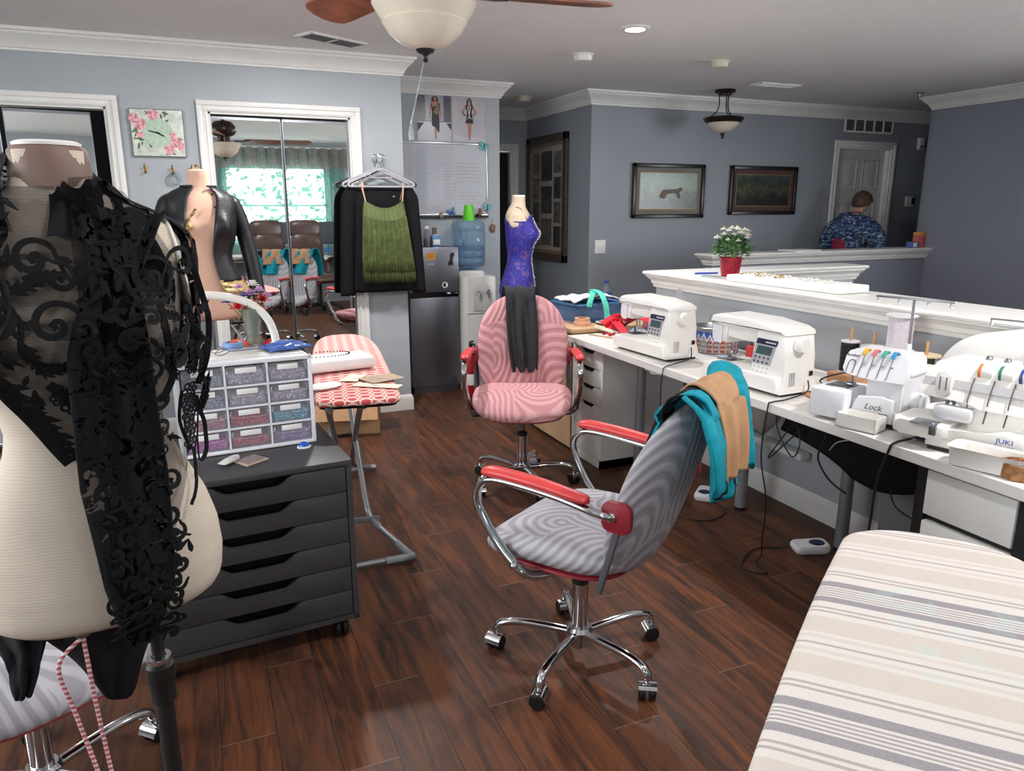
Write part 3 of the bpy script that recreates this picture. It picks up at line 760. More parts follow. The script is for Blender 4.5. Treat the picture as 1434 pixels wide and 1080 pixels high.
mat('animal_brown', (92, 78, 60), .5, var=.3, vs=60)
def picture(y0, y1, z0, z1, mount, pic, label):
    w_, h_ = y1 - y0, z1 - z0
    t = thing('framed_picture', label, 'picture', (5.938, (y0 + y1) / 2, (z0 + z1) / 2), 0, 'framed pictures on the far wall')
    mb = MB(); f = .035
    for a in ((-w_ / 2, w_ / 2, h_ / 2 - f, h_ / 2), (-w_ / 2, w_ / 2, -h_ / 2, -h_ / 2 + f), (-w_ / 2, -w_ / 2 + f, -h_ / 2, h_ / 2), (w_ / 2 - f, w_ / 2, -h_ / 2, h_ / 2)): mb.bx(-.03, 0, *a, .005)
    mb.build('frame', 'frame_black', t)
    MB().bx(-.012, 0, -w_ / 2 + f - .002, w_ / 2 - f + .002, -h_ / 2 + f - .002, h_ / 2 - f + .002).build('mount', mount, t)
    k = f + .05
    MB().bx(-.0135, 0, -w_ / 2 + k - .008, w_ / 2 - k + .008, -h_ / 2 + k - .008, h_ / 2 - k + .008).build('inner_line', 'gilt_line', t)
    pc = MB().bx(-.0145, 0, -w_ / 2 + k, w_ / 2 - k, -h_ / 2 + k, h_ / 2 - k).build('print', pic, t)
    return t, pc
t, pc = picture(-4.485, -3.695, 1.375, 1.86, 'mount_grey', 'picture_green', 'black framed picture of a brown animal on pale green ground')
mb = MB(); q = catmull([(-.10, -.03, 0), (-.06, .02, 0), (.02, .025, 0), (.09, .03, 0), (.14, .045, 0), (.155, .02, 0), (.12, .0, 0), (.13, -.05, 0), (.10, -.05, 0), (.07, -.01, 0), (-.02, -.02, 0), (-.03, -.05, 0), (-.08, -.055, 0)], 4, True)
MB().prism([(p.x, p.y) for p in q], .0006, frame((-.0152, 0, -.01), (0, -1, 0), (0, 0, 1))).build('animal_shape', 'animal_brown', pc, 0)
picture(-5.605, -4.785, 1.40, 1.86, 'mount_brown', 'picture_land', 'black framed dark landscape picture with brown mount')
# switch, return vent, sensor boxes
t = thing('light_switch', 'white double light switch on the far wall corner', 'light switch', (5.938, -3.385, 1.125))
MB().bx(-.006, 0, -.055, .055, -.06, .06, .003).build('plate', 'white_plastic', t)
for s_ in (-.023, .023): MB().box((-.008, s_, 0), (.008, .012, .026), .002, Euler((0, rad(12), 0))).build('toggle', 'white_plastic', t)
t = thing('wall_vent', 'white five bay return air vent above the far door', 'air vent', (5.938, -6.52, 2.285))
mb = MB().bx(-.012, 0, -.34, .34, -.075, -.055, .003).bx(-.012, 0, -.34, .34, .055, .075, .003)
for k in range(6): mb.bx(-.012, 0, -.34 + .132 * k, -.32 + .132 * k, -.075, .075, .003)
mb.build('frame', 'white_plastic', t); mb = MB()
for k in range(9): mb.box((-.006, 0, -.05 + .0125 * k), (.012, .64, .0015), 0, Euler((0, rad(40), 0)))
mb.build('louvers', 'grille', t); MB().bx(-.001, 0, -.33, .33, -.07, .07).build('backing', 'dark_in', t)
t = thing('thermostat', 'white square thermostat on the dark wall right of the far door', 'thermostat', (5.938, -7.22, 1.53))
MB().bx(-.025, 0, -.06, .06, -.055, .055, .006).build('body', 'white_plastic', t); MB().bx(-.027, -.02, -.055, -.015, -.035, .04, .002).build('screen', 'black_gloss', t)
t = thing('alarm_box', 'small white alarm box high on the dark wall', 'alarm', (5.938, -7.28, 2.13))
MB().bx(-.035, 0, -.04, .04, -.06, .06, .006).build('body', 'white_plastic', t); MB().bx(-.037, -.03, -.025, .025, -.045, -.02, .001).build('grille', 'grille', t)
# ---------------------------------------------------------------- fabrics
def m_arcs(name, c0, c1, scale, freq, bump=.5, axes='yz'):
    """cotton cover printed with nested arches in alternating directions"""
    m = bpy.data.materials.new(name); n = NT(m); x, y, z = n.sep(n.obj((scale, scale, scale)))
    wz = n.noise(n.obj(), 5, 2)
    a = n.math('ADD', y, n.math('MULTIPLY', wz, .25)); b = n.math('ADD', n.math('ADD', n.math('MULTIPLY', z, .8), n.math('MULTIPLY', x, .9)), .2)
    fb = n.math('FLOOR', b); a = n.math('ADD', a, n.math('MULTIPLY', n.math('MODULO', fb, 2), .5)); fa = n.math('FLOOR', a)
    par = n.math('MODULO', n.math('ABSOLUTE', n.math('ADD', fa, fb)), 2)
    la = n.math('FRACT', a); lb = n.math('FRACT', b)
    pa = n.math('SUBTRACT', la, n.math('MULTIPLY', n.math('SUBTRACT', 1, par), .5)); pb = n.math('SUBTRACT', lb, n.math('MULTIPLY', par, .5))
    d = n.math('SQRT', n.math('ADD', n.math('MULTIPLY', pa, pa), n.math('MULTIPLY', pb, pb)))
    f = n.math('ADD', n.math('MULTIPLY', n.math('SINE', n.math('MULTIPLY', d, freq)), .5), .5)
    n.col(n.ramp(f, [(.3, c0), (.7, c1)])); n.b.inputs['Roughness'].default_value = .85; n.b.inputs['Specular IOR Level'].default_value = .15
    wv = n.noise(n.obj(), 420, 2)
    n.bump(n.math('ADD', f, n.math('MULTIPLY', wv, .3)), bump, .004); M[name] = m
m_arcs('arc_gray', (160, 156, 163), (186, 183, 190), 4.2, 52, .5)
m_arcs('arc_pink', (190, 136, 140), (214, 162, 164), 4.0, 52, .8)
mat('red_vinyl', (206, 62, 62), .38, var=.05); mat('dark_red', (140, 30, 44), .5, var=.06); mat('grey_strap', (74, 72, 80), .8, var=.05); mat('mauve', (110, 92, 94), .6, var=.05)
mat('wheel_black', (20, 20, 22), .4, var=0)

def caster_parts(par, x, y, ang, mat_fork='chrome'):
    mt = Matrix.Translation((x, y, 0)) @ Matrix.Rotation(ang, 4, 'Z')
    mb = MB()
    for s_ in (-1, 1): mb.lathe([(0, s_ * .006), (.022, s_ * .006), (.026, s_ * .010), (.026, s_ * .022), (.022, s_ * .026), (0, s_ * .026)], (0, 0, .0262), 20, 'y')
    w_ = mb.xf(mt).build('caster_wheel', 'wheel_black', par)
    f = MB()
    f.grid(lambda u, v: (.03 * math.cos(PI * (.05 + .75 * u)), (v - .5) * .056, .0262 + .031 * math.sin(PI * (.05 + .75 * u))), 10, 2, .003)
    f.cyl((0, 0, .05), (0, 0, .078), .009, seg=12)
    f.xf(mt).build('caster_hood', mat_fork, w_)
    return w_

def office_chair(name, label, loc, rz, base_ang, fab, pat_seed, seat_z=.475, back_h=.97, lean=.16, base_r=.285, group='office chairs in fabric covers'):
    """local +x is the way the sitter faces"""
    t = thing(name, label, 'office chair', loc, rad(rz), group)
    # five-star base
    hub = MB().lathe([(0, .05), (.026, .05), (.028, .06), (.03, .092), (.042, .098), (.045, .112), (.036, .124), (0, .124)], seg=28).build('base_hub', 'chrome', t)
    for k in range(5):
        a = rad(base_ang - rz + 72 * k); c, s_ = math.cos(a), math.sin(a)
        pts = [(c * .025, s_ * .025, .100), (c * .10, s_ * .10, .108), (c * base_r * .72, s_ * base_r * .72, .112), (c * base_r * .93, s_ * base_r * .93, .100), (c * base_r, s_ * base_r, .075), (c * base_r, s_ * base_r, .068)]
        lg = MB().tube(pts, lambda q: (.0125, .016) if q < .8 else (.012, .013), 12, 6, flat=(0, 0, 1)).build('base_leg', 'chrome', t)
        caster_parts(lg, c * base_r, s_ * base_r, a + rad(70 + 31 * k))
    col = MB().cyl((0, 0, .12), (0, 0, .285), .027, seg=24).build('gas_lift', 'chrome', t)
    MB().lathe([(.027, .28), (.029, .285), (.029, .30), (.016, .303), (.016, .305), (0, .305)], seg=24, cap=False).build('collar', 'black_plastic', col)
    MB().cyl((0, 0, .31), (0, 0, seat_z - .055), .014, seg=18).build('piston', 'mauve', col)
    MB().box((-.01, 0, seat_z - .07), (.20, .14, .035), .008).build('mechanism', 'black_plastic', t)
    lv = MB().tube([(.02, -.06, seat_z - .075), (.03, -.2, seat_z - .075)], .005, 8).build('lever', 'black_plastic', t)
    MB().tube([(.03, -.19, seat_z - .075), (.035, -.225, seat_z - .078), (.04, -.265, seat_z - .085)], [(.008, .008), (.014, .02), (.008, .014)], 12, 4).build('lever_paddle', 'wheel_black', lv)
    # seat
    def sm(u, v, w_):
        drop = .045 * max(0, (u / .25)) ** 2.2 if u > 0 else 0
        return (u + .01, v, seat_z + w_ - drop + .012 * (v / .25) ** 2)
    seat = MB().pad(sup(.255, .262, 3.4), .045, sm, 64, 9, 4, .072).build('seat', fab, t, 180)
    # back: u across, v up; shell leans backwards and narrows towards a rounded top
    z0 = seat_z - .06; hh = back_h - z0
    def ol(th):
        x_, y_ = sup(1, 1, 2.9)(th)
        wdt = .25 if y_ < 0 else .25 - .04 * y_ ** 2
        return (x_ * wdt, y_ * hh / 2)
    def bm_(u, v, w_):
        f = (v + hh / 2) / hh
        x_ = -.215 - lean * f ** 1.25 + .055 * (u / .24) ** 2 - .02 * math.sin(PI * f)
        return (x_ + w_, -u, z0 + hh / 2 + v)
    back = MB().pad(ol, .036, bm_, 72, 11, 5, .038).build('backrest', fab, t, 180)
    for s_ in (-1, 1):
        MB().tube([(-.195, s_ * .254, seat_z - .05), (-.225, s_ * .257, seat_z + .06), (-.25, s_ * .255, seat_z + .16)], [(.008, .016)] * 2, 10, 4).build('cover_strap', 'grey_strap', back)
        MB().prism(rrect(.085, .085, .02), .02, Matrix.Translation((-.245, s_ * .258 + .01, seat_z + .185)) @ Matrix.Rotation(rad(90), 4, 'X'), .005).build('side_bracket', 'dark_red', back)
    MB().pad(sup(.235, .215, 3.2), .012, lambda u, v, w_: (u + .03, v, seat_z - .066 + w_), 40, 4).build('seat_shell', 'dark_red', seat, 180)
    # arms: a chrome loop from the backrest forward under a red pad, then down and back to the seat
    for s_ in (-1, 1):
        y = s_ * .285
        pts = [(-.235, s_ * .262, seat_z + .185), (-.20, y, seat_z + .195), (-.06, y, seat_z + .215), (.12, y + s_ * .005, seat_z + .225), (.185, y + s_ * .006, seat_z + .20), (.195, y + s_ * .006, seat_z + .14), (.14, y, seat_z + .04), (.06, s_ * .275, seat_z - .045), (.03, s_ * .24, seat_z - .075), (.0, s_ * .19, seat_z - .08)]
        arm = MB().tube(pts, (lambda q: (.0115, .0155)), 12, 7, flat=(0, 0, 1)).ball((-.232, s_ * .265, seat_z + .186), .017, 2).ball((.07, s_ * .285, seat_z - .035), .014, 2).build('armrest', 'chrome', t)
        MB().tube([(-.165, y, seat_z + .222), (-.15, y, seat_z + .228), (0, y, seat_z + .243), (.13, y + s_ * .004, seat_z + .248), (.165, y + s_ * .004, seat_z + .243), (.172, y + s_ * .004, seat_z + .238)], [(.006, .012), (.014, .022), (.017, .025), (.017, .025), (.014, .022), (.006, .012)], 16, 5, flat=(0, 0, 1)).build('arm_pad', 'red_vinyl', arm)
    return t
GC = (1.93, -1.06)
office_chair('office_chair', 'grey arch print swivel chair with teal and tan garments on its back', (*GC, 0), 33, 55, 'arc_gray', 1)
PC = (3.47, -1.53)
office_chair('office_chair', 'swivel chair in pink arch print cover with red arms, facing the camera', (*PC, 0), 156, 105, 'arc_pink', 2, seat_z=.49, back_h=1.0, lean=.12)
BC = (1.90, .47)
office_chair('office_chair', 'grey arch print swivel chair half hidden behind the lace draped dress form', (*BC, 0), -150, 15, 'arc_gray', 3, seat_z=.46, back_h=.82)

# ---------------------------------------------------------------- draped garments
mat('teal_knit', (22, 140, 158), .75, var=.1, vs=20, bump=.3, bs=90, bd=.003, spec=.2)
mat('tan_cloth', (178, 136, 98), .8, var=.05, vs=12, bump=.25, bs=160, bd=.002)
mat('black_cloth', (20, 20, 23), .8, var=.1, bump=.3, bs=60, bd=.004, spec=.2)
mat('charcoal_cloth', (50, 50, 53), .85, var=.1, vs=20, bump=.5, bs=50, bd=.006, spec=.2)
def drape(name, path, half, th, m, parent=None, seed=0, fold=.012, nf=4, nu=40, nv=60, sag=0, wcurve=None, side=None, twist=0, ragged=.0, smooth=180):
    """cloth strip: centre line `path` (3-D), half width (callable of t or number), rippled folds growing towards both ends"""
    P = catmull(path, 12); n = len(P); rg = random.Random(seed); ph = [rg.uniform(0, 6.28) for _ in range(6)]
    sd = V(side).normalized() if side else V((0, 1, 0))
    def at(t):
        x = t * (n - 1); i = min(int(x), n - 2); return P[i].lerp(P[i + 1], x - i), (P[min(i + 2, n - 1)] - P[max(i - 1, 0)]).normalized()
    def fn(u, v):
        if ragged: v = v * (1 + ragged * math.sin(u * 17 + ph[4]) * abs(v - .5)) ; v = min(max(v, 0), 1)
        p, tg = at(v); s_ = (sd - tg * sd.dot(tg)).normalized(); nn = tg.cross(s_).normalized()
        if nn.dot(V((0, 0, 1))) < -.2 and abs(tg.z) < .9: nn = -nn
        w_ = half(v) if callable(half) else half
        a = (u - .5) * 2
        am = fold * (.35 + .65 * abs(2 * v - 1) ** .7)
        r = am * (math.sin(a * nf * 2.2 + ph[0] + 1.3 * v) + .5 * math.sin(a * nf * 4.1 + ph[1] - 2 * v)) + .004 * mnoise.noise(V((a * 3, v * 6, seed)))
        shift = .02 * math.sin(3 * v + ph[2]) + twist * (v - .5)
        return p + s_ * (a * w_ * (1 - .06 * math.sin(5 * v + ph[3])) + shift) + nn * r + V((0, 0, -sag * a * a))
    return MB().grid(fn, nu, nv, th).build(name, m, parent, smooth)
def cl(c, rz):
    """local chair coords -> world"""
    a = rad(rz)
    return lambda x, y, z: V((c[0] + x * math.cos(a) - y * math.sin(a), c[1] + x * math.sin(a) + y * math.cos(a), z))
g = cl(GC, 33); sdv = g(0, 1, 0) - g(0, 0, 0)
o = drape('teal_garment', [g(-.25, .02, .74), g(-.285, .02, .86), g(-.325, .01, .945), g(-.375, .0, .988), g(-.425, -.02, .955), g(-.445, -.03, .87), g(-.455, -.04, .78), g(-.46, -.05, .695)], lambda v: .165 + .02 * math.sin(PI * v), .007, 'teal_knit', seed=4, fold=.016, nf=3, side=sdv, ragged=.12)
tag(o, 'teal and black knit garment thrown over the back of the grey swivel chair', 'garment', 'garments on chair backs')
drape('black_lining', [g(-.275, .085, .80), g(-.33, .09, .955), g(-.375, .09, .998), g(-.43, .085, .965), g(-.462, .08, .85), g(-.468, .07, .72)], lambda v: .07, .006, 'black_cloth', o, seed=8, fold=.01, nf=2, side=sdv)
drape('teal_sleeve', [g(-.39, .125, .998), g(-.44, .13, .955), g(-.472, .135, .87), g(-.478, .125, .78), g(-.47, .12, .735)], lambda v: .05, .012, 'teal_knit', o, seed=9, fold=.006, nf=1.5, side=sdv, nu=14)
o = drape('tan_garment', [g(-.27, -.03, .85), g(-.30, -.025, .925), g(-.35, -.01, .99), g(-.395, -.0, 1.006), g(-.445, .01, .97), g(-.475, .015, .88), g(-.485, .02, .76)], lambda v: .125 - .055 * v, .006, 'tan_cloth', seed=12, fold=.008, nf=2.5, side=sdv)
tag(o, 'tan fabric garment lying over the teal one on the grey swivel chair', 'garment', 'garments on chair backs')
pf = cl(PC, 156); sdv = pf(0, 1, 0) - pf(0, 0, 0)
o = drape('black_garment', [pf(-.40, .0, .80), pf(-.405, .0, .95), pf(-.36, .0, 1.035), pf(-.31, .0, 1.015), pf(-.27, -.0, .90), pf(-.225, -.0, .72), pf(-.19, -.0, .585)], lambda v: .088 + .008 * math.sin(v * 9) - .022 * max(0, v - .7) / .3, .006, 'charcoal_cloth', seed=21, fold=.010, nf=3.4, nu=60, nv=90, side=sdv, ragged=.10)
tag(o, 'charcoal garment hanging over the back of the pink swivel chair', 'garment', 'garments on chair backs')

# ---------------------------------------------------------------- dark drawer unit and clear organiser
mat('graphite', (62, 61, 64), .45, var=.02, bump=.05, bs=200)
DU = (2.33, -.41); da = rad(4.5)
t = thing('drawer_unit', 'dark grey six drawer rolling cabinet holding the clear bead organiser', 'drawer unit', (2.33, -.41, 0), da)
DW, DD, zt = .67, .48, .665       # local: front face at x=0 looking -x, width along +y
body = MB().bx(.018, DD, 0, .018, .085, zt - .018).bx(.018, DD, DW - .018, DW, .085, zt - .018).bx(-.004, DD, -.002, DW + .002, zt - .02, zt, .002).bx(.0, DD, 0, DW, .085, .104).bx(DD - .012, DD, .018, DW - .018, .1, zt - .02).bx(0, .02, 0, .018, .085, zt - .02).bx(0, .02, DW - .018, DW, .085, zt - .02)
body.build('carcass', 'graphite', t)
hs = [.088, .088, .088, .088, .088, .088]
zz = zt - .022; dh = (zt - .022 - .106) / 6
for k in range(6):
    z1 = zt - .023 - k * dh; z0 = z1 - dh + .003
    c = .315; a = .095; n_ = 16; prof = [(.021, z0), (DW - .021, z0), (DW - .021, z1)]
    # scooped top edge
    sc_ = [(c + a * 1.35 * (1 - 2 * i / n_), z1 - .034 * (.5 - .5 * math.cos(PI * min(1, max(0, (1.0 - abs(1 - 2 * i / n_)) * 2.6))))) for i in range(n_ + 1)]
    prof += sc_ + [(.021, z1)]
    MB().prism(prof, .016, frame((.016, 0, 0), (0, 1, 0), (0, 0, 1)) @ Matrix.Translation((0, 0, -.016)), .0012).build('drawer', 'graphite', t)
MB().bx(.05, .054, .02, DW - .02, .11, zt - .03).build('drawer_shade_sheet', 'wheel_black', t)  # black sheet standing in for the shade behind the drawer scoops
for x_, y_ in ((.06, .055), (.06, DW - .055), (DD - .09, .055), (DD - .09, DW - .055)):
    mb = MB()
    for s_ in (-1, 1): mb.lathe([(0, s_ * .003), (.032, s_ * .003), (.036, s_ * .007), (.036, s_ * .02), (.03, s_ * .024), (0, s_ * .024)], (x_, y_, .0365), 20, 'y')
    w_ = mb.build('caster', 'wheel_black', t); MB().box((x_, y_, .078), (.05, .05, .012), .003).build('caster_plate', 'steel', w_)

mat('org_white', (238, 238, 242), .35, var=.01); mat('label_white', (240, 238, 236), .6, var=.01)
M['clear_drawer'] = clear('clear_drawer', (240, 238, 244), .13, .1)
OX, OY, OZ = 2.56, -.335, .667
t = thing('bead_organizer', 'white desktop organiser with twelve clear drawers of beads on the dark cabinet', 'organizer', (OX, OY, OZ), da)
OW, OH, OD = .435, .315, .20
fr = MB()
fr.bx(0, OD, 0, .014, 0, OH, .003).bx(0, OD, OW - .014, OW, 0, OH, .003).bx(0, OD, 0, OW, OH - .016, OH, .003).bx(0, OD, 0, OW, 0, .012, .003).bx(OD - .004, OD, 0, OW, 0, OH)
cw = (OW - .028) / 3; chh = (OH - .028) / 4
for k in (1, 2): fr.bx(0, OD, .014 + cw * k - .003, .014 + cw * k + .003, .01, OH - .01)
for k in (1, 2, 3): fr.bx(0, OD, .01, OW - .01, .012 + chh * k - .003, .012 + chh * k + .003)
fr.build('case', 'org_white', t)
bead_cols = {  # row from top, column from the right
    (0, 0): ((206, 204, 204), 'pale clear'), (0, 1): ((190, 190, 196), 'silver'), (0, 2): ((120, 150, 146), 'sea green'),
    (1, 0): ((204, 196, 190), 'ivory'), (1, 1): ((196, 188, 182), 'pearl'), (1, 2): ((120, 136, 142), 'blue grey'),
    (2, 0): ((70, 160, 176), 'turquoise'), (2, 1): ((196, 40, 60), 'dark red'), (2, 2): ((222, 116, 118), 'coral'),
    (3, 0): ((150, 120, 156), 'lilac'), (3, 1): ((200, 64, 78), 'red'), (3, 2): ((206, 50, 150), 'magenta')}
rows_n = ('top', 'second', 'third', 'bottom'); cols_n = ('right', 'middle', 'left')
mx = Matrix.Translation((OX, OY, OZ)) @ Matrix.Rotation(da, 4, 'Z')
for (r, c), (colr, nm) in bead_cols.items():
    y0 = .014 + cw * c + .004; y1 = .014 + cw * (c + 1) - .004; z1 = OH - .016 - chh * r - .004; z0 = z1 - chh + .008
    dmb = MB().bx(.003, .005, y0, y1, z0, z1).bx(.005, OD - .01, y0, y0 + .0015, z0, z1 - .012).bx(.005, OD - .01, y1 - .0015, y1, z0, z1 - .012).bx(.005, OD - .01, y0, y1, z0, z0 + .0015)
    dr = dmb.build('drawer', 'clear_drawer', t, 0)
    MB().bx(.0005, .0025, y0 + .03, y1 - .03, z1 - .024, z1 - .006, .0005).build('label_strip', 'label_white', dr)
    MB().tube([(.001, y0 + .008, z1 - .008), (-.004, y0 + .012, z1 - .03), (-.004, y1 - .012, z1 - .03), (.001, y1 - .008, z1 - .008)], .0018, 6, 4).build('drawer_lip', 'clear_drawer', dr)
    bm_name = 'bead_' + nm.replace(' ', '_'); mat(bm_name, tuple(min(250, c * 1.22 + 12) for c in colr), .18, var=.2, vs=70)
    rg = random.Random(r * 7 + c); mb = MB(); ctr = rg.uniform(.3, .7); fill = rg.uniform(.6, .78)
    for i in range(170):
        yy = y0 + .008 + rg.random() * (y1 - y0 - .016); xx = .0095 + rg.random() ** 2 * .02
        hp = (z1 - z0) * fill * (1 - .7 * abs((yy - y0) / (y1 - y0) - ctr)) * (.75 + .25 * rg.random())
        zz_ = z0 + .005 + rg.random() ** .8 * hp
        ret = bmesh.ops.create_icosphere(mb.bm, subdivisions=1, radius=rg.uniform(.004, .0062), matrix=Matrix.Translation((xx, yy, zz_)))
    n_ = 14
    hpf = lambda yy: (z1 - z0) * fill * (1 - .7 * abs((yy - y0) / (y1 - y0) - ctr)) * .9
    ys = [y0 + .005 + (y1 - y0 - .010) * k / n_ for k in range(n_ + 1)]
    mb.loft([[(.013, yy, z0 + .003), (OD - .03, yy, z0 + .003), (OD - .03, yy, z0 + .006 + hpf(yy)), (.013, yy, z0 + .006 + hpf(yy))] for yy in ys])
    b_ = mb.xf(mx).build('beads', bm_name, None, 180)
    tag(b_, '%s beads in the %s %s drawer of the clear organiser' % (nm, rows_n[r], cols_n[c]), 'beads', 'beads in the organiser drawers', kind='stuff')
# ---------------------------------------------------------------- ironing boards
def m_coral():
    m = bpy.data.materials.new('coral_lattice'); n = NT(m); v = n.obj((24, 21, 24)); x, y, z = n.sep(v)
    fy = n.math('FLOOR', y); xo = n.math('ADD', x, n.math('MULTIPLY', n.math('MODULO', fy, 2), .5))
    px = n.math('SUBTRACT', n.math('FRACT', xo), .5); py = n.math('SUBTRACT', n.math('FRACT', y), .5)
    d = n.math('SQRT', n.math('ADD', n.math('MULTIPLY', px, px), n.math('MULTIPLY', n.math('MULTIPLY', py, py), .7)))
    ring = n.math('LESS_THAN', n.math('ABSOLUTE', n.math('SUBTRACT', d, .40)), .09)
    bars = n.math('LESS_THAN', n.math('ABSOLUTE', n.math('SUBTRACT', n.math('ABSOLUTE', py), .5)), .07)
    n.col(n.mix(n.math('MAXIMUM', ring, n.math('MULTIPLY', bars, n.math('LESS_THAN', n.math('ABSOLUTE', px), .16))), (206, 78, 78), (240, 214, 204)))
    n.b.inputs['Roughness'].default_value = .85; n.bump(n.noise(n.obj(), 300, 2), .15, .002); M['coral_lattice'] = m
m_coral()
def m_stripes():
    m = bpy.data.materials.new('stripe_linen'); n = NT(m); v = n.obj(); x, y, z = n.sep(v)
    per = .325
    u = n.math('FRACT', n.math('DIVIDE', n.math('SUBTRACT', 1.115, x), per))
    W_, C, G, B_, K = (199, 192, 187), (186, 176, 166), (152, 140, 137), (116, 113, 121), (190, 180, 172)
    st = [(0, B_), (.017 / per, W_)]
    def stripe(a, b, c): st.append((a / per, c)); st.append((b / per, W_))
    for k in range(4): stripe(.0225 + k * .0075, .0265 + k * .0075, (136, 129, 134))
    stripe(.053, .069, B_); stripe(.086, .091, G); stripe(.097, .102, G); stripe(.116, .160, C); stripe(.168, .177, K); stripe(.188, .194, G); stripe(.204, .213, K); stripe(.222, .268, C); stripe(.285, .290, G); stripe(.296, .301, G)
    c = n.ramp(u, st, 'CONSTANT')
    wv = n.noise(n.obj((60, 700, 60)), 1, 3); wv2 = n.noise(n.obj((700, 60, 60)), 1, 3)
    c = n.mix(n.math('MULTIPLY', n.math('ADD', wv, wv2), .2), c, (212, 205, 200))
    # faint washed-in aqua patch marks on the cover
    vo = n.n('ShaderNodeTexVoronoi', distance='CHEBYCHEV'); vo.inputs['Scale'].default_value = 30; n.l(n.obj(), vo.inputs['Vector'])
    dx = n.vmath('DISTANCE', n.obj(), (1.02, .01, .895)); 
    near = n.math('LESS_THAN', dx.outputs['Value'], .13); cell = n.math('GREATER_THAN', n.sep(vo.outputs['Color'])[0], .72)
    c = n.mix(n.math('MULTIPLY', n.math('MULTIPLY', near, cell), .16), c, (170, 205, 205))
    n.col(c); n.b.inputs['Roughness'].default_value = .9; n.b.inputs['Specular IOR Level'].default_value = .1
    n.bump(n.math('ADD', wv, wv2), .12, .002); M['stripe_linen'] = m
m_stripes()
mat('tube_grey', (150, 153, 157), .35, .5, var=.03); mat('cap_grey', (138, 142, 146), .5, var=.03)
# coral board: square end near the camera, tapering away

ba = rad(-8); BZ = .80; BX, BY = 2.585, -.497
t = thing('ironing_board', 'ironing board with coral lattice cover beside the bead organiser', 'ironing board', (BX, BY, 0), ba)
def outline_of(raw):
    pts = [(p.x, p.y) for p in catmull([(x, y, 0) for x, y in raw], 4, True)]
    def f(th):
        q = (th / (2 * PI)) * len(pts); i = int(q) % len(pts); q -= int(q); a, b = pts[i], pts[(i + 1) % len(pts)]
        return (a[0] + (b[0] - a[0]) * q, a[1] + (b[1] - a[1]) * q)
    return f
raw = [(.75, 0), (.74, .05), (.69, .095), (.56, .135), (.3, .158), (0, .16), (-.4, .158), (-.69, .155), (-.74, .14), (-.75, .10), (-.752, 0)]
bo = outline_of(raw + [(x, -y) for x, y in reversed(raw[1:-1])])
MB().pad(bo, .012, lambda u, v, w_: (u + .75, v, BZ - .012 + w_), 88, 8, 14, .034).build('padded_cover', 'coral_lattice', t, 180)
MB().pad(lambda th: tuple(.93 * c for c in bo(th)), .004, lambda u, v, w_: (u + .75, v, BZ - .048 + w_), 60, 3).build('deck', 'steel', t, 60)
bi = Matrix.Rotation(-ba, 3, 'Z')
def bl(x, y, z): p = bi @ V((x - BX, y - BY, 0)); return V((p.x, p.y, z))
zb = BZ - .05; r_ = .0125
lg = MB().tube([bl(3.7, -.65, zb), bl(3.55, -.62, .70), bl(3.2, -.59, .44), bl(2.97, -.575, .25), bl(2.92, -.58, .20), bl(2.90, -.60, .165), bl(2.86, -.68, .08), bl(2.835, -.725, .025)], r_, 12, 4)
lg.tube([bl(3.72, -.55, zb), bl(3.3, -.50, .50), bl(3.0, -.44, .26), bl(2.92, -.42, .17), bl(2.86, -.28, .06), bl(2.84, -.18, .025)], r_, 12, 4)
leg1 = lg.build('leg_frame', 'tube_grey', t)
MB().tube([bl(2.835, -.735, .022), bl(2.83, -.15, .022)], r_, 12).build('foot_bar', 'tube_grey', leg1)
MB().tube([bl(2.862, -.672, .086), bl(2.838, -.728, .026), bl(2.832, -.74, .022), bl(2.828, -.69, .022), bl(2.828, -.62, .022)], .0165, 12, 3).cyl(bl(2.912, -.588, .188), bl(2.898, -.61, .152), .0165).build('foot_joint', 'cap_grey', leg1)
MB().box(bl(2.91, -.52, .19), (.006, .2, .025), .002).build('brace_plate', 'tube_grey', leg1)
lg = MB().tube([bl(2.66, -.53, zb), bl(2.75, -.53, .72), bl(3.3, -.60, .40), bl(3.82, -.68, .13), bl(3.95, -.76, .05), bl(4.0, -.82, .022)], r_, 12, 4).tube([bl(2.64, -.40, zb), bl(2.75, -.41, .72), bl(3.3, -.52, .40), bl(3.82, -.62, .13), bl(3.95, -.5, .05), bl(3.98, -.42, .022)], r_, 12, 4)
leg2 = lg.build('leg_frame', 'tube_grey', t)
MB().tube([bl(4.0, -.83, .022), bl(3.96, -.40, .022)], r_, 12).tube([bl(4.0, -.84, .022), bl(3.995, -.78, .022)], .0165, 12).build('foot_bar', 'tube_grey', leg2)
MB().cyl(bl(3.31, -.62, .445), bl(3.31, -.49, .445), .008).build('pivot_bolt', 'black_plastic', t)
# things lying on it
mat('foam_white', (238, 236, 234), .9, var=.02, bump=.15, bs=120)
BT = BZ + .0005
mb = MB().box((0, 0, .028), (.17, .37, .052), .018, seg=3); o = mb.build('foam_block', 'foam_white')
tag(o, 'white foam block with a black necklace on the coral ironing board', 'foam block', loc=(3.12, -.475, BT + .004), rz=rad(8))
mat('jet', (18, 18, 20), .2, var=0)
mb = MB(); rg = random.Random(2)
for i in range(54):
    a = 2 * PI * i / 54; x_ = 3.13 + .05 * math.sin(a) * (1.1 - .3 * math.cos(a)); y_ = -.43 + .14 * math.cos(a); big = math.cos(a) > .45
    mb.ball((x_, y_, BT + .0675), (.0085 if i % 3 == 0 else .0055) if big else .0034, 1)
for i in range(14): mb.ball((3.13 + rg.uniform(-.04, .04), -.29 + rg.uniform(-.035, .04), BT + .066), .007, 1)
tag(mb.build('necklace', 'jet'), 'black beaded necklace lying on the white foam block', 'necklace')
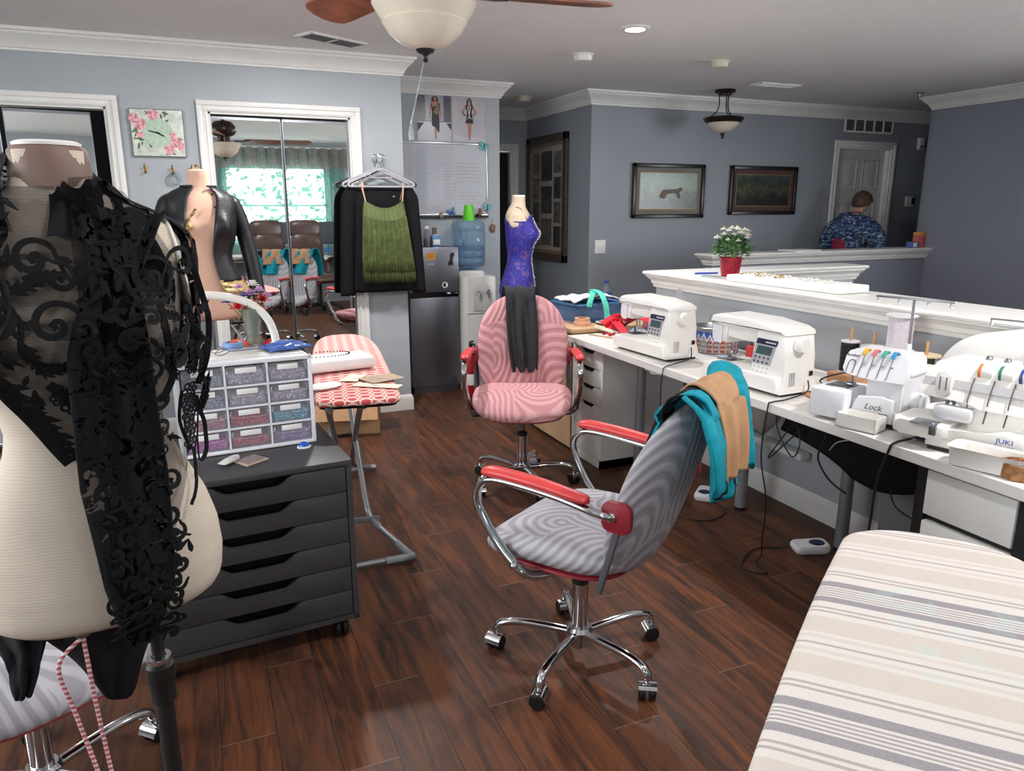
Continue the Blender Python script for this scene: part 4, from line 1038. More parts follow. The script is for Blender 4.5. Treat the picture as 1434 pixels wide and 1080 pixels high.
mat('kraft', (186, 160, 138), .8, var=.06); mat('cream_card', (236, 226, 206), .7, var=.04)
def card(name, x, y, rz, w_, h_, m, label, z=0, tilt=0, cat='paper tag'):
    t = thing(name, label, cat, (x, y, BT + .003 + z), rad(rz), 'paper tags on the ironing board', rot=(0, rad(tilt), rad(rz)))
    MB().prism(rrect(w_, h_, .006), .001).build('card', m, t)
    MB().prism([(w_ * .1 * i - w_ * .25, h_ * .12 * ((i * 7) % 3 - 1) + s_ * h_ * .02) for i, s_ in ((0, 1), (1, 1), (2, 1), (3, 1), (3, -1), (2, -1), (1, -1), (0, -1))], .0002, Matrix.Translation((0, 0, .0011))).build('print', 'ink_grey', t, 0)
    return t
card('paper_tag', 2.85, -.64, 20, .115, .15, 'kraft', 'brown kraft paper tag at the right edge of the coral ironing board', .004)
card('paper_tag', 2.75, -.60, -35, .06, .19, 'cream_card', 'long cream paper tag lying aslant beside the kraft tag', .0)
card('paper_tag', 2.91, -.54, 60, .07, .12, 'cream_card', 'short cream paper tag under the corner of the kraft tag', .0015)
o = MB().pad(lambda th: (.05 * math.cos(th), .075 * math.sin(th)), .008, lambda u, v, w_: (u, v, w_ + .004), 32, 4, 4, .003).build('oval_pad', 'foam_white', None, 180)
tag(o, 'white oval pad on the coral ironing board next to the organiser', 'pad', loc=(2.80, -.405, BT + .003), rz=rad(20))

# striped board in the foreground
sa = math.atan2(-.74, .67)
SO = (.67 * .05 - .74 * .17, -.74 * .05 - .67 * .17)
t = thing('ironing_board', 'wide ironing board with beige and grey striped cover in the near corner', 'ironing board', (*SO, 0), sa)
raw = [(1.383, 0), (1.38, .05), (1.36, .10), (1.32, .137), (1.25, .152), (1.0, .187), (.65, .222), (.3, .245), (.1, .235), (.03, .2), (0, .1), (0, 0)]
cxs = .69
so = outline_of([(x - cxs, y) for x, y in raw] + [(x - cxs, -y) for x, y in reversed(raw[1:-1])])
SZ = .90
MB().pad(so, .006, lambda u, v, w_: (u + cxs, v, SZ - .006 + w_), 120, 10, 26, .05).build('padded_cover', 'stripe_linen', t, 180)
MB().pad(lambda th: tuple(.94 * c for c in so(th)), .004, lambda u, v, w_: (u + cxs, v, SZ - .062 + w_), 60, 3).build('deck', 'steel', t, 60)
for s_ in (1, -1):
    f = MB().tube([(.25 if s_ > 0 else 1.05, -.09, SZ - .065), (.4 if s_ > 0 else .9, -.09, .72), (1.0 if s_ > 0 else .3, -.12, .10), (1.05 if s_ > 0 else .25, -.2, .02), (1.05 if s_ > 0 else .25, .2, .02), (1.0 if s_ > 0 else .3, .12, .10), (.4 if s_ > 0 else .9, .09, .72), (.25 if s_ > 0 else 1.05, .09, SZ - .065)], .0125, 12, 5).build('leg_frame', 'tube_grey', t)

# cardboard box under the coral board
mat('cardboard', (168, 128, 94), .85, var=.05, vs=10); mat('cardboard_in', (140, 104, 76), .9, var=.05)
t = thing('cardboard_box', 'open cardboard box on the floor against the closet under the ironing board', 'box', (4.88, -.85, 0), rad(-14))
b_ = MB()
for q in ((-.13, .13, -.22, -.216, 0, .2), (-.13, .13, .216, .22, 0, .2), (-.13, -.126, -.22, .22, 0, .2), (.126, .13, -.22, .22, 0, .2), (-.13, .13, -.22, .22, 0, .004)): b_.bx(*q)
b_.build('carton', 'cardboard', t, 0)
for c_, d_, ro in (((-.18, 0, .165), (.004, .42, .13), (0, 50, 0)), ((.155, 0, .255), (.004, .42, .13), (0, 25, 0)), ((0, -.275, .215), (.25, .125, .004), (-18, 0, 0)), ((0, .265, .24), (.25, .125, .004), (40, 0, 0))):
    MB().box(c_, d_, 0, Euler(tuple(rad(v) for v in ro))).build('flap', 'cardboard', t, 0)
# ---------------------------------------------------------------- dress forms
def m_jersey(name, c, c2):
    m = bpy.data.materials.new(name); n = NT(m); v = n.obj(); x, y, z = n.sep(v)
    wob = n.noise(n.obj((6, 6, 6)), 1.5, 3)
    s_ = n.math('SINE', n.math('MULTIPLY', n.math('ADD', z, n.math('MULTIPLY', wob, .02)), 1350))
    f = n.math('ADD', n.math('MULTIPLY', s_, .5), .5)
    n.col(n.mix(n.math('MULTIPLY', f, .4), c, c2)); n.b.inputs['Roughness'].default_value = .85; n.b.inputs['Specular IOR Level'].default_value = .15
    n.bump(f, .12, .002); M[name] = m
m_jersey('jersey_cream', (200, 187, 172), (182, 167, 150))
m_jersey('jersey_peach', (222, 180, 158), (212, 168, 146))
m_jersey('jersey_ivory', (206, 188, 166), (194, 174, 150))
mat('neck_brown', (112, 88, 78), .55, var=.04)
mat('plate_white', (232, 228, 222), .45, var=.02)

FORM = [  # z fraction of body height, half width, half depth, forward shift
    (0, .150, .098, .0), (.012, .163, .108, 0), (.04, .175, .116, 0), (.10, .180, .120, -.002), (.17, .176, .118, -.004), (.24, .162, .110, -.003), (.31, .138, .1, 0),
    (.38, .115, .088, .004), (.43, .108, .085, .006), (.48, .113, .088, .008), (.54, .132, .096, .010), (.60, .143, .102, .012), (.66, .150, .104, .012), (.72, .155, .102, .008),
    (.78, .162, .098, .002), (.82, .163, .092, -.004), (.85, .152, .084, -.008), (.875, .128, .074, -.010), (.895, .098, .066, -.010), (.91, .074, .060, -.008), (.925, .060, .056, -.005), (.95, .052, .051, -.002), (1.0, .049, .049, .0)]
def form_ring(f, n=56, k=1.0, off=0.0, bust=1.0):
    for i in range(len(FORM) - 1):
        if FORM[i][0] <= f <= FORM[i + 1][0] + 1e-9: break
    a, b = FORM[i], FORM[i + 1]; q = (f - a[0]) / max(1e-9, b[0] - a[0]); q = max(0, min(1, q))
    hw, hd, sh = (a[j] + (b[j] - a[j]) * q for j in (1, 2, 3))
    return hw * k + off, hd * k + off, sh * k
def form_pt(th, f, H_, k=1.0, off=0.0, bust=1.0):
    """point of the body surface; th=0 is the front (+x), +90 deg is +y"""
    hw, hd, sh = form_ring(f, k=k, off=off)
    c, s_ = math.cos(th), math.sin(th)
    p = 2.35
    x = hd * math.copysign(abs(c) ** (2 / p), c); y = hw * math.copysign(abs(s_) ** (2 / p), s_)
    b = 0
    for sg in (1, -1): b += math.exp(-((th - sg * .62) / .36) ** 2) * math.exp(-((f - .655) / .075) ** 2)
    seat = math.exp(-((abs(th) - PI) / .9) ** 2) * math.exp(-((f - .13) / .1) ** 2)
    return V((x + sh + .040 * bust * b * max(0, c) - .02 * seat, y, f * H_))
def body_mesh(H_, k=1, bust=1.0, n=64, m=60):
    mb = MB(); rings = []
    for i in range(m + 1):
        f = i / m; rings.append([form_pt(((j / n * 2 * PI + PI) % (2 * PI)) - PI, f, H_, k, 0, bust) for j in range(n)])
    return mb.loft(rings)

# --- cream form in a black lace shawl, close to the camera
LA = (1.285, .182); LF = math.atan2(-LA[1], -LA[0])
LZ, LH = .835, .715
t = thing('dress_form', 'cream dress form in the near corner draped with black lace', 'dress form', (*LA, 0), LF, 'dress forms')
def up(mb, z): return mb.xf(Matrix.Translation((0, 0, z)))
tor = up(body_mesh(LH, 1.0), LZ).build('torso', 'jersey_cream', t, 60)
MB().lathe([(.0545, -.05), (.0525, -.02), (.051, .0), (.046, .006), (0, .006)], (0, 0, LZ + LH), 36, cap=False).build('neck_band', 'neck_brown', t)
MB().lathe([(0, .0), (.043, .002), (.044, .006), (.038, .009), (0, .010)], (0, 0, LZ + LH + .005), 36).build('neck_cap', 'plate_white', t)
for sg in (1, -1):
    MB().pad(lambda th: (.066 * math.cos(th), .082 * math.sin(th)), .006, lambda u, v, w_: (u - .006, sg * (.160 + w_ - .012 * (v / .08) - .004), LZ + LH * .76 + v), 32, 4).build('arm_plate', 'plate_white', t, 180)
st = MB().cyl((-.03, .06, .58), (-.03, .06, LZ + .1), .011, seg=16).build('stand_pole', 'black_plastic', t)
MB().cyl((-.03, .06, .20), (-.03, .06, .60), .0155, seg=18).build('outer_pole', 'black_plastic', t)
MB().lathe([(.0165, .60), (.021, .605), (.021, .64), (.024, .645), (.024, .675), (.0185, .68), (.0125, .685)], (-.03, .06, 0), 22, cap=False).build('height_collar', 'black_plastic', t)
MB().lathe([(.0125, .682), (.0205, .682), (.022, .687), (.0205, .692), (.0125, .692)], (-.03, .06, 0), 22, cap=False).build('collar_ring', 'chrome', t)
for k in range(4):
    a = rad(30 + 90 * k); c, s_ = math.cos(a), math.sin(a)
    MB().tube([(-.03, .06, .24), (-.03 + c * .05, .06 + s_ * .05, .22), (-.03 + c * .26, .06 + s_ * .26, .03), (-.03 + c * .29, .06 + s_ * .29, .012)], .011, 10, 3).build('stand_leg', 'black_plastic', t)
MB().lathe([(0, 0), (.008, -.004), (.012, -.012), (.011, -.02), (0, -.024)], (.08, -.045, LZ + .012), 14).build('lace_eyelet', 'steel', t)

# red and white twisted drawcord hanging from the form
mat('cord_red', (188, 96, 104), .8, var=.3, vs=160); 
W2 = Matrix.Translation((*LA, 0)) @ Matrix.Rotation(LF, 4, 'Z')
def lw(x, y, z): return W2 @ V((x, y, z))
def m_cord():
    m = bpy.data.materials.new('twist_cord'); n = NT(m); v = n.obj(); x, y, z = n.sep(v)
    f = n.math('GREATER_THAN', n.math('SINE', n.math('MULTIPLY', n.math('ADD', z, n.math('MULTIPLY', x, .6)), 700)), 0)
    n.col(n.mix(f, (178, 84, 96), (220, 196, 190))); n.b.inputs['Roughness'].default_value = .8; M['twist_cord'] = m
m_cord()
o = MB().tube([lw(.085, -.045, .835), lw(.083, -.042, .72), lw(.08, -.036, .60), lw(.082, -.03, .50), lw(.08, -.025, .42)], .0032, 8, 6).tube([lw(.087, -.048, .825), lw(.092, -.082, .79), lw(.088, -.07, .70), lw(.084, -.05, .56), lw(.082, -.04, .42)], .0032, 8, 6).build('drawcord', 'twist_cord')
tag(o, 'red and white twisted cord hanging below the cream dress form', 'cord')

# --- lace shawl -----------------------------------------------------------
def m_net():
    m = bpy.data.materials.new('black_net'); n = NT(m); t_ = n.t; t_.nodes.remove(n.b)
    f = n.noise(n.obj((1, 1, 1)), 900, 2)
    tr = n.n('ShaderNodeBsdfTransparent'); tr.inputs[0].default_value = (.74, .73, .74, 1)
    df = n.n('ShaderNodeBsdfDiffuse'); df.inputs[0].default_value = lin((20, 20, 23))
    mx_ = n.n('ShaderNodeMixShader'); n.l(n.math('MULTIPLY', f, .62), mx_.inputs[0]); n.l(tr.outputs[0], mx_.inputs[1]); n.l(df.outputs[0], mx_.inputs[2])
    n.l(mx_.outputs[0], t_.nodes['Material Output'].inputs[0]); M['black_net'] = m
m_net()
def m_lace():
    """dense lace cloth: black thread with small see-through gaps"""
    m = bpy.data.materials.new('dense_lace'); n = NT(m); t_ = n.t; b = n.b
    f = n.noise(n.obj(), 34, 4, .6, 1.6); f2 = n.noise(n.obj(), 110, 2)
    b.inputs['Base Color'].default_value = lin((14, 14, 16)); b.inputs['Roughness'].default_value = .85; b.inputs['Specular IOR Level'].default_value = .2
    tr = n.n('ShaderNodeBsdfTransparent'); tr.inputs[0].default_value = (.55, .54, .55, 1)
    mx_ = n.n('ShaderNodeMixShader'); n.l(n.math('GREATER_THAN', f, .565), mx_.inputs[0]); n.l(b.outputs[0], mx_.inputs[1]); n.l(tr.outputs[0], mx_.inputs[2])
    n.l(mx_.outputs[0], t_.nodes['Material Output'].inputs[0]); n.bump(f2, .5, .003); M['dense_lace'] = m
m_lace()
mat('lace_thread', (12, 12, 14), .8, spec=.2, var=.15, vs=90, bump=.4, bs=400, bd=.001)
def interp(tab, v):
    for i in range(len(tab) - 1):
        if v <= tab[i + 1][0]: break
    a, b = tab[i], tab[i + 1]; q = max(0, min(1, (v - a[0]) / (b[0] - a[0])))
    return [x + (y - x) * q for x, y in zip(a[1:], b[1:])]
def on_body(y, z, off):
    """front surface x of the cream form at local y,z, with an offset; falls away smoothly past the side"""
    f = max(0.0, min(.93, (z - LZ) / LH)); hw, hd, sh = form_ring(f)
    yy = y / (hw + off)
    if abs(yy) < .97:
        th = math.asin(max(-1, min(1, math.copysign(abs(yy) ** (2.35 / 2), yy))))
        x = form_pt(th, f, LH, off=off).x
    else:
        x0 = form_pt(math.copysign(1.33, yy), f, LH, off=off).x; x = x0 - (abs(yy) - .97) * .16
    return x
class Panel:
    """a piece of the shawl: rows of (v, y_inner, z_inner, y_outer, z_outer, lift)"""
    def __init__(s, tab, lift=.008, ripple=.004, seed=0, nf=3): s.tab, s.lift, s.rp, s.seed, s.nf = tab, lift, ripple, seed, nf
    def P(s, u, v, d=0):
        y0, z0, y1, z1, lf = interp(s.tab, v)
        e = u * u * (3 - 2 * u) * .35 + u * .65
        y = y0 + (y1 - y0) * e; z = z0 + (z1 - z0) * e
        x = on_body(y, z, .006) + lf + s.rp * math.sin(u * s.nf * 6.283 + v * 3 + s.seed) + .003 * mnoise.noise(V((y * 25, z * 25, s.seed)))
        return V((x + d, y, z))
    def net(s, name, m, par, nu=24, nv=60): return MB().grid(lambda u, v: s.P(u, v), nu, nv).build(name, m, par, 180)
# left front panel (viewer's left) and right front panel, from neck and shoulders down
pl = Panel([(0, .0, 1.500, -.06, 1.500, .008), (.12, .02, 1.48, -.14, 1.475, .007), (.25, .03, 1.44, -.20, 1.42, .007), (.45, .03, 1.33, -.235, 1.34, .009), (.6, .015, 1.26, -.21, 1.285, .012), (.75, -.005, 1.20, -.125, 1.262, .014), (.9, -.014, 1.15, -.07, 1.19, .013), (1, -.024, 1.113, -.030, 1.12, .012)], seed=1)
pr_ = Panel([(0, .02, 1.512, .055, 1.515, .01), (.10, .012, 1.48, .095, 1.495, .012), (.22, .012, 1.42, .122, 1.44, .014), (.36, .012, 1.33, .158, 1.365, .020), (.46, .014, 1.265, .188, 1.29, .028), (.54, .015, 1.22, .182, 1.235, .032), (.64, .017, 1.14, .172, 1.165, .036), (.76, .02, 1.05, .135, 1.085, .032), (.88, .024, .97, .10, 1.0, .028), (1, .034, .885, .085, .925, .026)], seed=2, ripple=.007, nf=2.5)
sh = thing('lace_shawl', 'black lace shawl with scroll embroidery over the cream dress form', 'shawl', (*LA, 0), LF)
nl = pl.net('net', 'black_net', sh); nr_ = pr_.net('net', 'black_net', sh)
MB().grid(lambda u, v: pl.P(.5 + .5 * u, .13 + .55 * v, .0025), 30, 40).build('dense_patch', 'dense_lace', sh, 180)
# back and shoulder wrap
def wrap(u, v):
    th = 1.25 + u * (2 * PI - 2.5); f = .945 - .42 * v
    p = form_pt(((th + PI) % (2 * PI)) - PI, f, LH, off=.012 + .02 * v + .004 * math.sin(u * 40))
    return V((p.x, p.y, p.z + LZ))
MB().grid(wrap, 48, 20).build('back_wrap', 'dense_lace', sh, 180)
# loose cowl of lace gathered over the neck and right shoulder, and a smaller one on the left
def cowl(zt, y0, y1, drop, seed):
    def fn(u, v):
        y = y0 + (y1 - y0) * u; z1 = interp(zt, u)[0]
        if v < .4:
            q = 1 - v / .4; x = -.012 - .095 * q ** .6; z = z1 - .17 * q ** 1.6
        else:
            q = (v - .4) / .6; z = z1 - drop * q ** 1.25; x = -.012 + (on_body(y, z, .014) + .016 + .012) * min(1, q ** .55)
        rip = .0045 * math.sin(u * 26 + v * 5 + seed) * (.3 + v) + .006 * mnoise.noise(V((u * 6, v * 5, seed)))
        return V((x + rip, y + .006 * math.sin(v * 9 + seed), z + rip * .5))
    return fn
MB().grid(cowl([(0, 1.553), (.25, 1.548), (.5, 1.522), (.75, 1.49), (1, 1.44)], -.012, .135, .12, 1), 50, 40).build('shoulder_cowl', 'dense_lace', sh, 180)
MB().grid(cowl([(0, 1.42), (.4, 1.475), (.7, 1.53), (1, 1.552)], -.20, -.055, .11, 4), 44, 36).build('shoulder_cowl', 'dense_lace', sh, 180)
# dense stole fold running from the shoulder to below the hip
fold = [(.07, .072, 1.47), (.115, .062, 1.41), (.14, .052, 1.35), (.155, .046, 1.27), (.15, .050, 1.17), (.145, .055, 1.08), (.15, .060, .98), (.15, .060, .91), (.145, .052, .86), (.14, .046, .82)]
def fhalf(v): return interp([(0, .052), (.1, .036), (.17, .026), (.24, .036), (.33, .05), (.55, .06), (.75, .050), (.88, .034), (1, .012)], v)[0]
drape('stole_fold', fold, fhalf, .003, 'dense_lace', sh, seed=31, fold=.005, nf=3.2, nu=50, nv=130, side=(0, 1, 0))

class Lace:
    def __init__(s, panel): s.p, s.mb = panel, MB(); s.k = 0
    def st(s, pts, w_):
        """stroke in panel (y,z) metres, mapped back to the panel surface"""
        s.k += 1; out = []
        for y, z in pts:
            if y > .15: y = .15 + (y - .15) * .75
            out.append(V((on_body(y, z, .006) + s.lift(y, z) + .004 + (s.k % 7) * .0002, y, z)))
        s.mb.tube(out, [(.0012, q) for q in w_], 6, flat=(1, 0, 0))
    def lift(s, y, z):
        best = None
        for v in s.p.tab:
            zz = (v[2] + v[4]) / 2
            if best is None or abs(zz - z) < best[0]: best = (abs(zz - z), v[5])
        return best[1] + s.p.rp
    def scroll(s, y, z, r, a0, turns=1.4, hand=1, w_=.004, tail=1.2):
        pts = []
        for i in range(int(22 * turns) + 1):
            q = i / (22 * turns); a = a0 + hand * turns * 2 * PI * q; rr = r * (.12 + .88 * q ** 1.1)
            pts.append((y + rr * math.cos(a), z + rr * math.sin(a)))
        if tail:
            a = a0 + hand * turns * 2 * PI; tx, tz = -math.sin(a) * hand, math.cos(a) * hand
            e = pts[-1]
            for i in range(1, 7): pts.append((e[0] + tx * r * tail * i / 6 + math.cos(a) * r * .25 * (i / 6) ** 2, e[1] + tz * r * tail * i / 6 + math.sin(a) * r * .25 * (i / 6) ** 2))
        n_ = len(pts); s.st(pts, [w_ * (.55 + .75 * math.sin(PI * (i / (n_ - 1)) ** .8)) for i in range(n_)])
        s.st([(y + r * .1 * math.cos(k), z + r * .1 * math.sin(k)) for k in (0, 1.5, 3, 4.5, 6)], [w_ * 1.3] * 5)
    def leaf(s, y, z, a, L_, w_, teeth=4):
        c, d = math.cos(a), math.sin(a)
        s.st([(y + c * L_ * q, z + d * L_ * q) for q in (0, .25, .5, .75, 1)], [w_ * .35, w_, w_ * .95, w_ * .6, .0006])
        for k in range(teeth):
            q = .15 + .7 * k / teeth
            for sg in (1, -1):
                b = a + sg * .75; l2 = L_ * .28 * (1 - .5 * q); s.st([(y + c * L_ * q, z + d * L_ * q), (y + c * L_ * q + math.cos(b) * l2 * .6, z + d * L_ * q + math.sin(b) * l2 * .6), (y + c * L_ * q + math.cos(b) * l2, z + d * L_ * q + math.sin(b) * l2)], [w_ * .6, w_ * .5, .0006])
    def flower(s, y, z, r, n_=6):
        for k in range(n_):
            a = 2 * PI * k / n_; cy, cz_ = y + math.cos(a) * r * .62, z + math.sin(a) * r * .62
            s.st([(cy + r * .3 * math.cos(b), cz_ + r * .3 * math.sin(b)) for b in [2 * PI * i / 9 for i in range(10)]], [r * .12] * 10)
        s.st([(y - r * .12, z), (y, z), (y + r * .12, z)], [r * .1, r * .16, r * .1])
    def line(s, pts, w_): 
        q = [(p.x, p.y) for p in catmull([(a, b, 0) for a, b in pts], 8)]; s.st(q, [w_] * len(q))
    def done(s, name): return s.mb.build(name, 'lace_thread', sh, 60)
rg = random.Random(11)
L = Lace(pl)
L.scroll(-.035, 1.405, .028, 2.4, 1.35, -1, .0045, 1.6); L.scroll(-.006, 1.378, .02, -.5, 1.3, 1, .004, 1.2); L.scroll(-.02, 1.318, .034, 1.7, 1.25, -1, .0045, 1.8)
L.scroll(-.085, 1.44, .03, .4, 1.3, 1, .005, 1.4); L.scroll(-.12, 1.37, .035, 2.2, 1.35, -1, .006, 1.2); L.scroll(-.09, 1.33, .028, -1, 1.3, 1, .006, 1.2); L.scroll(-.15, 1.42, .03, 1, 1.2, -1, .006, 1); L.scroll(-.15, 1.32, .03, 2, 1.2, 1, .006, 1)
L.line([(-.10, 1.36), (-.06, 1.33), (-.06, 1.28), (-.02, 1.262), (.02, 1.27), (.03, 1.31), (.01, 1.35)], .0045); L.line([(-.17, 1.47), (-.12, 1.45), (-.08, 1.40), (-.07, 1.34), (-.1, 1.29)], .007)
for y, z, a, l in ((-.07, 1.36, .4, .07), (-.09, 1.39, 1.1, .05), (-.05, 1.38, .1, .05), (-.11, 1.30, -.6, .06), (-.06, 1.30, -1.2, .06), (-.13, 1.46, .2, .05), (-.10, 1.28, -2.2, .04), (-.035, 1.24, -1.0, .05), (-.05, 1.255, .1, .06), (-.055, 1.23, -1.6, .06), (-.13, 1.34, -2.8, .06), (-.16, 1.38, -1, .05), (-.02, 1.225, .3, .05)): L.leaf(y, z, a, l, .007)
L.flower(-.012, 1.205, .018, 7); L.flower(-.005, 1.222, .012, 6); L.flower(-.028, 1.215, .012, 6)
# scalloped inner edge band running down to the point of the left panel
edge = [(-.125, 1.262), (-.10, 1.24), (-.085, 1.215), (-.07, 1.19), (-.055, 1.163), (-.042, 1.138), (-.028, 1.115)]
L.line(edge, .008); L.line([(y + .012, z + .004) for y, z in edge[:-1]], .007)
for i, (y, z) in enumerate(edge[:-1]): L.leaf(y + .006, z, -.15 - .04 * i, .036, .006, 2); L.leaf(y + .012, z - .012, -.3, .03, .005, 2)
L.line([(-.04, 1.235), (-.015, 1.20), (-.005, 1.17), (.0, 1.14)], .004); L.line([(.0, 1.20), (.012, 1.16), (.03, 1.15)], .005)
for i in range(80): # crowded ground stitches where the lace is dense
    y = -.10 + rg.gauss(0, .045); z = 1.37 + rg.gauss(0, .05); L.leaf(y, z, rg.uniform(0, 6.28), rg.uniform(.015, .035), .0045, 1) if y < -.055 else None
L.done('lace_motifs')
L = Lace(pr_)
L.scroll(.105, 1.375, .03, 2.6, 1.3, -1, .0045, 1.3); L.scroll(.155, 1.39, .026, 1.0, 1.3, 1, .004, 1.2); L.scroll(.075, 1.40, .02, 2.0, 1.3, 1, .004, 1)
L.line([(.06, 1.42), (.08, 1.35), (.12, 1.345), (.135, 1.385)], .004); L.line([(.165, 1.42), (.185, 1.36), (.2, 1.30), (.192, 1.24), (.17, 1.19)], .0055); L.line([(.11, 1.34), (.115, 1.28), (.12, 1.23), (.10, 1.19)], .006)
for y, z, a, l in ((.15, 1.335, -1.2, .05), (.155, 1.30, -2.3, .05), (.158, 1.30, -.9, .05), (.16, 1.28, -1.57, .06), (.14, 1.31, 2.6, .04), (.175, 1.31, .5, .035), (.12, 1.345, 2.2, .045), (.13, 1.30, -2, .05), (.185, 1.25, -1.8, .05), (.11, 1.26, -1.2, .05), (.18, 1.14, 1.3, .07), (.175, 1.13, 1.9, .05)): L.leaf(y, z, a, l, .0065)
L.scroll(.128, 1.255, .02, 0, 1.3, 1, .006, .8); L.scroll(.185, 1.25, .018, 3, 1.3, -1, .006, .8); L.flower(.155, 1.228, .014, 6)
for k in range(5): L.flower(.15 - .002 * k, 1.185 - .021 * k, .0165 - .001 * k, 6)
L.line([(.135, 1.19), (.128, 1.14), (.14, 1.09)], .003); L.line([(.165, 1.15), (.178, 1.12), (.172, 1.08), (.152, 1.07), (.158, 1.11), (.168, 1.145)], .004); L.line([(.17, 1.20), (.185, 1.195), (.19, 1.175), (.178, 1.168)], .006)
L.line([(.145, 1.09), (.14, 1.05), (.125, 1.02)], .003)
for k in range(16):
    z = 1.0 - .012 * k; L.scroll(.075 + .012 * math.sin(k * 2.1), z, .012, k, 1.1, 1 if k % 2 else -1, .003, .8)
L.scroll(.085, .945, .016, 1, 1.2, 1, .0035, 1); L.scroll(.095, .975, .015, 2, 1.2, -1, .0035, 1)
for y, z in ((.03, .905), (.022, .89), (.026, .868), (.02, .85)): L.line([(.05, z), (.03, z - .012), (y - .028, z - .016)], .0022); L.line([(.05, z + .01), (.025, z + .006), (y - .028, z - .014)], .0022)
for i in range(46):
    z = .88 + .0098 * i; y = .055 + .045 * math.sin(i * 2.4); r_ = .011 + .006 * ((i * 7) % 5) / 4
    L.scroll(y, z, r_, i * 1.7, 1.15, 1 if i % 2 else -1, .0034, .7)
for i in range(110):
    y = .06 + rg.gauss(0, .02); z = rg.uniform(.92, 1.44); L.leaf(y, z, rg.uniform(0, 6.28), rg.uniform(.015, .03), .0045, 1)
L.done('lace_motifs')

# black garment draped over the grey chair behind the form, under its hips
cb = cl(BC, -150)
o = drape('black_garment', [lw(-.10, -.15, .80), lw(.0, -.15, .82), lw(.05, -.135, .81), lw(.07, -.125, .78), lw(.07, -.12, .745)], lambda v: .045 * (1.2 - v), .005, 'black_cloth', seed=51, fold=.006, nf=2, nu=20, nv=40, side=lw(0, 1, 0) - lw(0, 0, 0))
tag(o, 'black cloth point hanging below the left hip of the cream dress form', 'garment')
def skirt(u, v):
    a = 2 * u - 1; wd = .098 * (1 - .45 * v * v)
    return lw(.075 - .06 * a * a - .02 * v + .006 * math.sin(u * 19 + 2 * v), -.018 + .012 * v + wd * a, .835 - (.155 - .10 * a * a) * v)
o = MB().grid(skirt, 40, 24, .006).build('black_garment', 'black_cloth', None, 180)
tag(o, 'black cloth hanging in a rounded fold below the cream dress form', 'garment')

# --- peach form in a black leather jacket
PA = (4.05, -.045)
t = thing('dress_form', 'peach dress form wearing an open black leather jacket', 'dress form', (*PA, 0), rad(188), 'dress forms')
PZ, PH = .92, .715
up(body_mesh(PH, .92, 1.1), PZ).build('torso', 'jersey_peach', t, 60)
MB().lathe([(.0455, -.02), (.047, 0), (.046, .012), (.03, .02), (.012, .022), (0, .022)], (0, 0, PZ + PH), 28, cap=False).build('neck_cap', 'jersey_peach', t)
MB().lathe([(0, .02), (.006, .021), (.006, .03), (.009, .033), (.006, .042), (0, .043)], (0, 0, PZ + PH), 14).build('neck_finial', 'brass', t)
MB().cyl((0, 0, .05), (0, 0, PZ + .05), .014, seg=16).build('stand_pole', 'steel', t)
MB().lathe([(0, 0), (.15, .0), (.155, .008), (.14, .018), (.05, .03), (.02, .06), (.016, .08), (0, .08)], seg=32).build('stand_base', 'black_plastic', t)
W3 = Matrix.Translation((*PA, 0)) @ Matrix.Rotation(rad(188), 4, 'Z')
mat('leather_black', (24, 24, 27), .46, var=.15, vs=18, bump=.5, bs=45, bd=.004)
mat('gold_lace', (150, 128, 82), .5, .2, var=.45, vs=90)
j = thing('leather_jacket', 'open black leather jacket with gold lace trim on the peach dress form', 'jacket', (*PA, 0), rad(188))
def jk(th0, th1, f0, f1, name, m, off=.012, lowcut=None):
    def fn(u, v):
        a0, a1 = (th0(v), th1(v)) if callable(th0) else (th0, th1)
        th = a0 + (a1 - a0) * u; f = f1 + (f0 - f1) * v
        p = form_pt(((th + PI) % (2 * PI)) - PI, f, PH, .92, off + .006 * mnoise.noise(V((u * 6, v * 5, 3))) + .018 * v, 1.1)
        return V((p.x, p.y, p.z + PZ))
    return MB().grid(fn, 30, 30, .005).build(name, m, j, 180)
jk(lambda v: .42 - .30 * math.sin(PI * min(1, v * .75)), lambda v: PI, .27, .915, 'front_panel', 'leather_black'); jk(lambda v: -.28 - .75 * v ** 1.3, lambda v: -PI, .40, .915, 'front_panel', 'leather_black')
jk(lambda v: .16 + .10 * v, lambda v: 1.5, .20, .285, 'lace_hem', 'gold_lace', .026); jk(lambda v: -.62, lambda v: -1.6, .33, .415, 'lace_hem', 'gold_lace', .026)
MB().tube([V((form_pt(a, .915, PH, .92, .017).x, form_pt(a, .915, PH, .92, .017).y, form_pt(a, .915, PH).z + PZ)) for a in [.30 + (2 * PI - .72) * i / 40 if True else 0 for i in range(41)]], .005, 8).build('collar_binding', 'leather_black', j)
for sg in (1, -1):
    P_ = [(-.008, sg * .115, PZ + PH * .842), (-.008, sg * .155, PZ + PH * .80), (0, sg * .186, PZ + PH * .66), (.01, sg * .215, PZ + PH * .45), (.02, sg * .235, PZ + PH * .22), (.025, sg * .245, PZ + PH * .12)]
    MB().tube(P_, [(.03, .022), (.055, .036), (.056, .040), (.05, .04), (.045, .036), (.046, .036)], 20, 8, flat=(1, 0, 0)).build('sleeve', 'leather_black', j, 180)
for k in range(5): MB().ball((.112 + .012 * math.sin(k), .042 + .004 * k, PZ + PH * (.86 - .085 * k)), .006, 1).build('snap_button', 'black_gloss', j)
drape('lapel_trim', [(.10, -.05, PZ + PH * .74), (.125, -.075, PZ + PH * .70), (.12, -.11, PZ + PH * .655)], .022, .004, 'gold_lace', j, seed=3, fold=.004, nu=12, nv=16, side=(0, .6, .8))

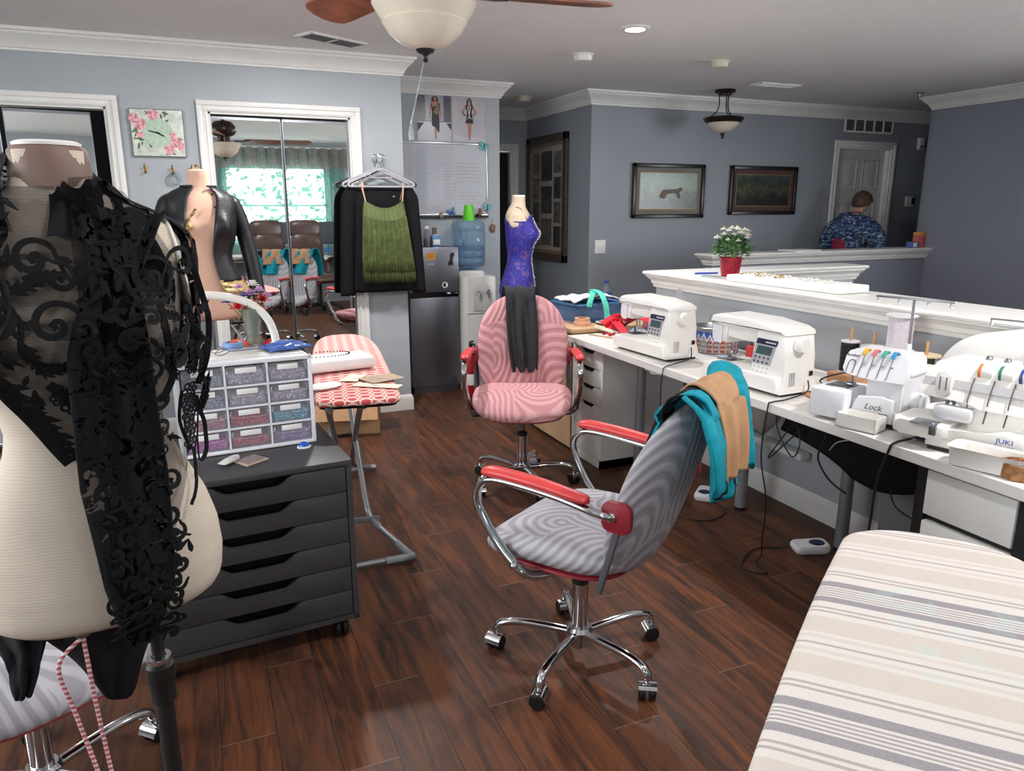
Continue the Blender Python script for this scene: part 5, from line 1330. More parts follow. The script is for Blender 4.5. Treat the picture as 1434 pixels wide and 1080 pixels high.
# --- ivory form in a royal blue lace dress
def m_bluelace():
    m = bpy.data.materials.new('blue_lace'); n = NT(m)
    f = n.noise(n.obj(), 26, 4, .6, 1.2)
    n.col(n.ramp(f, [(.42, (38, 34, 128)), (.56, (48, 44, 150)), (.60, (120, 84, 100)), (.66, (56, 48, 150))])); n.b.inputs['Roughness'].default_value = .7; n.bump(f, .4, .004); M['blue_lace'] = m
m_bluelace()
QA = (4.9, -2.13)
t = thing('dress_form', 'ivory dress form wearing a royal blue lace dress, by the hall', 'dress form', (*QA, 0), rad(238), 'dress forms')
QZ, QH = .80, .745
up(body_mesh(QH, .92, 1.15), QZ).build('torso', 'jersey_ivory', t, 60)
MB().lathe([(.0455, -.0), (.046, .008), (.04, .012), (0, .013)], (0, 0, QZ + QH), 28, cap=False).build('neck_cap', 'plate_white', t)
for a in range(4):
    MB().ball((.034 * math.cos(a * 1.57 + .4), .034 * math.sin(a * 1.57 + .4), QZ + QH + .012), (.008, .008, .006), 1).build('neck_button', 'black_plastic', t)
for sg in (1, -1):
    MB().pad(lambda th: (.045 * math.cos(th), .058 * math.sin(th)), .012, lambda u, v, w_: (u - .006, sg * (.138 + w_ - .014 * (v / .07)), QZ + QH * .795 + v), 28, 4).build('arm_plate', 'jersey_ivory', t, 180)
MB().cyl((0, 0, .04), (0, 0, QZ + .05), .014, seg=16).build('stand_pole', 'steel', t)
MB().lathe([(0, 0), (.16, .0), (.165, .008), (.15, .018), (.05, .03), (.02, .06), (.016, .08), (0, .08)], seg=32).build('stand_base', 'black_plastic', t)
dr = thing('lace_dress', 'royal blue lace dress with pale beaded edge on the ivory form', 'dress', (*QA, 0), rad(238))
mb = MB(); rings = []
for i in range(46):
    v = i / 45
    ring = []
    for k in range(64):
        th = ((k / 64 * 2 * PI + PI) % (2 * PI)) - PI
        if v < .72:
            f = .80 - (.80 - .02) * v / .72
            if v < .02: f = .80 - .05 * (1 - abs(math.cos(th * 1))) 
            p = form_pt(th, max(.0, f), QH, .92, .006, 1.15); p.z += QZ
            if i == 0: p.z += .03 * math.cos(2 * th)
        else:
            q = (v - .72) / .28; p = form_pt(th, .03, QH, .92, .008 + .01 * math.sin(th * 7) * q - .012 * q, 1.15); p.z = QZ + .02 - .36 * q
        ring.append(p)
    rings.append(ring)
mb.loft(rings, False, False).build('dress_body', 'blue_lace', dr, 180)
mat('bead_white', (206, 208, 214), .3, .2, var=.2, vs=80)
mb = MB(); rg = random.Random(9)
for i in range(150):
    v = i / 150; f = .80 - v * .80; th = .50 + .3 * math.sin(v * 4) * .4 + rg.gauss(0, .05 + .08 * math.exp(-((v - .1) / .1) ** 2)); p = form_pt(th, f, QH, .92, .010, 1.15); mb.ball((p.x, p.y, p.z + QZ), rg.uniform(.005, .011), 1)
mb.build('beaded_trim', 'bead_white', dr)
for sg in (1, -1):
    MB().tube([V((form_pt(sg * .75, .79, QH, .92, .006).x, form_pt(sg * .75, .79, QH, .92).y, QZ + QH * .79)), V((.02, sg * .085, QZ + QH * .893)), V((-.05, sg * .07, QZ + QH * .88)), V((-.085, sg * .07, QZ + QH * .79))], .004, 8, 6).build('shoulder_strap', 'blue_lace', dr)
# ---------------------------------------------------------------- clothes on the wall hook by the closet
mat('grey_velvet', (176, 172, 178), .7, var=.05); mat('green_fringe', (84, 96, 50), .8, var=.15, vs=30, bump=.4, bs=80, bd=.004); mat('green_satin', (98, 112, 62), .55, var=.12, vs=14, bump=.2, bs=30); mat('nude_strap', (206, 164, 140), .6, var=.03)
HX = 5.12; HY = -1.20
t = thing('wall_hook', 'double chrome wall hook with clothes hangers between mirrored closet and whiteboard', 'hook', (X0, HY, 1.795), 0, 'hooks on the closet wall')
MB().bx(-.004, 0, -.008, .008, -.025, .025, .002).build('backplate', 'steel', t)
m_ = MB()
for s_ in (-1, 1): m_.tube([(-.004, 0, -.005), (-.02, s_ * .012, -.022), (-.04, s_ * .026, -.024), (-.05, s_ * .034, -.008), (-.05, s_ * .036, .006)], .0035, 8, 5)
m_.build('prongs', 'chrome', t)
def hanger(dx, dy, label, m='grey_velvet', bar=True, w_=.215, z=1.645):
    t = thing('clothes_hanger', label, 'hanger', (HX + dx, HY + dy, z), 0, 'hangers on the double hook')
    MB().tube([(0, .018, .160), (0, .012, .172), (0, -.008, .173), (0, -.018, .155), (0, -.006, .125), (0, 0, .105), (0, 0, .07)], .0022, 8, 6).build('hook', 'chrome', t)
    b = MB().tube([(0, -w_, -.035), (0, -w_ - .008, -.020), (0, -w_ + .012, -.004), (0, -.09, .045), (0, -.03, .072), (0, 0, .076), (0, .03, .072), (0, .09, .045), (0, w_ - .012, -.004), (0, w_ + .008, -.020), (0, w_, -.035)], [(.004, .0075)] * 2, 10, 5, flat=(1, 0, 0))
    if bar: b.tube([(0, -w_, -.035), (0, w_, -.035)], [(.0035, .006)] * 2, 10, flat=(1, 0, 0)).tube([(0, -.085, .046), (0, -.065, .022), (0, .065, .022), (0, .085, .046)], .004, 8)
    b.build('shoulder_bar', m, t); return t
hanger(-.045, -.0, 'grey velvet hanger holding the green fringed top')
hanger(.01, .025, 'grey velvet hanger behind, holding the black jacket')
hanger(.03, -.03, 'black hanger at the back of the double wall hook', 'black_plastic', False, .22)
# black jacket
jk_ = thing('black_jacket', 'plain black jacket hanging on the wall behind the green fringed top', 'jacket', (HX + .012, HY, 0))
def tube_cloth(zs, fn, name, m, par, nu=48, fold=.006, seed=0):
    rings = []
    for i, z in enumerate(zs):
        cy, hw, hd = fn(i / (len(zs) - 1)); q = i / (len(zs) - 1); ring = []
        for k in range(nu):
            a = 2 * PI * k / nu; r = 1 + fold * q * (math.sin(a * 9 + seed + q * 2) + .6 * math.sin(a * 15 + seed))
            ring.append((hd * r * math.sin(a), cy + hw * r * math.cos(a), z))
        rings.append(ring)
    return MB().loft(rings, True, True).build(name, m, par, 180)
tube_cloth([1.62 - .72 * i / 24 for i in range(25)], lambda q: (.0, interp([(0, .10), (.04, .185), (.15, .19), (.4, .19), (1, .215)], q)[0], .028 + .012 * q), 'body', 'black_cloth', jk_, fold=.05)
for s_ in (-1, 1):
    tube_cloth([1.615 - .735 * i / 24 for i in range(25)], lambda q: (s_ * interp([(0, .17), (.1, .215), (.5, .235), (1, .255)], q)[0], .052 - .006 * q, .028), 'sleeve', 'black_cloth', jk_, 28, .08, s_)
MB().pad(lambda th: (.0085 * math.cos(th), .0085 * math.sin(th)), .003, lambda u, v, w_: (-.033 - w_, -.085 + u, 1.545 + v), 16, 3).build('button', 'steel', jk_)
# green fringed camisole
gt = thing('fringed_top', 'olive green fringed camisole hanging on the wall hook', 'top', (HX - .052, HY - .005, 0))
def cami(q): return interp([(0, .13), (.1, .142), (.22, .148), (1, .185)], q)[0]
def camf(u, v, z0=1.515, z1=1.03, front=1):
    a = 2 * u - 1; w_ = cami(v); zt = z0 - .05 * (1 - a * a) * (1 - v) ; z = zt + (z1 - zt) * v
    return (-front * (.030 * max(0, 1 - a * a) ** .5 + .012) + .004 * math.sin(u * 60) * (1 - v), -.0 + a * w_ - .02 * v, z)
MB().grid(lambda u, v: camf(u, v * .36), 48, 16, .003).build('gathered_bodice', 'green_satin', gt, 180)
MB().grid(lambda u, v: camf(u, .0 + v * .85, front=-.3), 30, 16, .003).build('back_panel', 'green_satin', gt, 180)
MB().tube([V(camf(k / 20, 0)) for k in range(21)], .004, 8).build('neck_binding', 'green_satin', gt)
rg = random.Random(4); mb = MB()
for lay, (v0, v1, off) in enumerate(((.20, .80, .004), (.34, .98, .007), (.62, 1.12, .002))):
    for k in range(120):
        u = (k + rg.random()) / 120; pts = []
        for j in range(5):
            v = v0 + (v1 + rg.uniform(-.02, .02) - v0) * j / 4; p = V(camf(u + .004 * math.sin(j + k), v)); pts.append(p + V((-off - .003, 0, .0)))
        mb.tube(pts, [(.0014, .0026), (.0014, .0028), (.0012, .002)], 4)
mb.build('fringe', 'green_fringe', gt, 180)
for s_ in (-1, 1):
    MB().tube([(-.02, s_ * .125, 1.51), (-.012, s_ * .135, 1.57), (.0, s_ * .142, 1.636), (.012, s_ * .14, 1.60), (.015, s_ * .12, 1.52)], [(.0012, .0045)] * 2, 6, 5, flat=(1, 0, 0)).build('strap', 'nude_strap', gt)

# ---------------------------------------------------------------- fridge and water cooler
mat('fridge_steel', (126, 128, 134), .36, .75, var=.02, vs=2); mat('fridge_side', (60, 60, 64), .5, var=.03)
t = thing('fridge', 'two door stainless fridge beside the closet wall', 'fridge', (5.64, -1.725, 0))
MB().bx(.05, .26, -.20, .20, .045, 1.165, .004).bx(-.0, .05, -.185, .19, .0, .05).build('body', 'fridge_side', t)
MB().bx(0, .048, -.205, .205, .05, .775, .008).build('door', 'fridge_steel', t); MB().bx(0, .048, -.205, .205, .815, 1.17, .008).build('freezer_door', 'fridge_steel', t)
MB().bx(.012, .05, -.20, .20, .775, .815).build('handle_recess', 'black_gloss', t)
MB().bx(-.004, .03, -.19, -.10, .795, .812, .003).build('handle_trim', 'chrome', t)
MB().lathe([(0, 0), (.014, 0), (.014, .004), (0, .005)], (0, 0, 0), 20, 'x').xf(Matrix.Translation((-.004, -.02, .47))).build('emblem', 'steel', t)
mb = MB(); 
for k, (dy, l) in enumerate(((0, .018), (.022, .010), (.034, .016))): mb.bx(-.001, .0, .05 - dy - l, .05 - dy, 1.035, 1.043)
mb.build('logo', 'alu', t)
mat('sticker_orange', (226, 154, 40), .5, var=.03); mat('magnet_black', (26, 26, 30), .4, var=.1); mat('magnet_tan', (186, 160, 138), .6, var=.2, vs=60)
o = MB().prism(rrect(.075, .055, .008), .0012, frame((-.001, 0, 0), (0, -1, 0), (0, 0, 1))).build('sticker', 'sticker_orange'); tag(o, 'orange warning sticker on the freezer door', 'sticker', 'things stuck on the freezer door', (5.64, -1.70, 1.10))
mb = MB()
for k in range(3): mb.bx(-.0026, -.0022, -.024 + .004 * k, .024, .012 - .014 * k, .015 - .014 * k)
mb.build('sticker_print', 'magnet_black', o)
o = MB().prism([(-.01, .05), (.0, .045), (.012, .055), (.016, .03), (.006, .012), (.008, -.01), (.02, -.03), (.018, -.05), (.004, -.042), (-.008, -.055), (-.022, -.04), (-.008, -.012), (-.01, .01), (-.018, .03)], .006, frame((-.001, 0, 0), (0, -1, 0), (0, 0, 1)) @ Matrix.Rotation(rad(-12), 4, 'Z'), .001).build('fridge_magnet', 'magnet_black'); tag(o, 'black bow shaped magnet at the top right of the freezer door', 'magnet', 'things stuck on the freezer door', (5.64, -1.87, 1.075))
o = MB().ball((-.01, 0, 0), (.01, .022, .018), 2).ball((-.01, .025, .004), (.008, .014, .01), 1).ball((-.01, -.022, -.006), (.008, .014, .01), 1).ball((-.01, .006, -.02), (.008, .01, .014), 1).ball((-.01, .0, .022), (.007, .009, .012), 1).build('fridge_magnet', 'magnet_tan'); tag(o, 'lumpy tan magnet at the left edge of the freezer door', 'magnet', 'things stuck on the freezer door', (5.64, -1.59, .915))
t = thing('fridge_magnet', 'round black and white magnet at the lower right of the freezer door', 'magnet', (5.64, -1.81, .872), 0, 'things stuck on the freezer door')
MB().lathe([(0, 0), (.024, 0), (.024, -.006), (0, -.006)], seg=24, axis='x').build('disc', 'plate_white', t); MB().prism([(-.012, -.012), (.014, -.016), (.004, .0), (.012, .014), (-.006, .018), (-.016, .004)], .001, frame((-.0062, 0, 0), (0, -1, 0), (0, 0, 1))).build('print', 'magnet_black', t)
# on the fridge
mat('syrup', (58, 30, 36), .15, var=.05); mat('cap_white', (222, 220, 220), .4, var=.02); mat('blue_pack', (96, 146, 196), .5, var=.08); mat('brown_tag', (94, 86, 76), .7, var=.1)
FT = 1.166
t = thing('bottle', 'clear bottle with white cap and dark red drink on the fridge', 'bottle', (5.75, -1.705, FT), 0, 'things standing on the fridge')
MB().lathe([(0, .001), (.026, .001), (.028, .01), (.028, .09), (.022, .115), (.015, .13), (.014, .142)], seg=24, cap=False).build('glass', clear('bottle_clear', (220, 210, 214), .2), t)
MB().lathe([(0, .004), (.025, .004), (.026, .012), (.026, .07), (0, .07)], seg=20).build('drink', 'syrup', t); MB().lathe([(0, .142), (.018, .142), (.018, .165), (0, .166)], seg=20).build('cap', 'cap_white', t)
t = thing('jar', 'small clear jar at the left end of the fridge top', 'jar', (5.75, -1.645, FT), 0, 'things standing on the fridge')
MB().lathe([(0, .001), (.018, .001), (.02, .008), (.02, .06), (.016, .068)], seg=20, cap=False).build('glass', 'bottle_clear', t); MB().lathe([(0, .068), (.018, .068), (.018, .082), (0, .083)], seg=18).build('lid', 'steel', t)
t = thing('wipes_pack', 'light blue pack with a darker label on the fridge', 'pack', (5.75, -1.775, FT), 0, 'things standing on the fridge')
MB().box((0, 0, .045), (.07, .075, .088), .012, seg=3).build('pack', 'blue_pack', t); MB().bx(-.0365, -.0355, -.028, .028, .02, .06).build('label', 'label_white', t); MB().box((0, 0, .093), (.05, .05, .008), .003).build('lid', 'cap_white', t)
o = MB().box((0, 0, .075), (.02, .036, .148), .006).build('tall_box', 'brown_tag'); tag(o, 'tall brown box behind the light blue pack on the fridge', 'box', 'things standing on the fridge', (5.82, -1.79, FT))

mat('cooler_white', (228, 227, 222), .4, var=.015)
M['water_blue'] = clear('water_blue', (170, 205, 228), .15, .06); M['bottle_blue'] = clear('bottle_blue', (204, 226, 240), .16, .06)
t = thing('water_cooler', 'white water cooler with two taps between fridge and hall', 'water cooler', (5.69, -2.06, 0))
prof = rrect(.30, .29, .05)
mb = MB().prism(prof, .93, Matrix.Translation((.03, -.03, .0)) @ Matrix.Rotation(rad(90), 4, 'Z'), .01)
mb.lathe([(.12, .925), (.125, .95), (.11, .97), (.075, .98), (.0, .98)], (.03, .01, 0), 28).build('cabinet', 'cooler_white', t)
MB().bx(-.121, -.118, -.15, .09, .635, .64).build('seam', 'grille', t)
mb = MB(); n_ = 20
arch = [(-.075 * math.cos(PI * k / n_), .80 + .085 * math.sin(PI * k / n_)) for k in range(n_ + 1)]
mb.prism([(x, y) for x, y in arch] + [(.075, .66), (-.075, .66)], .012, frame((-.121, -.04, 0), (0, -1, 0), (0, 0, 1)) @ Matrix.Translation((0, 0, -.006)), .003).build('alcove', 'trim_offwhite', t)
for y_, m_ in ((.0, 'tap_red'), (-.085, 'tap_blue')):
    mat('tap_red', (196, 190, 188), .4, var=.02); mat('tap_blue', (120, 124, 134), .4, var=.02)
    MB().box((-.145, y_, .80), (.045, .022, .022), .006).cyl((-.16, y_, .805), (-.16, y_, .765), .009, .007, 12).box((-.15, y_, .822), (.03, .016, .012), .004, Euler((0, rad(20), 0))).build('tap', m_, t)
b = thing('water_bottle', 'large blue water bottle upside down on the white cooler', 'water bottle', (5.72, -2.05, .972))
z0 = 0.0
MB().lathe([(.03, .0), (.05, .015), (.105, .03), (.126, .05), (.13, .07), (.13, .10), (.124, .108), (.13, .116), (.13, .16), (.124, .168), (.13, .176), (.13, .31), (.124, .318), (.13, .326), (.13, .36), (.118, .385), (.08, .398), (0, .40)], seg=48).build('shell', 'bottle_blue', b, 60)
MB().lathe([(.02, .003), (.05, .018), (.10, .034), (.121, .053), (.125, .08), (.125, .20), (0, .20)], seg=40).build('water', 'water_blue', b, 60)
MB().tube([(-.11, .085, .33), (-.135, .095, .30), (-.135, .095, .24), (-.11, .085, .21)], .012, 10, 5).build('grip', 'bottle_blue', b)
mat('green_cup', (96, 208, 40), .4, var=.03)
o = MB().lathe([(.047, 0), (.05, 0), (.05, .006), (.035, .118), (.034, .122), (0, .122), ], seg=32).build('plastic_cup', 'green_cup'); tag(o, 'bright green cup upside down on the blue water bottle', 'cup', loc=(5.72, -2.05, .972 + .399))

mat('ext_red', (178, 28, 34), .35, var=.04)
t = thing('fire_extinguisher', 'red fire extinguisher on the floor beside the fridge', 'fire extinguisher', (5.515, -1.975, 0))
MB().lathe([(0, .0), (.038, .0), (.042, .012), (.042, .32), (.034, .35), (.016, .365), (.014, .38), (0, .38)], seg=28).build('cylinder', 'ext_red', t)
MB().lathe([(.0425, .07), (.0428, .071), (.0428, .16), (.0425, .161)], seg=28, cap=False).build('label', 'label_white', t)
MB().cyl((0, 0, .378), (0, 0, .41), .014, seg=14).box((-.02, 0, .425), (.08, .018, .012), .004, Euler((0, rad(14), 0))).box((-.02, 0, .405), (.07, .016, .008), .003).build('valve', 'black_plastic', t)
MB().tube([(0, -.01, .40), (.02, -.04, .39), (.01, -.05, .33), (.0, -.048, .25)], .007, 8, 5).build('hose', 'black_plastic', t)

# ---------------------------------------------------------------- on the bead organiser and the dark cabinet
OT = OZ + OH + .001
mat('lamp_white', (236, 232, 224), .35, var=.01); 
t = thing('arched_lamp', 'white arched desk lamp standing on the bead organiser', 'lamp', (2.73, -.05, OT), rad(4))
MB().tube([(0, -.19, .0), (0, -.185, .05), (0, -.165, .105), (0, -.12, .155), (0, -.05, .185), (0, .03, .198), (0, .14, .20), (0, .26, .197)], [(.011, .014)] * 2, 14, 7, flat=(1, 0, 0)).build('arch', 'lamp_white', t)
MB().box((0, .10, .1895), (.014, .22, .006), .002).build('light_strip', 'opal', t)
MB().lathe([(0, 0), (.034, 0), (.034, .008), (.02, .012), (.012, .02), (0, .02)], (0, -.185, 0), 24).build('foot', 'lamp_white', t)
o = MB().box((0, 0, .0015), (.175, .36, .0028), .001).box((.01, .02, .004), (.15, .24, .002), .0008).build('paper_stack', 'paper'); tag(o, 'white papers lying on top of the bead organiser', 'papers', loc=(2.66, -.13, OT), rz=rad(4))
OT2 = OT + .006
mat('tape_blue', (112, 152, 204), .5, var=.05)
o = MB().lathe([(.02, 0), (.034, 0), (.034, .026), (.02, .026)], (0, 0, 0), 28, cap=False).build('tape_roll', 'tape_blue'); tag(o, 'roll of light blue tape on the bead organiser', 'tape', loc=(2.745, -.092, OT + .001))
o = o.data.polygons and o
mat('tool_grey', (112, 104, 112), .35, .3, var=.05)
t = thing('glasses', 'dark rimmed glasses lying on the papers on the bead organiser', 'glasses', (2.615, -.05, OT2), rad(-78))
MB().tube([(.03, 0, .012), (.0, .004, .022), (-.02, .002, .006), (.0, -.004, .002), (.03, 0, .012)], .0016, 6, 5).tube([(.03, .05, .012), (.0, .054, .022), (-.02, .052, .006), (.0, .046, .002), (.03, .05, .012)], .0016, 6, 5).tube([(.01, .006, .019), (.012, .025, .021), (.01, .045, .019)], .0015, 6, 4).build('rims', 'tool_grey', t)
for y_ in (-.006, .056): MB().tube([(.03, y_, .012), (.09, y_ + .004, .011), (.135, y_ + .008, .010), (.15, y_ + .01, .003), (.158, y_ + .011, .012)], [.0016, .002, .0028, .0028, .002], 8, 5).build('temple', 'tool_grey', t)
M['blue_film'] = clear('blue_film', (74, 108, 186), .78, .12)
def zipbag(u, v): return ((u - .5) * .15, (v - .5) * .115, .008 + .018 * math.sin(PI * u) * math.sin(PI * v) + .006 * mnoise.noise(V((u * 5, v * 5, 2))))
t = thing('zip_bag', 'clear bag with blue cloth inside on the corner of the bead organiser', 'plastic bag', (2.665, -.262, OT2), rad(-72))
MB().grid(zipbag, 24, 18, .006).build('bag', 'blue_film', t, 180); MB().grid(lambda u, v: (zipbag(u, v)[0] * .85, zipbag(u, v)[1] * .85, zipbag(u, v)[2] * .55 + .001), 16, 12, .004).build('cloth', mat('blue_cloth', (64, 98, 176), .8, var=.1), t, 180)
mat('orange_cloth', (226, 92, 44), .7, var=.12, vs=40); mat('red_cloth', (204, 24, 44), .7, var=.08, bump=.2, bs=40)
def crumple(sx, sy, h, seed): return lambda u, v: ((u - .5) * sx, (v - .5) * sy, .004 + h * abs(mnoise.noise(V((u * 4, v * 4, seed)))) + h * .4 * math.sin(PI * u) * math.sin(PI * v))
o = MB().grid(crumple(.05, .08, .03, 5), 20, 20, .003).build('fabric_scrap', 'orange_cloth', None, 180); tag(o, 'orange fabric scrap behind the flower vase on the organiser', 'fabric scrap', loc=(2.775, -.115, OT))
o = MB().grid(crumple(.04, .06, .025, 9), 18, 18, .003).build('fabric_scrap', 'red_cloth', None, 180); tag(o, 'small red fabric scrap right of the flower vase on the organiser', 'fabric scrap', loc=(2.775, -.228, OT))
# vase of flowers
M['vase_glass'] = clear('vase_glass', (224, 228, 220), .14, .03)
t = thing('flower_vase', 'flared glass vase of mixed flowers on the bead organiser', 'vase', (2.76, -.165, OT))
MB().lathe([(0, 0), (.022, 0), (.021, .02), (.024, .06), (.034, .14), (.0345, .142), (.033, .142), (.023, .06), (.0, .012)], seg=32).build('glass', 'vase_glass', t, 60)
mat('stem_green', (112, 128, 62), .6, var=.2); mat('fl_red', (206, 26, 36), .6, var=.1); mat('fl_blue', (52, 82, 190), .6, var=.12); mat('fl_pink', (206, 160, 206), .6, var=.1); mat('fl_white', (226, 220, 216), .6, var=.05)
rg = random.Random(6)
flw = [('fl_blue', .075, .165, .016), ('fl_red', .045, .145, .02), ('fl_pink', .035, .215, .014), ('fl_pink', .0, .19, .017), ('fl_blue', .02, .185, .012), ('fl_red', -.04, .165, .024), ('fl_red', -.028, .135, .02), ('fl_white', -.012, .222, .016), ('fl_pink', -.03, .205, .014), ('fl_pink', -.055, .185, .012)]
stm = MB()
for m_, dy, z, r in flw:
    dx = rg.uniform(-.025, .02); stm.tube([(rg.uniform(-.01, .01), rg.uniform(-.012, .012) - dy * .15, .014), (dx * .3, dy * .25, .09), (dx, dy, z - .005)], .0016, 6, 5)
    fb = MB(); r *= 1.45
    for lay in range(3):
        for k in range(6):
            a = 2 * PI * (k + lay * .4) / 6; q = (1 - lay * .25)
            fb.grid(lambda u, v: (dx + r * q * (u * math.cos(a) - (v - .5) * .9 * math.sin(a) * (u * (1.6 - u))), dy + r * q * (u * math.sin(a) + (v - .5) * .9 * math.cos(a) * (u * (1.6 - u))), z + r * (.25 * u + .35 * lay * u - .2 * u * u)), 4, 4, .0008)
    fb.build('flower', m_, t, 180)
for k in range(14): a = rg.uniform(0, 6.28); stm.tube([(rg.uniform(-.01, .01), rg.uniform(-.01, .01), .014), (.02 * math.cos(a), .02 * math.sin(a), .1), (.035 * math.cos(a), .045 * math.sin(a), rg.uniform(.14, .19))], .0013, 5, 4)
stm.build('stems', 'stem_green', t)
# on the dark cabinet
CT = .6655
mat('foil_white', (222, 220, 214), .35, var=.05); mat('gem_blue', (26, 96, 200), .1, var=.1)
t = thing('glue_tube', 'white squeeze tube lying on the dark cabinet', 'tube', (2.43, -.035, CT), rad(-40))
MB().loft([[(x, hw * math.cos(2 * PI * k / 16), .012 + hh_ * math.sin(2 * PI * k / 16)) for k in range(16)] for x, hw, hh_ in ((-.03, .017, .002), (-.02, .016, .005), (0, .0145, .010), (.025, .013, .011), (.03, .008, .008))]).build('tube', 'foil_white', t)
MB().cyl((.03, 0, .012), (.048, 0, .011), .0105, .009, 16).build('cap', 'cap_white', t)
t = thing('bead_packet', 'small flat packet of beads lying on the dark cabinet', 'packet', (2.435, -.105, CT), rad(35))
MB().box((0, 0, .003), (.075, .085, .005), .001).build('card', 'kraft', t); MB().grid(lambda u, v: ((u - .5) * .06, (v - .5) * .07, .006 + .006 * math.sin(PI * u) * math.sin(PI * v)), 14, 14, .001).build('blister', 'bottle_clear', t, 180)
t = thing('blue_gem_button', 'round blue gem button on a white rim beside the organiser', 'button', (2.52, -.285, CT))
MB().lathe([(0, 0), (.024, 0), (.024, .003), (.019, .005), (0, .005)], seg=28).build('rim', 'plate_white', t); MB().lathe([(.0185, .005), (.017, .011), (.011, .016), (0, .018)], seg=14).build('gem', 'gem_blue', t, 20)
# ---------------------------------------------------------------- sewing table along the half wall
def m_top():
    m = bpy.data.materials.new('white_laminate'); n = NT(m)
    f = n.noise(n.obj((3, 60, 60)), 1.5, 4); g_ = n.noise(n.obj(), 240, 2)
    n.col(n.mix(n.math('MULTIPLY', g_, .25), n.ramp(f, [(.3, (220, 216, 212)), (.7, (232, 229, 226))]), (204, 199, 192))); n.b.inputs['Roughness'].default_value = .45; M['white_laminate'] = m
m_top()
mat('leg_grey', (140, 142, 145), .4, .3, var=.03); mat('alex_white', (226, 225, 221), .42, var=.015); mat('oak', (190, 158, 122), .55, var=.08, vs=5)
TT = .737
t = thing('sewing_table', 'long white sewing table running along the half wall', 'table', (2.0, -2.3, 0))
MB().bx(-1.55, 1.83, -.32, .32, TT - .036, TT - .0005, .002).build('tabletop', 'white_laminate', t, 0)
for x_, y_ in ((2.73, -2.40), (2.19, -2.50), (3.44, -2.25), (.6, -2.08), (.6, -2.5)):
    lg = MB().cyl((x_ - 2, y_ + 2.3, .012), (x_ - 2, y_ + 2.3, TT - .036), .028, .026, 24).lathe([(.0, TT - .046), (.05, TT - .046), (.05, TT - .037), (0, TT - .037)], (x_ - 2, y_ + 2.3, 0), 24).build('leg', 'leg_grey', t)
    MB().lathe([(0, 0), (.028, 0), (.03, .006), (.0295, .014), (0, .014)], (x_ - 2, y_ + 2.3, 0), 24).build('foot_cap', 'black_plastic', lg)
# white five-drawer unit carrying the far end
t = thing('drawer_unit', 'white five drawer unit carrying the far end of the sewing table', 'drawer unit', (3.50, -2.035, 0))
zt2 = TT - .037
MB().bx(0, .018, -.56, 0, 0, zt2).bx(.34, .358, -.56, 0, 0, zt2).bx(0, .358, -.56, 0, zt2 - .018, zt2).bx(0, .358, -.56, 0, .0, .05).bx(0, .358, -.56, -.55, 0, zt2).build('carcass', 'alex_white', t)
MB().bx(.018, .34, -.03, -.026, .05, zt2 - .02).build('drawer_shade_sheet', 'dark_in', t)  # dark sheet in place of the shade behind the drawer cutouts
zs = [zt2 - .02, zt2 - .125, zt2 - .23, zt2 - .335, zt2 - .495, .052]
for k in range(5):
    z1, z0 = zs[k] - .002, zs[k + 1] + .002; c_ = .179
    pr = [(.020, z0), (.338, z0), (.338, z1), (c_ + .085, z1), (c_ + .05, z1 - .028), (c_ - .05, z1 - .028), (c_ - .085, z1), (.020, z1)]
    MB().prism(pr, .016, frame((0, 0, 0), (1, 0, 0), (0, 0, 1)) @ Matrix.Translation((0, 0, 0)), .001).build('drawer', 'alex_white', t)
# oak cabinet past the end of the table
t = thing('oak_cabinet', 'low oak cabinet beyond the white drawer unit holding the blue bin', 'cabinet', (3.875, -2.03, 0))
MB().bx(0, .62, -.60, 0, .02, .742).build('body', 'oak', t); MB().bx(-.035, .64, -.62, .015, .742, .766, .002).build('top', 'oak', t); MB().bx(.02, .6, -.58, -.02, 0, .02).build('plinth', 'dark_in', t)
CTZ = .767
# things on the oak cabinet
M['bin_blue'] = clear('bin_blue', (96, 138, 190), .6, .15)
t = thing('storage_bin', 'blue see-through storage bin on the oak cabinet', 'storage bin', (4.20, -2.345, CTZ), rad(8))
def shell(w0, d0, w1, d1, h, th):
    mb = MB(); r0, r1 = rrect(w0, d0, .04), rrect(w1, d1, .05); r2 = rrect(w1 - 2 * th, d1 - 2 * th, .05); r3 = rrect(w0 - 2 * th, d0 - 2 * th, .04)
    mb.loft([[(x, y, 0) for x, y in r0], [(x, y, h) for x, y in r1], [(x, y, h) for x, y in r2], [(x, y, th) for x, y in r3]]); return mb
shell(.30, .40, .33, .44, .105, .003).build('tub', 'bin_blue', t, 60)
MB().prism(rrect(.35, .46, .05), .012, Matrix.Translation((0, 0, .106)), .003).build('lid', 'bin_blue', t, 60)
def wc(u, v): return ((u - .5) * .26, (v - .5) * .33, .012 + .035 * (.5 + .5 * math.sin(u * 5 + 1)) * math.sin(PI * v) ** .6 + .014 * mnoise.noise(V((u * 5, v * 6, 1))))
o = MB().grid(wc, 30, 34, .008).build('white_cloth', mat('white_cotton', (226, 220, 222), .85, var=.03, bump=.3, bs=30, bd=.004), None, 180); tag(o, 'crumpled white cloth lying on the blue storage bin', 'cloth', loc=(4.17, -2.29, CTZ + .122), rz=rad(5))
o = drape('teal_strap', [(4.16, -2.36, .905), (4.13, -2.31, .955), (4.08, -2.29, .965), (4.0, -2.285, .945), (3.955, -2.29, .87), (3.94, -2.295, .79)], .020, .003, mat('mint', (88, 204, 178), .5, var=.04), seed=3, fold=.002, nu=6, nv=40, side=(0, 1, 0)); tag(o, 'mint green strap hanging over the front of the blue bin', 'strap')
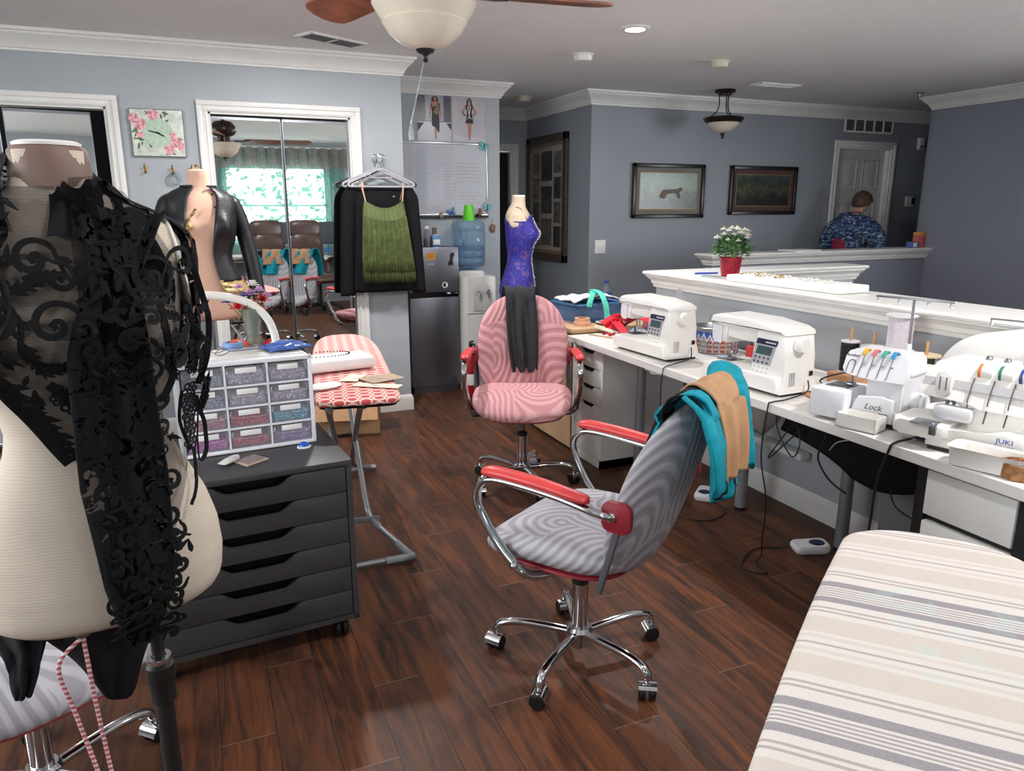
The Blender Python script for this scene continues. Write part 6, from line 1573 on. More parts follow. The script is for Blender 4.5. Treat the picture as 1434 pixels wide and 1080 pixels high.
drape('strap_tail', [(4.08, -2.26, .962), (4.03, -2.245, .945), (4.0, -2.235, .905), (3.99, -2.23, .87)], .018, .003, 'mint', o, seed=5, fold=.002, nu=6, nv=30, side=(0, 1, 0))
M['pet'] = clear('pet', (206, 214, 220), .12, .04)
def pet_bottle(x, y, z, label):
    t = thing('drink_bottle', label, 'bottle', (x, y, z))
    MB().lathe([(0, .001), (.026, .001), (.031, .008), (.031, .06), (.0295, .07), (.031, .08), (.031, .145), (.024, .172), (.013, .19), (.013, .20)], seg=28, cap=False).build('bottle', 'pet', t, 60)
    MB().lathe([(.0313, .075), (.0316, .076), (.0316, .135), (.0313, .136)], seg=28, cap=False).build('label', mat('label_blue', (34, 92, 178), .4, var=.2, vs=20), t)
    MB().lathe([(0, .198), (.0155, .198), (.0155, .213), (0, .214)], seg=20).build('cap', mat('cap_blue', (40, 52, 140), .4, var=.03), t); return t
pet_bottle(4.43, -2.585, CTZ, 'clear water bottle with blue label standing behind the blue bin')
mat('peach_tape', (226, 176, 142), .6, var=.03)
o = MB().lathe([(.03, 0), (.052, 0), (.052, .022), (.046, .024), (.046, .046), (.03, .046)], seg=30, cap=False).build('tape_roll', 'peach_tape'); tag(o, 'two stacked rolls of peach tape in front of the blue bin', 'tape', loc=(3.965, -2.15, CTZ))
o = MB().lathe([(0, 0), (.05, 0), (.085, .012), (.086, .014), (.05, .004), (0, .003)], seg=32).build('plate', 'plate_white'); tag(o, 'white plate beside the peach tape rolls', 'plate', loc=(3.945, -2.33, CTZ))
# loose things at the far end of the table
TZ = TT + .0005
def lump(name, m, x, y, sx, sy, h, seed, label, cat, rz=0, z=TZ, nz=4):
    o = MB().grid(crumple(sx, sy, h, seed), 26, 26, .004).build(name, m, None, 180); return tag(o, label, cat, loc=(x, y, z), rz=rad(rz))
lump('plastic_bag', clear('film', (190, 202, 208), .45, .1), 3.66, -2.36, .26, .22, .05, 3, 'crumpled clear plastic bag under the red cloth', 'plastic bag')
o = drape('red_cloth', [(3.80, -2.22, .775), (3.79, -2.28, .815), (3.70, -2.36, .84), (3.58, -2.42, .83), (3.50, -2.45, .77)], .05, .005, 'red_cloth', seed=6, fold=.010, nf=2, nu=16, nv=40, side=(.6, .8, 0)); tag(o, 'bright red cloth left of the first sewing machine', 'cloth')
o = drape('red_tail', [(3.78, -2.29, .81), (3.70, -2.27, .80), (3.62, -2.25, .77), (3.57, -2.24, .745)], .025, .004, 'red_cloth', o, seed=8, fold=.006, nu=10, nv=24, side=(.4, .9, 0))
lump('yellow_cloth', mat('neon', (222, 222, 60), .7, var=.06), 3.60, -2.50, .12, .10, .09, 12, 'neon yellow cloth behind the red cloth', 'cloth', z=TZ + .012)
lump('pink_bag', clear('pink_film', (206, 142, 168), .6, .15), 3.72, -2.52, .10, .12, .12, 15, 'pink plastic bag beside the neon yellow cloth', 'plastic bag')
def film(u, v): return (3.42 + .10 * u - .10 * v, -2.30 - .20 * u + .03 * math.sin(v * 5), .80 + .23 * v * (1 - .45 * abs(u - .5)) + .015 * math.sin(u * 9 + v * 4))
o = MB().grid(film, 20, 20, .001).build('plastic_sheet', clear('film_sheet', (236, 238, 240), .5, .12), None, 180); tag(o, 'peaked clear plastic sheet behind the first sewing machine', 'plastic sheet')
o = MB().tube([(3.80, -2.10, TZ + .004), (3.62, -2.16, TZ + .004)], .0035, 8).build('skewer', 'oak'); tag(o, 'thin wooden stick lying at the end of the sewing table', 'stick')
o = MB().tube([(3.86, -2.18, CTZ + .006), (3.74, -2.22, TZ + .022), (3.68, -2.235, TZ + .010)], [(.006, .012), (.006, .012), (.01, .016)], 10, 3).build('seam_gauge', mat('bone', (206, 196, 178), .5, var=.05)); tag(o, 'cream handled tool lying beside the red pin ribbon', 'tool')
o = MB()
rg = random.Random(14)
o.tube([(3.73, -2.16, TZ + .008), (3.70, -2.18, TZ + .022), (3.67, -2.17, TZ + .008), (3.66, -2.20, TZ + .024), (3.63, -2.19, TZ + .008), (3.61, -2.215, TZ + .02), (3.58, -2.2, TZ + .008)], [(.008, .002)] * 2, 8, 6)
o = o.build('red_ribbon', mat('crimson', (190, 22, 50), .6, var=.08)); tag(o, 'curled dark red ribbon at the far end of the sewing table', 'ribbon')

# ---------------------------------------------------------------- sewing machines
mat('machine_white', (236, 233, 228), .32, var=.008); mat('machine_cool', (226, 226, 230), .32, var=.008); mat('machine_grey', (182, 180, 182), .4, var=.02)
mat('lcd', (66, 92, 90), .2, var=.05); mat('panel_grey', (176, 176, 184), .4, var=.02); mat('navy', (34, 34, 70), .4, var=.02); mat('key_dark', (44, 44, 52), .4, var=.02); mat('slot_dark', (96, 92, 92), .5, var=.02); mat('logo_blue', (40, 92, 180), .4, var=0)
def xzp(x, y, z): return frame((x, y, z), (-1, 0, 0), (0, 0, 1))   # plane facing +y: local x to viewer's right (-x), y up
def machine(loc, rz, label, logo_grey=False):
    t = thing('sewing_machine', label, 'sewing machine', loc, rad(rz), 'white computer sewing machines')
    # local x: 0 at the handwheel end -> .43 at the needle end; y: 0 front -> negative back
    fx = lambda y0: frame((0, y0, 0), (-1, 0, 0), (0, 0, 1))
    bd = MB()
    bd.prism([(-x, z) for x, z in reversed([(.002, .012), (.006, .16), (.018, .245), (.04, .262), (.165, .262), (.168, .16), (.188, .085), (.19, .012)])], .165, fx(-.185), .008)
    bd.prism([(-x, z) for x, z in reversed([(.10, .195), (.10, .268), (.36, .272), (.36, .192), (.30, .200), (.20, .192)])], .150, fx(-.180), .006)
    bd.prism([(-x, z) for x, z in reversed([(.335, .168), (.335, .272), (.405, .270), (.428, .25), (.433, .20), (.430, .168)])], .158, fx(-.180), .010)
    bd.build('body', 'machine_white', t, 50)
    bp = [(.0, .012), (.0, .03), (.02, .078), (.19, .080), (.41, .080), (.436, .072), (.444, .05), (.444, .012)]
    MB().prism([(-x, z) for x, z in reversed(bp)], .215, frame((0, -.205, 0), (-1, 0, 0), (0, 0, 1)), .009).build('bed', 'machine_white', t, 50)
    MB().bx(.01, .43, -.19, -.02, .001, .013).build('feet', 'black_plastic', t)
    lp = [(.012, .243), (.02, .262), (.055, .274), (.20, .286), (.385, .289), (.425, .278), (.437, .252), (.434, .240), (.36, .255), (.2, .256), (.07, .246)]
    MB().prism([(-x, z) for x, z in reversed(lp)], .182, frame((0, -.193, 0), (-1, 0, 0), (0, 0, 1)), .012).build('lid', 'machine_white', t, 50)
    f = .0012
    MB().bx(.30, .435, f * 0, .002, .040, .043).bx(.02, .436, -.001, .002, .013, .016).build('seam_slots', 'slot_dark', t)
    # slanted control panel with display and keys
    P = lambda x, z, k=0: V((x, -.0185 + .0185 + k, z))
    sl = .10  # lean: panel moves towards the needle as it goes down
    def pt(a, b): return (-(.048 + a * .105 + (1 - b) * .052), .055 + b * .160)
    def quad(a0, a1, b0, b1): return [pt(a0, b0), pt(a1, b0), pt(a1, b1), pt(a0, b1)]
    fm = frame((0, -.0215 + .0015, 0), (-1, 0, 0), (0, 0, 1))
    def Q(name, q, m, h, par): return MB().prism(q[::-1], h, frame((0, -.0195, 0), (-1, 0, 0), (0, 0, 1)), 0).build(name, m, par, 0)
    pan = Q('control_panel', quad(.0, 1, .36, 1.0), 'panel_grey', .0022, t)
    Q('panel_header', quad(-.02, 1.02, .88, 1.02), 'navy', .0032, pan); Q('display', quad(.12, .88, .62, .84), 'lcd', .0034, pan)
    for r in range(2):
        for c in range(4):
            a, b = pt(.17 + c * .22, .54 - r * .12); MB().lathe([(0, 0), (.0042, 0), (.0038, .0045), (0, .005)], seg=10).xf(frame((0, -.0195, 0), (-1, 0, 0), (0, 0, 1)) @ Matrix.Translation((a, b, .001))).build('key', 'key_dark', pan)
    mb = MB()
    for r in range(5):
        for c in range(4):
            a, b = pt(.08 + c * .22, .28 - r * .115); mb.prism([(a - .003, b - .003), (a + .003, b - .003), (a + .0025, b + .003), (a - .0035, b + .0025)], .0006, frame((0, -.0195, 0), (-1, 0, 0), (0, 0, 1)))
    mb.build('stitch_symbols', 'panel_grey', t, 0)
    mb = MB()
    a, b = pt(.35, .95)
    for k in range(7): mb.prism([(a - .02 + k * .008, b - .003), (a - .015 + k * .008, b - .003), (a - .0145 + k * .008, b + .003), (a - .0195 + k * .008, b + .003)], .0006, frame((0, -.0160, 0), (-1, 0, 0), (0, 0, 1)))
    mb.build('header_lettering', 'label_white', pan, 0)
    MB().text('JUKI', .014, xzp(.388, -.0195, .225), .0006, shear=.2).build('logo', 'logo_blue' if not logo_grey else 'logo_blue', t, 0)
    # handwheel, ports and vents on the end
    MB().lathe([(0, 0), (.030, 0), (.032, -.004), (.032, -.018), (.030, -.020), (.030, -.026), (.026, -.032), (0, -.034)], (0, 0, 0), 32, 'x').xf(Matrix.Translation((.012, -.095, .205))).build('handwheel', 'machine_white', t, 40)
    mb = MB()
    for k in range(3):
        for j in range(8): mb.box((.0015, -.05 - .012 * k, .045 + .007 * j), (.004, .007, .003))
    mb.build('vent', 'machine_grey', t, 0)
    MB().box((.0015, -.165, .085), (.004, .020, .020), .002).build('power_switch', 'black_gloss', t)
    MB().lathe([(0, 0), (.005, 0), (.005, .002), (0, .002)], (0, 0, 0), 12, 'y').xf(Matrix.Translation((.075, .0005, .035))).build('jack', 'black_gloss', t)
    # needle area
    MB().cyl((.385, -.10, .17), (.385, -.10, .115), .004, seg=10).cyl((.385, -.10, .118), (.385, -.10, .10), .007, .004, 10).cyl((.372, -.108, .17), (.372, -.108, .10), .0035, seg=8).build('needle_bar', 'chrome', t)
    MB().bx(.366, .40, -.118, -.085, .083, .088, .002).box((.388, -.092, .104), (.010, .012, .026), .002).build('presser_foot', 'steel', t)
    MB().bx(.345, .425, -.145, -.055, .079, .0815).build('needle_plate', 'steel', t)
    MB().tube([(.40, -.03, .165), (.412, -.035, .15), (.40, -.03, .135), (.385, -.035, .145)], .002, 6, 4).build('thread_guide', 'steel', t)
    MB().prism(rrect(.05, .085, .012), .0012, xzp(.387, -.0195, .2055)).build('face_cover', 'machine_cool', t, 30)
    return t
machine((2.937, -2.056, TZ), 3.2, 'white computer sewing machine nearest the far end of the table', True)
machine((2.176, -2.066, TZ), 3.6, 'white computer sewing machine beside the winter houses tin')

# Christmas tin between the two machines
def m_houses():
    m = bpy.data.materials.new('houses_print'); n = NT(m); x, y, z = n.sep(n.obj())
    ang = n.math('ARCTAN2', y, x); u = n.math('MULTIPLY', ang, 3.4); cell = n.math('FLOOR', u); fu = n.math('FRACT', u)
    wn = n.n('ShaderNodeTexWhiteNoise', noise_dimensions='1D'); n.l(cell, wn.inputs['W'])
    roof = n.math('SUBTRACT', n.math('ADD', .085, n.math('MULTIPLY', wn.outputs['Value'], .02)), n.math('MULTIPLY', n.math('ABSOLUTE', n.math('SUBTRACT', fu, .5)), .07))
    house = n.math('MULTIPLY', n.math('LESS_THAN', z, roof), n.math('LESS_THAN', n.math('ABSOLUTE', n.math('SUBTRACT', fu, .5)), .4))
    snow = n.math('MULTIPLY', n.math('LESS_THAN', n.math('ABSOLUTE', n.math('SUBTRACT', z, roof)), .006), n.math('LESS_THAN', n.math('ABSOLUTE', n.math('SUBTRACT', fu, .5)), .46))
    win = n.math('MULTIPLY', n.math('LESS_THAN', n.math('FRACT', n.math('MULTIPLY', fu, 5)), .4), n.math('LESS_THAN', n.math('FRACT', n.math('MULTIPLY', z, 45)), .45))
    bg = n.ramp(n.math('MULTIPLY', z, 8), [(.05, (196, 200, 212)), (.3, (120, 140, 180)), (.8, (50, 92, 178))])
    hc = n.ramp(wn.outputs['Value'], [(.2, (170, 66, 48)), (.6, (150, 80, 56)), (.9, (128, 140, 150))])
    c = n.mix(house, bg, n.mix(win, hc, (232, 216, 190))); n.col(n.mix(snow, c, (236, 238, 244))); n.b.inputs['Roughness'].default_value = .3; M['houses_print'] = m
m_houses()
t = thing('cookie_tin', 'open round tin printed with snowy red houses between the machines', 'tin', (3.09, -2.47, TZ))
MB().lathe([(.114, .004), (.115, .008), (.115, .112), (.114, .114)], seg=56, cap=False).build('printed_wall', 'houses_print', t, 60)
MB().lathe([(0, 0), (.116, 0), (.117, .004), (.114, .006), (0, .006)], seg=56).lathe([(.115, .112), (.116, .128), (.119, .132), (.116, .134), (.112, .128), (.112, .006)], seg=56, cap=False).build('metal_rim', 'steel', t, 60)
o = MB().lathe([(0, 0), (.03, 0), (.032, .01), (.026, .03), (.03, .10), (.02, .13), (.012, .165), (0, .168)], seg=24).lathe([(0, .165), (.03, .17), (.034, .188), (.024, .206), (0, .21)], seg=20).build('pin_cushion', mat('pine_green', (36, 82, 66), .7, var=.1)); tag(o, 'dark green round topped pin cushion behind the second sewing machine', 'pin cushion', loc=(2.72, -2.56, TZ))
t = thing('red_tin', 'small red box with black handle behind the needle of the second machine', 'box', (2.72, -2.43, TZ), rad(15))
MB().box((0, 0, .045), (.10, .07, .088), .006).build('body', mat('tin_red', (176, 44, 44), .4, var=.1), t); MB().tube([(-.04, 0, .089), (-.03, 0, .118), (.03, 0, .118), (.04, 0, .089)], .005, 8, 5).build('handle', 'black_plastic', t)
o = MB().box((0, 0, .006), (.11, .05, .011), .005).build('phone', mat('pale_blue', (170, 190, 206), .25, var=.02)); tag(o, 'pale blue flat case lying behind the needle of the second machine', 'case', loc=(2.90, -2.40, TZ), rz=rad(10))

# things between the second machine and the first serger
o = MB().box((0, 0, .0225), (.46, .14, .045), .003).build('wooden_plank', mat('plank_tan', (196, 146, 104), .6, var=.08, vs=6)); tag(o, 'tan wooden thread stand behind the first serger', 'thread stand', loc=(2.10, -2.535, TZ))
for k in range(3):
    MB().cyl((( .185, .065, -.175)[k], 0, .044), ((.185, .065, -.175)[k], 0, .235), .0055, seg=12).build('peg', mat('dowel', (206, 158, 112), .6, var=.06), o)
PT = TZ + .0455
def spool(x, y, r_f, r_b, h, m_f, m_b, label, z=PT, m_top=None):
    t = thing('thread_spool', label, 'thread spool', (x, y, z), 0, 'thread spools behind the sergers')
    MB().lathe([(.0065, 0), (r_f, 0), (r_f, .006), (.0065, .006)], seg=32, cap=False).build('flange', m_f, t); MB().lathe([(.0065, h - .006), (r_f, h - .006), (r_f, h), (.0065, h)], seg=32, cap=False).build('flange', m_top or m_f, t)
    n_ = 22; MB().lathe([(.0065, .006)] + [(r_b + .0012 * math.sin(i * 2.6), .006 + (h - .012) * i / n_) for i in range(n_ + 1)] + [(.0065, h - .006)], seg=32, cap=False).build('thread', m_b, t)
    return t
mat('thread_black', (26, 26, 28), .7, var=.1, bump=.4, bs=300, bd=.002); mat('thread_white', (226, 222, 226), .7, var=.03, bump=.3, bs=300, bd=.002); mat('thread_lilac', (206, 196, 204), .75, var=.05, vs=30, bump=.5, bs=200, bd=.003); mat('thread_olive', (84, 92, 66), .7, var=.1); mat('flange_tan', (222, 202, 166), .6, var=.04)
spool(2.285, -2.535, .038, .036, .135, 'cap_white', 'thread_black', 'spool of black thread on the wooden thread stand')
spool(2.165, -2.535, .050, .044, .132, 'cap_white', 'thread_white', 'wide white spool on the wooden thread stand')
spool(1.925, -2.535, .052, .030, .140, 'flange_tan', 'thread_olive', 'olive spool with tan rim behind the first serger', m_top='flange_tan')
o = MB().lathe([(0, 0), (.05, 0), (.05, .13), (0, .13)], seg=28).build('box_tub', 'cap_white'); tag(o, 'white tub under the tall lilac ribbon reel', 'tub', loc=(2.05, -2.535, PT))
spool(2.05, -2.535, .058, .046, .145, 'cap_white', 'thread_lilac', 'tall reel of pale lilac ribbon behind the first serger', z=PT + .131)
t = thing('scissors', 'red handled scissors lying beside the second sewing machine', 'scissors', (2.35, -2.36, TZ + .006), rad(-40))
for s_ in (-1, 1):
    MB().tube([(.03, s_ * .006, 0), (.06, s_ * .022, 0), (.10, s_ * .030, 0), (.12, s_ * .016, 0), (.10, s_ * .004, 0), (.06, s_ * .006, 0), (.03, s_ * .006, 0)], .006, 8, 5).build('handle', mat('scissor_red', (170, 24, 36), .4, var=.05), t); MB().prism([(-.12, s_ * .001), (.03, s_ * .010), (.03, -s_ * .006), (-.04, -s_ * .008)], .0025).build('blade', 'steel', t)
o = MB().tube([(2.33, -2.17, TZ + .006), (2.22, -2.21, TZ + .008), (2.10, -2.18, TZ + .008), (2.02, -2.22, TZ + .006)], [(.0055, .009)] * 2, 10, 5).build('curved_ruler', mat('terracotta', (206, 140, 106), .6, var=.05)); tag(o, 'curved orange brown strip beside the first serger', 'strip')

# ---------------------------------------------------------------- sergers
mat('dial_yellow', (220, 172, 50), .4, var=.03); mat('dial_pink', (200, 110, 120), .4, var=.03); mat('dial_green', (70, 164, 148), .4, var=.03); mat('dial_blue', (48, 140, 180), .4, var=.03); mat('dial_orange', (222, 124, 60), .4, var=.03); mat('dial_dgreen', (40, 124, 96), .4, var=.03); mat('dial_dblue', (52, 72, 140), .4, var=.03); mat('dial_red', (180, 40, 60), .4, var=.03)
mat('ink', (70, 70, 76), .5, var=0)
S1 = thing('serger', 'white serger marked Lock with yellow, pink, teal and blue dials', 'serger', (1.675, -2.114, TZ), rad(16), 'white sergers')
def S1p(poly, y0, d, m, name, bev=.008, par=None): return MB().prism([(-x, z) for x, z in reversed(poly)], d, frame((0, y0 - d, 0), (-1, 0, 0), (0, 0, 1)), bev).build(name, m, par or S1, 50)
S1p([(.0, .012), (.0, .17), (.12, .17), (.125, .15), (.13, .012)], -.012, .25, 'machine_cool', 'column')
S1p([(.0, .012), (.0, .06), (.15, .085), (.28, .085), (.28, .012)], -.01, .24, 'machine_cool', 'base')
S1p([(.165, .012), (.165, .108), (.17, .112), (.285, .112), (.29, .106), (.29, .012)], .055, .16, 'machine_cool', 'cloth_plate', .006)
hp = [(.0, .162), (.002, .225), (.018, .246), (.190, .250), (.208, .242), (.215, .225), (.213, .185), (.203, .170), (.17, .164), (.10, .160)]
hd = MB().loft([[(x, .004 - .05 * max(0, (z - .16)) / .09, z) for x, z in hp], [(x, -.17, z) for x, z in hp]])
hd.build('head', 'machine_cool', S1, 50)
S1p([(.02, .02), (.02, .10), (.06, .11), (.14, .098), (.16, .05), (.16, .02)], .012, .02, 'machine_cool', 'front_cover', .005)
MB().text('Lock', .030, xzp(.085, .0126, .068) @ Matrix.Rotation(rad(0), 4, 'Z'), .0004, shear=.35).build('lettering', 'ink', S1, 0)
mb = MB(); [mb.prism([(-.062 + .006 * k, .047), (-.058 + .006 * k, .047), (-.058 + .006 * k, .052), (-.062 + .006 * k, .052)], .0006, frame((0, .0122, 0), (-1, 0, 0), (0, 0, 1))) for k in range(5)]
mb.build('model_print', 'ink', S1, 0)
tray = MB(); tray.bx(.03, .165, .02, .10, .002, .006).bx(.03, .165, .096, .10, .002, .05).bx(.03, .165, .02, .024, .002, .05).bx(.03, .034, .02, .10, .002, .05).bx(.161, .165, .02, .10, .002, .05).build('waste_tray', 'machine_white', S1, 0)
MB().bx(.005, .28, -.24, -.005, .0005, .0125).build('feet', 'black_plastic', S1)
for k, m_ in enumerate(('dial_blue', 'dial_green', 'dial_pink', 'dial_yellow')):
    x_ = .05 + .032 * k
    MB().grid(lambda u, v: (x_ + (v - .5) * .013, -.040 - .026 * math.cos(PI * (.1 + .75 * u)), .222 + .034 * math.sin(PI * (.1 + .75 * u))), 12, 2, .005).build('tension_dial', m_, S1)
    MB().tube([(x_ + .006, -.036, .236), (x_ + .006, -.016, .20), (x_ + .007, .004, .165)], .0012, 5).build('thread_slot', 'slot_dark', S1)
    MB().bx(x_ - .004, x_ + .004, -.021, -.019, .203, .209).build('number_mark', 'panel_grey', S1, 0)
# arched thread window on the head
MB().tube([(.175, .0, .172), (.175, -.018, .202), (.181, -.024, .213), (.192, -.024, .213), (.198, -.018, .202), (.198, .0, .172)], .0015, 6, 4).build('head_line', 'slot_dark', S1)
MB().text('brother', .014, frame((.190, -.0325, .229), (-1, 0, 0), (0, -.42, .9)), .0005).build('logo', 'ink', S1, 0)
MB().cyl((.20, -.06, .17), (.20, -.06, .115), .005, seg=10).box((.20, -.05, .122), (.03, .03, .010), .003).build('presser_foot', 'steel', S1); MB().bx(.185, .265, -.085, .0, .111, .115, .002).build('needle_plate', 'steel', S1)
MB().lathe([(0, 0), (.033, 0), (.035, -.003), (.035, -.024), (.031, -.028), (.031, -.04), (0, -.042)], seg=32, axis='x').xf(Matrix.Translation((0, -.10, .085))).build('handwheel', 'machine_cool', S1, 40)
MB().box((-.0015, -.19, .03), (.004, .07, .035), .002).build('socket', 'black_gloss', S1)
MB().prism(rrect(.16, .09, .02), .012, Matrix.Translation((-.03, -.235, .116)), .004).box((.02, -.15, .185), (.05, .2, .02), .008).build('side_shelf', 'machine_cool', S1)
# telescopic thread mast
ms = MB().lathe([(.018, .14), (.018, .17), (.014, .20), (.010, .25), (0, .25)], (.115, -.285, 0), 16).build('mast_socket', 'machine_cool', S1); MB().cyl((.115, -.285, .2), (.115, -.285, .415), .005, seg=12).build('mast', 'steel', S1)
gb = MB().box((.115, -.285, .412), (.27, .012, .007), .002)
for dx in (-.125, -.05, .05, .125): gb.tube([(.115 + dx, -.279, .410), (.115 + dx, -.272, .40), (.115 + dx, -.285, .394), (.115 + dx, -.292, .402)], .0018, 6, 4)
gb.build('thread_guide_bar', 'steel', S1)
o = thing('oil_bottle', 'small olive bottle with white nozzle on the serger shelf', 'bottle', (1.735, -2.345, TZ + .1285)); MB().lathe([(0, 0), (.0155, 0), (.0165, .004), (.0165, .05), (.012, .056), (0, .057)], seg=20).build('bottle', mat('olive_oil', (112, 116, 78), .35, var=.08), o); MB().lathe([(0, .056), (.008, .056), (.007, .064), (.003, .068), (.0025, .082), (0, .083)], seg=14).build('nozzle', 'cap_white', o)

S2 = thing('serger', 'white serger with grey band at the right edge of the photo', 'serger', (1.205, -2.135, TZ), rad(17), 'white sergers')
def S2p(poly, y0, d, m, name, bev=.01): return MB().prism([(-x, z) for x, z in reversed(poly)], d, frame((0, y0 - d, 0), (-1, 0, 0), (0, 0, 1)), bev).build(name, m, S2, 50)
S2.scale = (1, 1, .87)
S2p([(.0, .012), (.0, .21), (.20, .21), (.215, .19), (.235, .11), (.235, .012)], -.05, .20, 'machine_white', 'column')
S2p([(.0, .012), (.0, .075), (.05, .105), (.12, .11), (.18, .085), (.33, .085), (.33, .012)], -.005, .20, 'machine_white', 'base')
MB().prism(rrect(.16, .19, .025), .052, Matrix.Translation((.345, -.075, .045)), .010).build('cloth_plate', 'machine_white', S2, 50)
hp2 = [(-.02, .165), (-.02, .30), (.0, .315), (.30, .318), (.345, .305), (.37, .26), (.372, .205), (.355, .185), (.24, .18), (.2, .165)]
MB().loft([[(x, -.035 - .06 * max(0, (z - .2)) / .12, z) for x, z in hp2], [(x, -.20, z) for x, z in hp2]]).build('head', 'machine_white', S2, 50)
MB().poly([(.371, -.0455, .222), (-.02, -.0455, .222), (-.02, -.0585, .25), (.371, -.0585, .25)]).build('grey_band', 'machine_grey', S2, 0)
for k, m_ in enumerate(('dial_red', 'dial_dblue', 'dial_dgreen', 'dial_orange')):
    x_ = .045 + .054 * k
    MB().lathe([(0, -.016), (.024, -.016), (.026, -.012), (.026, .012), (.024, .016), (0, .016)], seg=28, axis='x').xf(Matrix.Translation((x_, -.088, .288))).build('tension_dial', 'machine_white', S2, 40)
    MB().lathe([(.0262, .013), (.0268, .0132), (.0268, .021), (.0262, .0212)], seg=28, axis='x', cap=False).xf(Matrix.Translation((x_, -.088, .288))).build('dial_ring', m_, S2)
    MB().tube([(x_ + .027, -.066, .265), (x_ + .027, -.041, .215), (x_ + .028, -.0338, .186), (x_ + .031, -.048, .170), (x_ + .037, -.0485, .115)], .0021, 5, 4).build('thread_slot', 'slot_dark', S2)
MB().prism(rrect(.042, .085, .014), .03, xzp(.305, -.055, .238), .006).build('lever_housing', 'machine_white', S2, 50); MB().bx(.294, .297, -.026, -.0235, .215, .262).bx(.312, .315, -.026, -.0235, .215, .262).build('lever_slots', 'slot_dark', S2, 0)
MB().cyl((.302, -.075, .185), (.302, -.07, .125), .0055, seg=10).cyl((.285, -.08, .185), (.285, -.08, .15), .005, seg=8).build('needle_bar', 'steel', S2); MB().box((.27, -.045, .135), (.11, .05, .05), .012).build('looper_cover', 'machine_cool', S2)
MB().box((.33, .005, .098), (.07, .06, .005), .002).box((.30, .018, .085), (.02, .02, .05), .004).build('knife', 'steel', S2)
MB().text('JUKI', .024, xzp(.115, -.0046, .080), .0006).build('logo', 'logo_blue', S2, 0); MB().text('MO-1000', .013, xzp(.115, -.0046, .060), .0004, shear=.2).build('model_print', 'ink', S2, 0)
w0 = rrect(.19, .085, .018); w1 = rrect(.20, .095, .02); w2 = rrect(.188, .083, .018); w3 = rrect(.18, .075, .016)
MB().loft([[(x + .125, y + .062, .003) for x, y in w0], [(x + .125, y + .062, .062) for x, y in w1], [(x + .125, y + .062, .067) for x, y in rrect(.21, .105, .022)], [(x + .125, y + .062, .062) for x, y in w2], [(x + .125, y + .062, .008) for x, y in w3]]).build('waste_tray', 'machine_white', S2, 50)
MB().bx(.01, .32, -.19, -.01, .0005, .0125).build('feet', 'black_plastic', S2)
MB().cyl((.1, -.245, .1), (.1, -.245, .45), .005, seg=10).build('mast', 'steel', S2)
gb = MB().tube([(-.1, -.245, .448), (.27, -.245, .448)], .0035, 8)
for dx in (-.1, .04, .17, .265): gb.tube([(dx, -.24, .446), (dx, -.23, .43), (dx, -.245, .42), (dx, -.255, .43)], .0018, 6, 4)
gb.build('thread_guide_bar', 'steel', S2)
mb = MB(); [mb.lathe([(0, 0), (.006, 0), (.01, .008), (.006, .014), (0, .015)], (.02 + .05 * k, -.15, .318), 12) for k in range(5)]; 
for k in range(5): MB().lathe([(0, 0), (.009, 0), (.011, .006), (.007, .013), (0, .014)], (.03 + .05 * k, -.155, .317), 12).build('thread_eyelet', 'steel', S2)
mb.bm.free()
# translucent dust cover standing behind the second serger
M['cover_film'] = clear('cover_film', (244, 242, 238), .62, .25)
arc_ = [(-.36, 0), (-.355, .10), (-.33, .20), (-.27, .285), (-.19, .325), (-.08, .34), (.10, .335), (.25, .30), (.33, .20), (.35, .08), (.35, 0)]
arc_ = [(p.x, max(0, p.y)) for p in catmull([(x, z, 0) for x, z in arc_], 5)]
o = MB().loft([[(-x * .9, -2.345, TZ + .002 + z * .93) for x, z in arc_], [(-x * .98, -2.36, TZ + .002 + z * .985) for x, z in arc_], [(-x, -2.40, TZ + .002 + z) for x, z in arc_], [(-x, -2.56, TZ + .002 + z) for x, z in arc_]]).build('dust_cover', mat('cover_white', (232, 230, 226), .35, var=.02, vs=4), None, 50); tag(o, 'milky white plastic dust cover behind the right hand serger', 'dust cover', loc=(1.42, 0, 0))
o = MB().pad(sup(.08, .045, 3), .04, lambda u, v, w_: (u, v, .046 + w_ + .012 * mnoise.noise(V((u * 16, v * 16, 4)))), 40, 7).build('white_bundle', 'white_cotton', None, 180); tag(o, 'white padded bundle between the two sergers', 'bundle', loc=(1.655, -2.285, TZ), rz=rad(70))
# snips, wicker tin, cloth tags
t = thing('thread_snips', 'dark blue thread snips on the table between the sergers', 'snips', (1.555, -2.085, TZ + .001), rad(28))
MB().tube([(-.05, -.002, .006), (-.02, .0, .009), (.02, .0, .009)], [(.005, .008), (.005, .009), (.004, .006)], 10, 4).build('grip', 'navy', t); MB().prism([(.02, .004), (.055, .010), (.06, .008), (.03, -.002)], .002, Matrix.Translation((0, 0, .007))).prism([(.02, -.004), (.058, .001), (.06, -.003), (.02, -.006)], .002, Matrix.Translation((0, 0, .004))).build('blades', 'steel', t)
t = thing('wicker_tin', 'round brown pin dish at the right edge of the table', 'dish', (1.232, -2.055, TZ))
MB().lathe([(0, 0), (.046, 0), (.05, .006), (.05, .042), (.046, .044), (.044, .04), (.044, .01), (0, .008)], seg=36).build('dish', mat('wicker', (146, 102, 62), .6, var=.25, vs=60, bump=.6, bs=90, bd=.004), t); mb = MB(); rg = random.Random(8)
for k in range(60): a, r = rg.uniform(0, 6.28), .04 * rg.random() ** .5; mb.box((r * math.cos(a), r * math.sin(a), .032 + rg.uniform(0, .008)), (.012, .002, .002), 0, Euler((rg.random(), rg.random(), a)))
mb.build('pins', mat('pin_mix', (190, 150, 130), .4, .3, var=.3, vs=90), t)
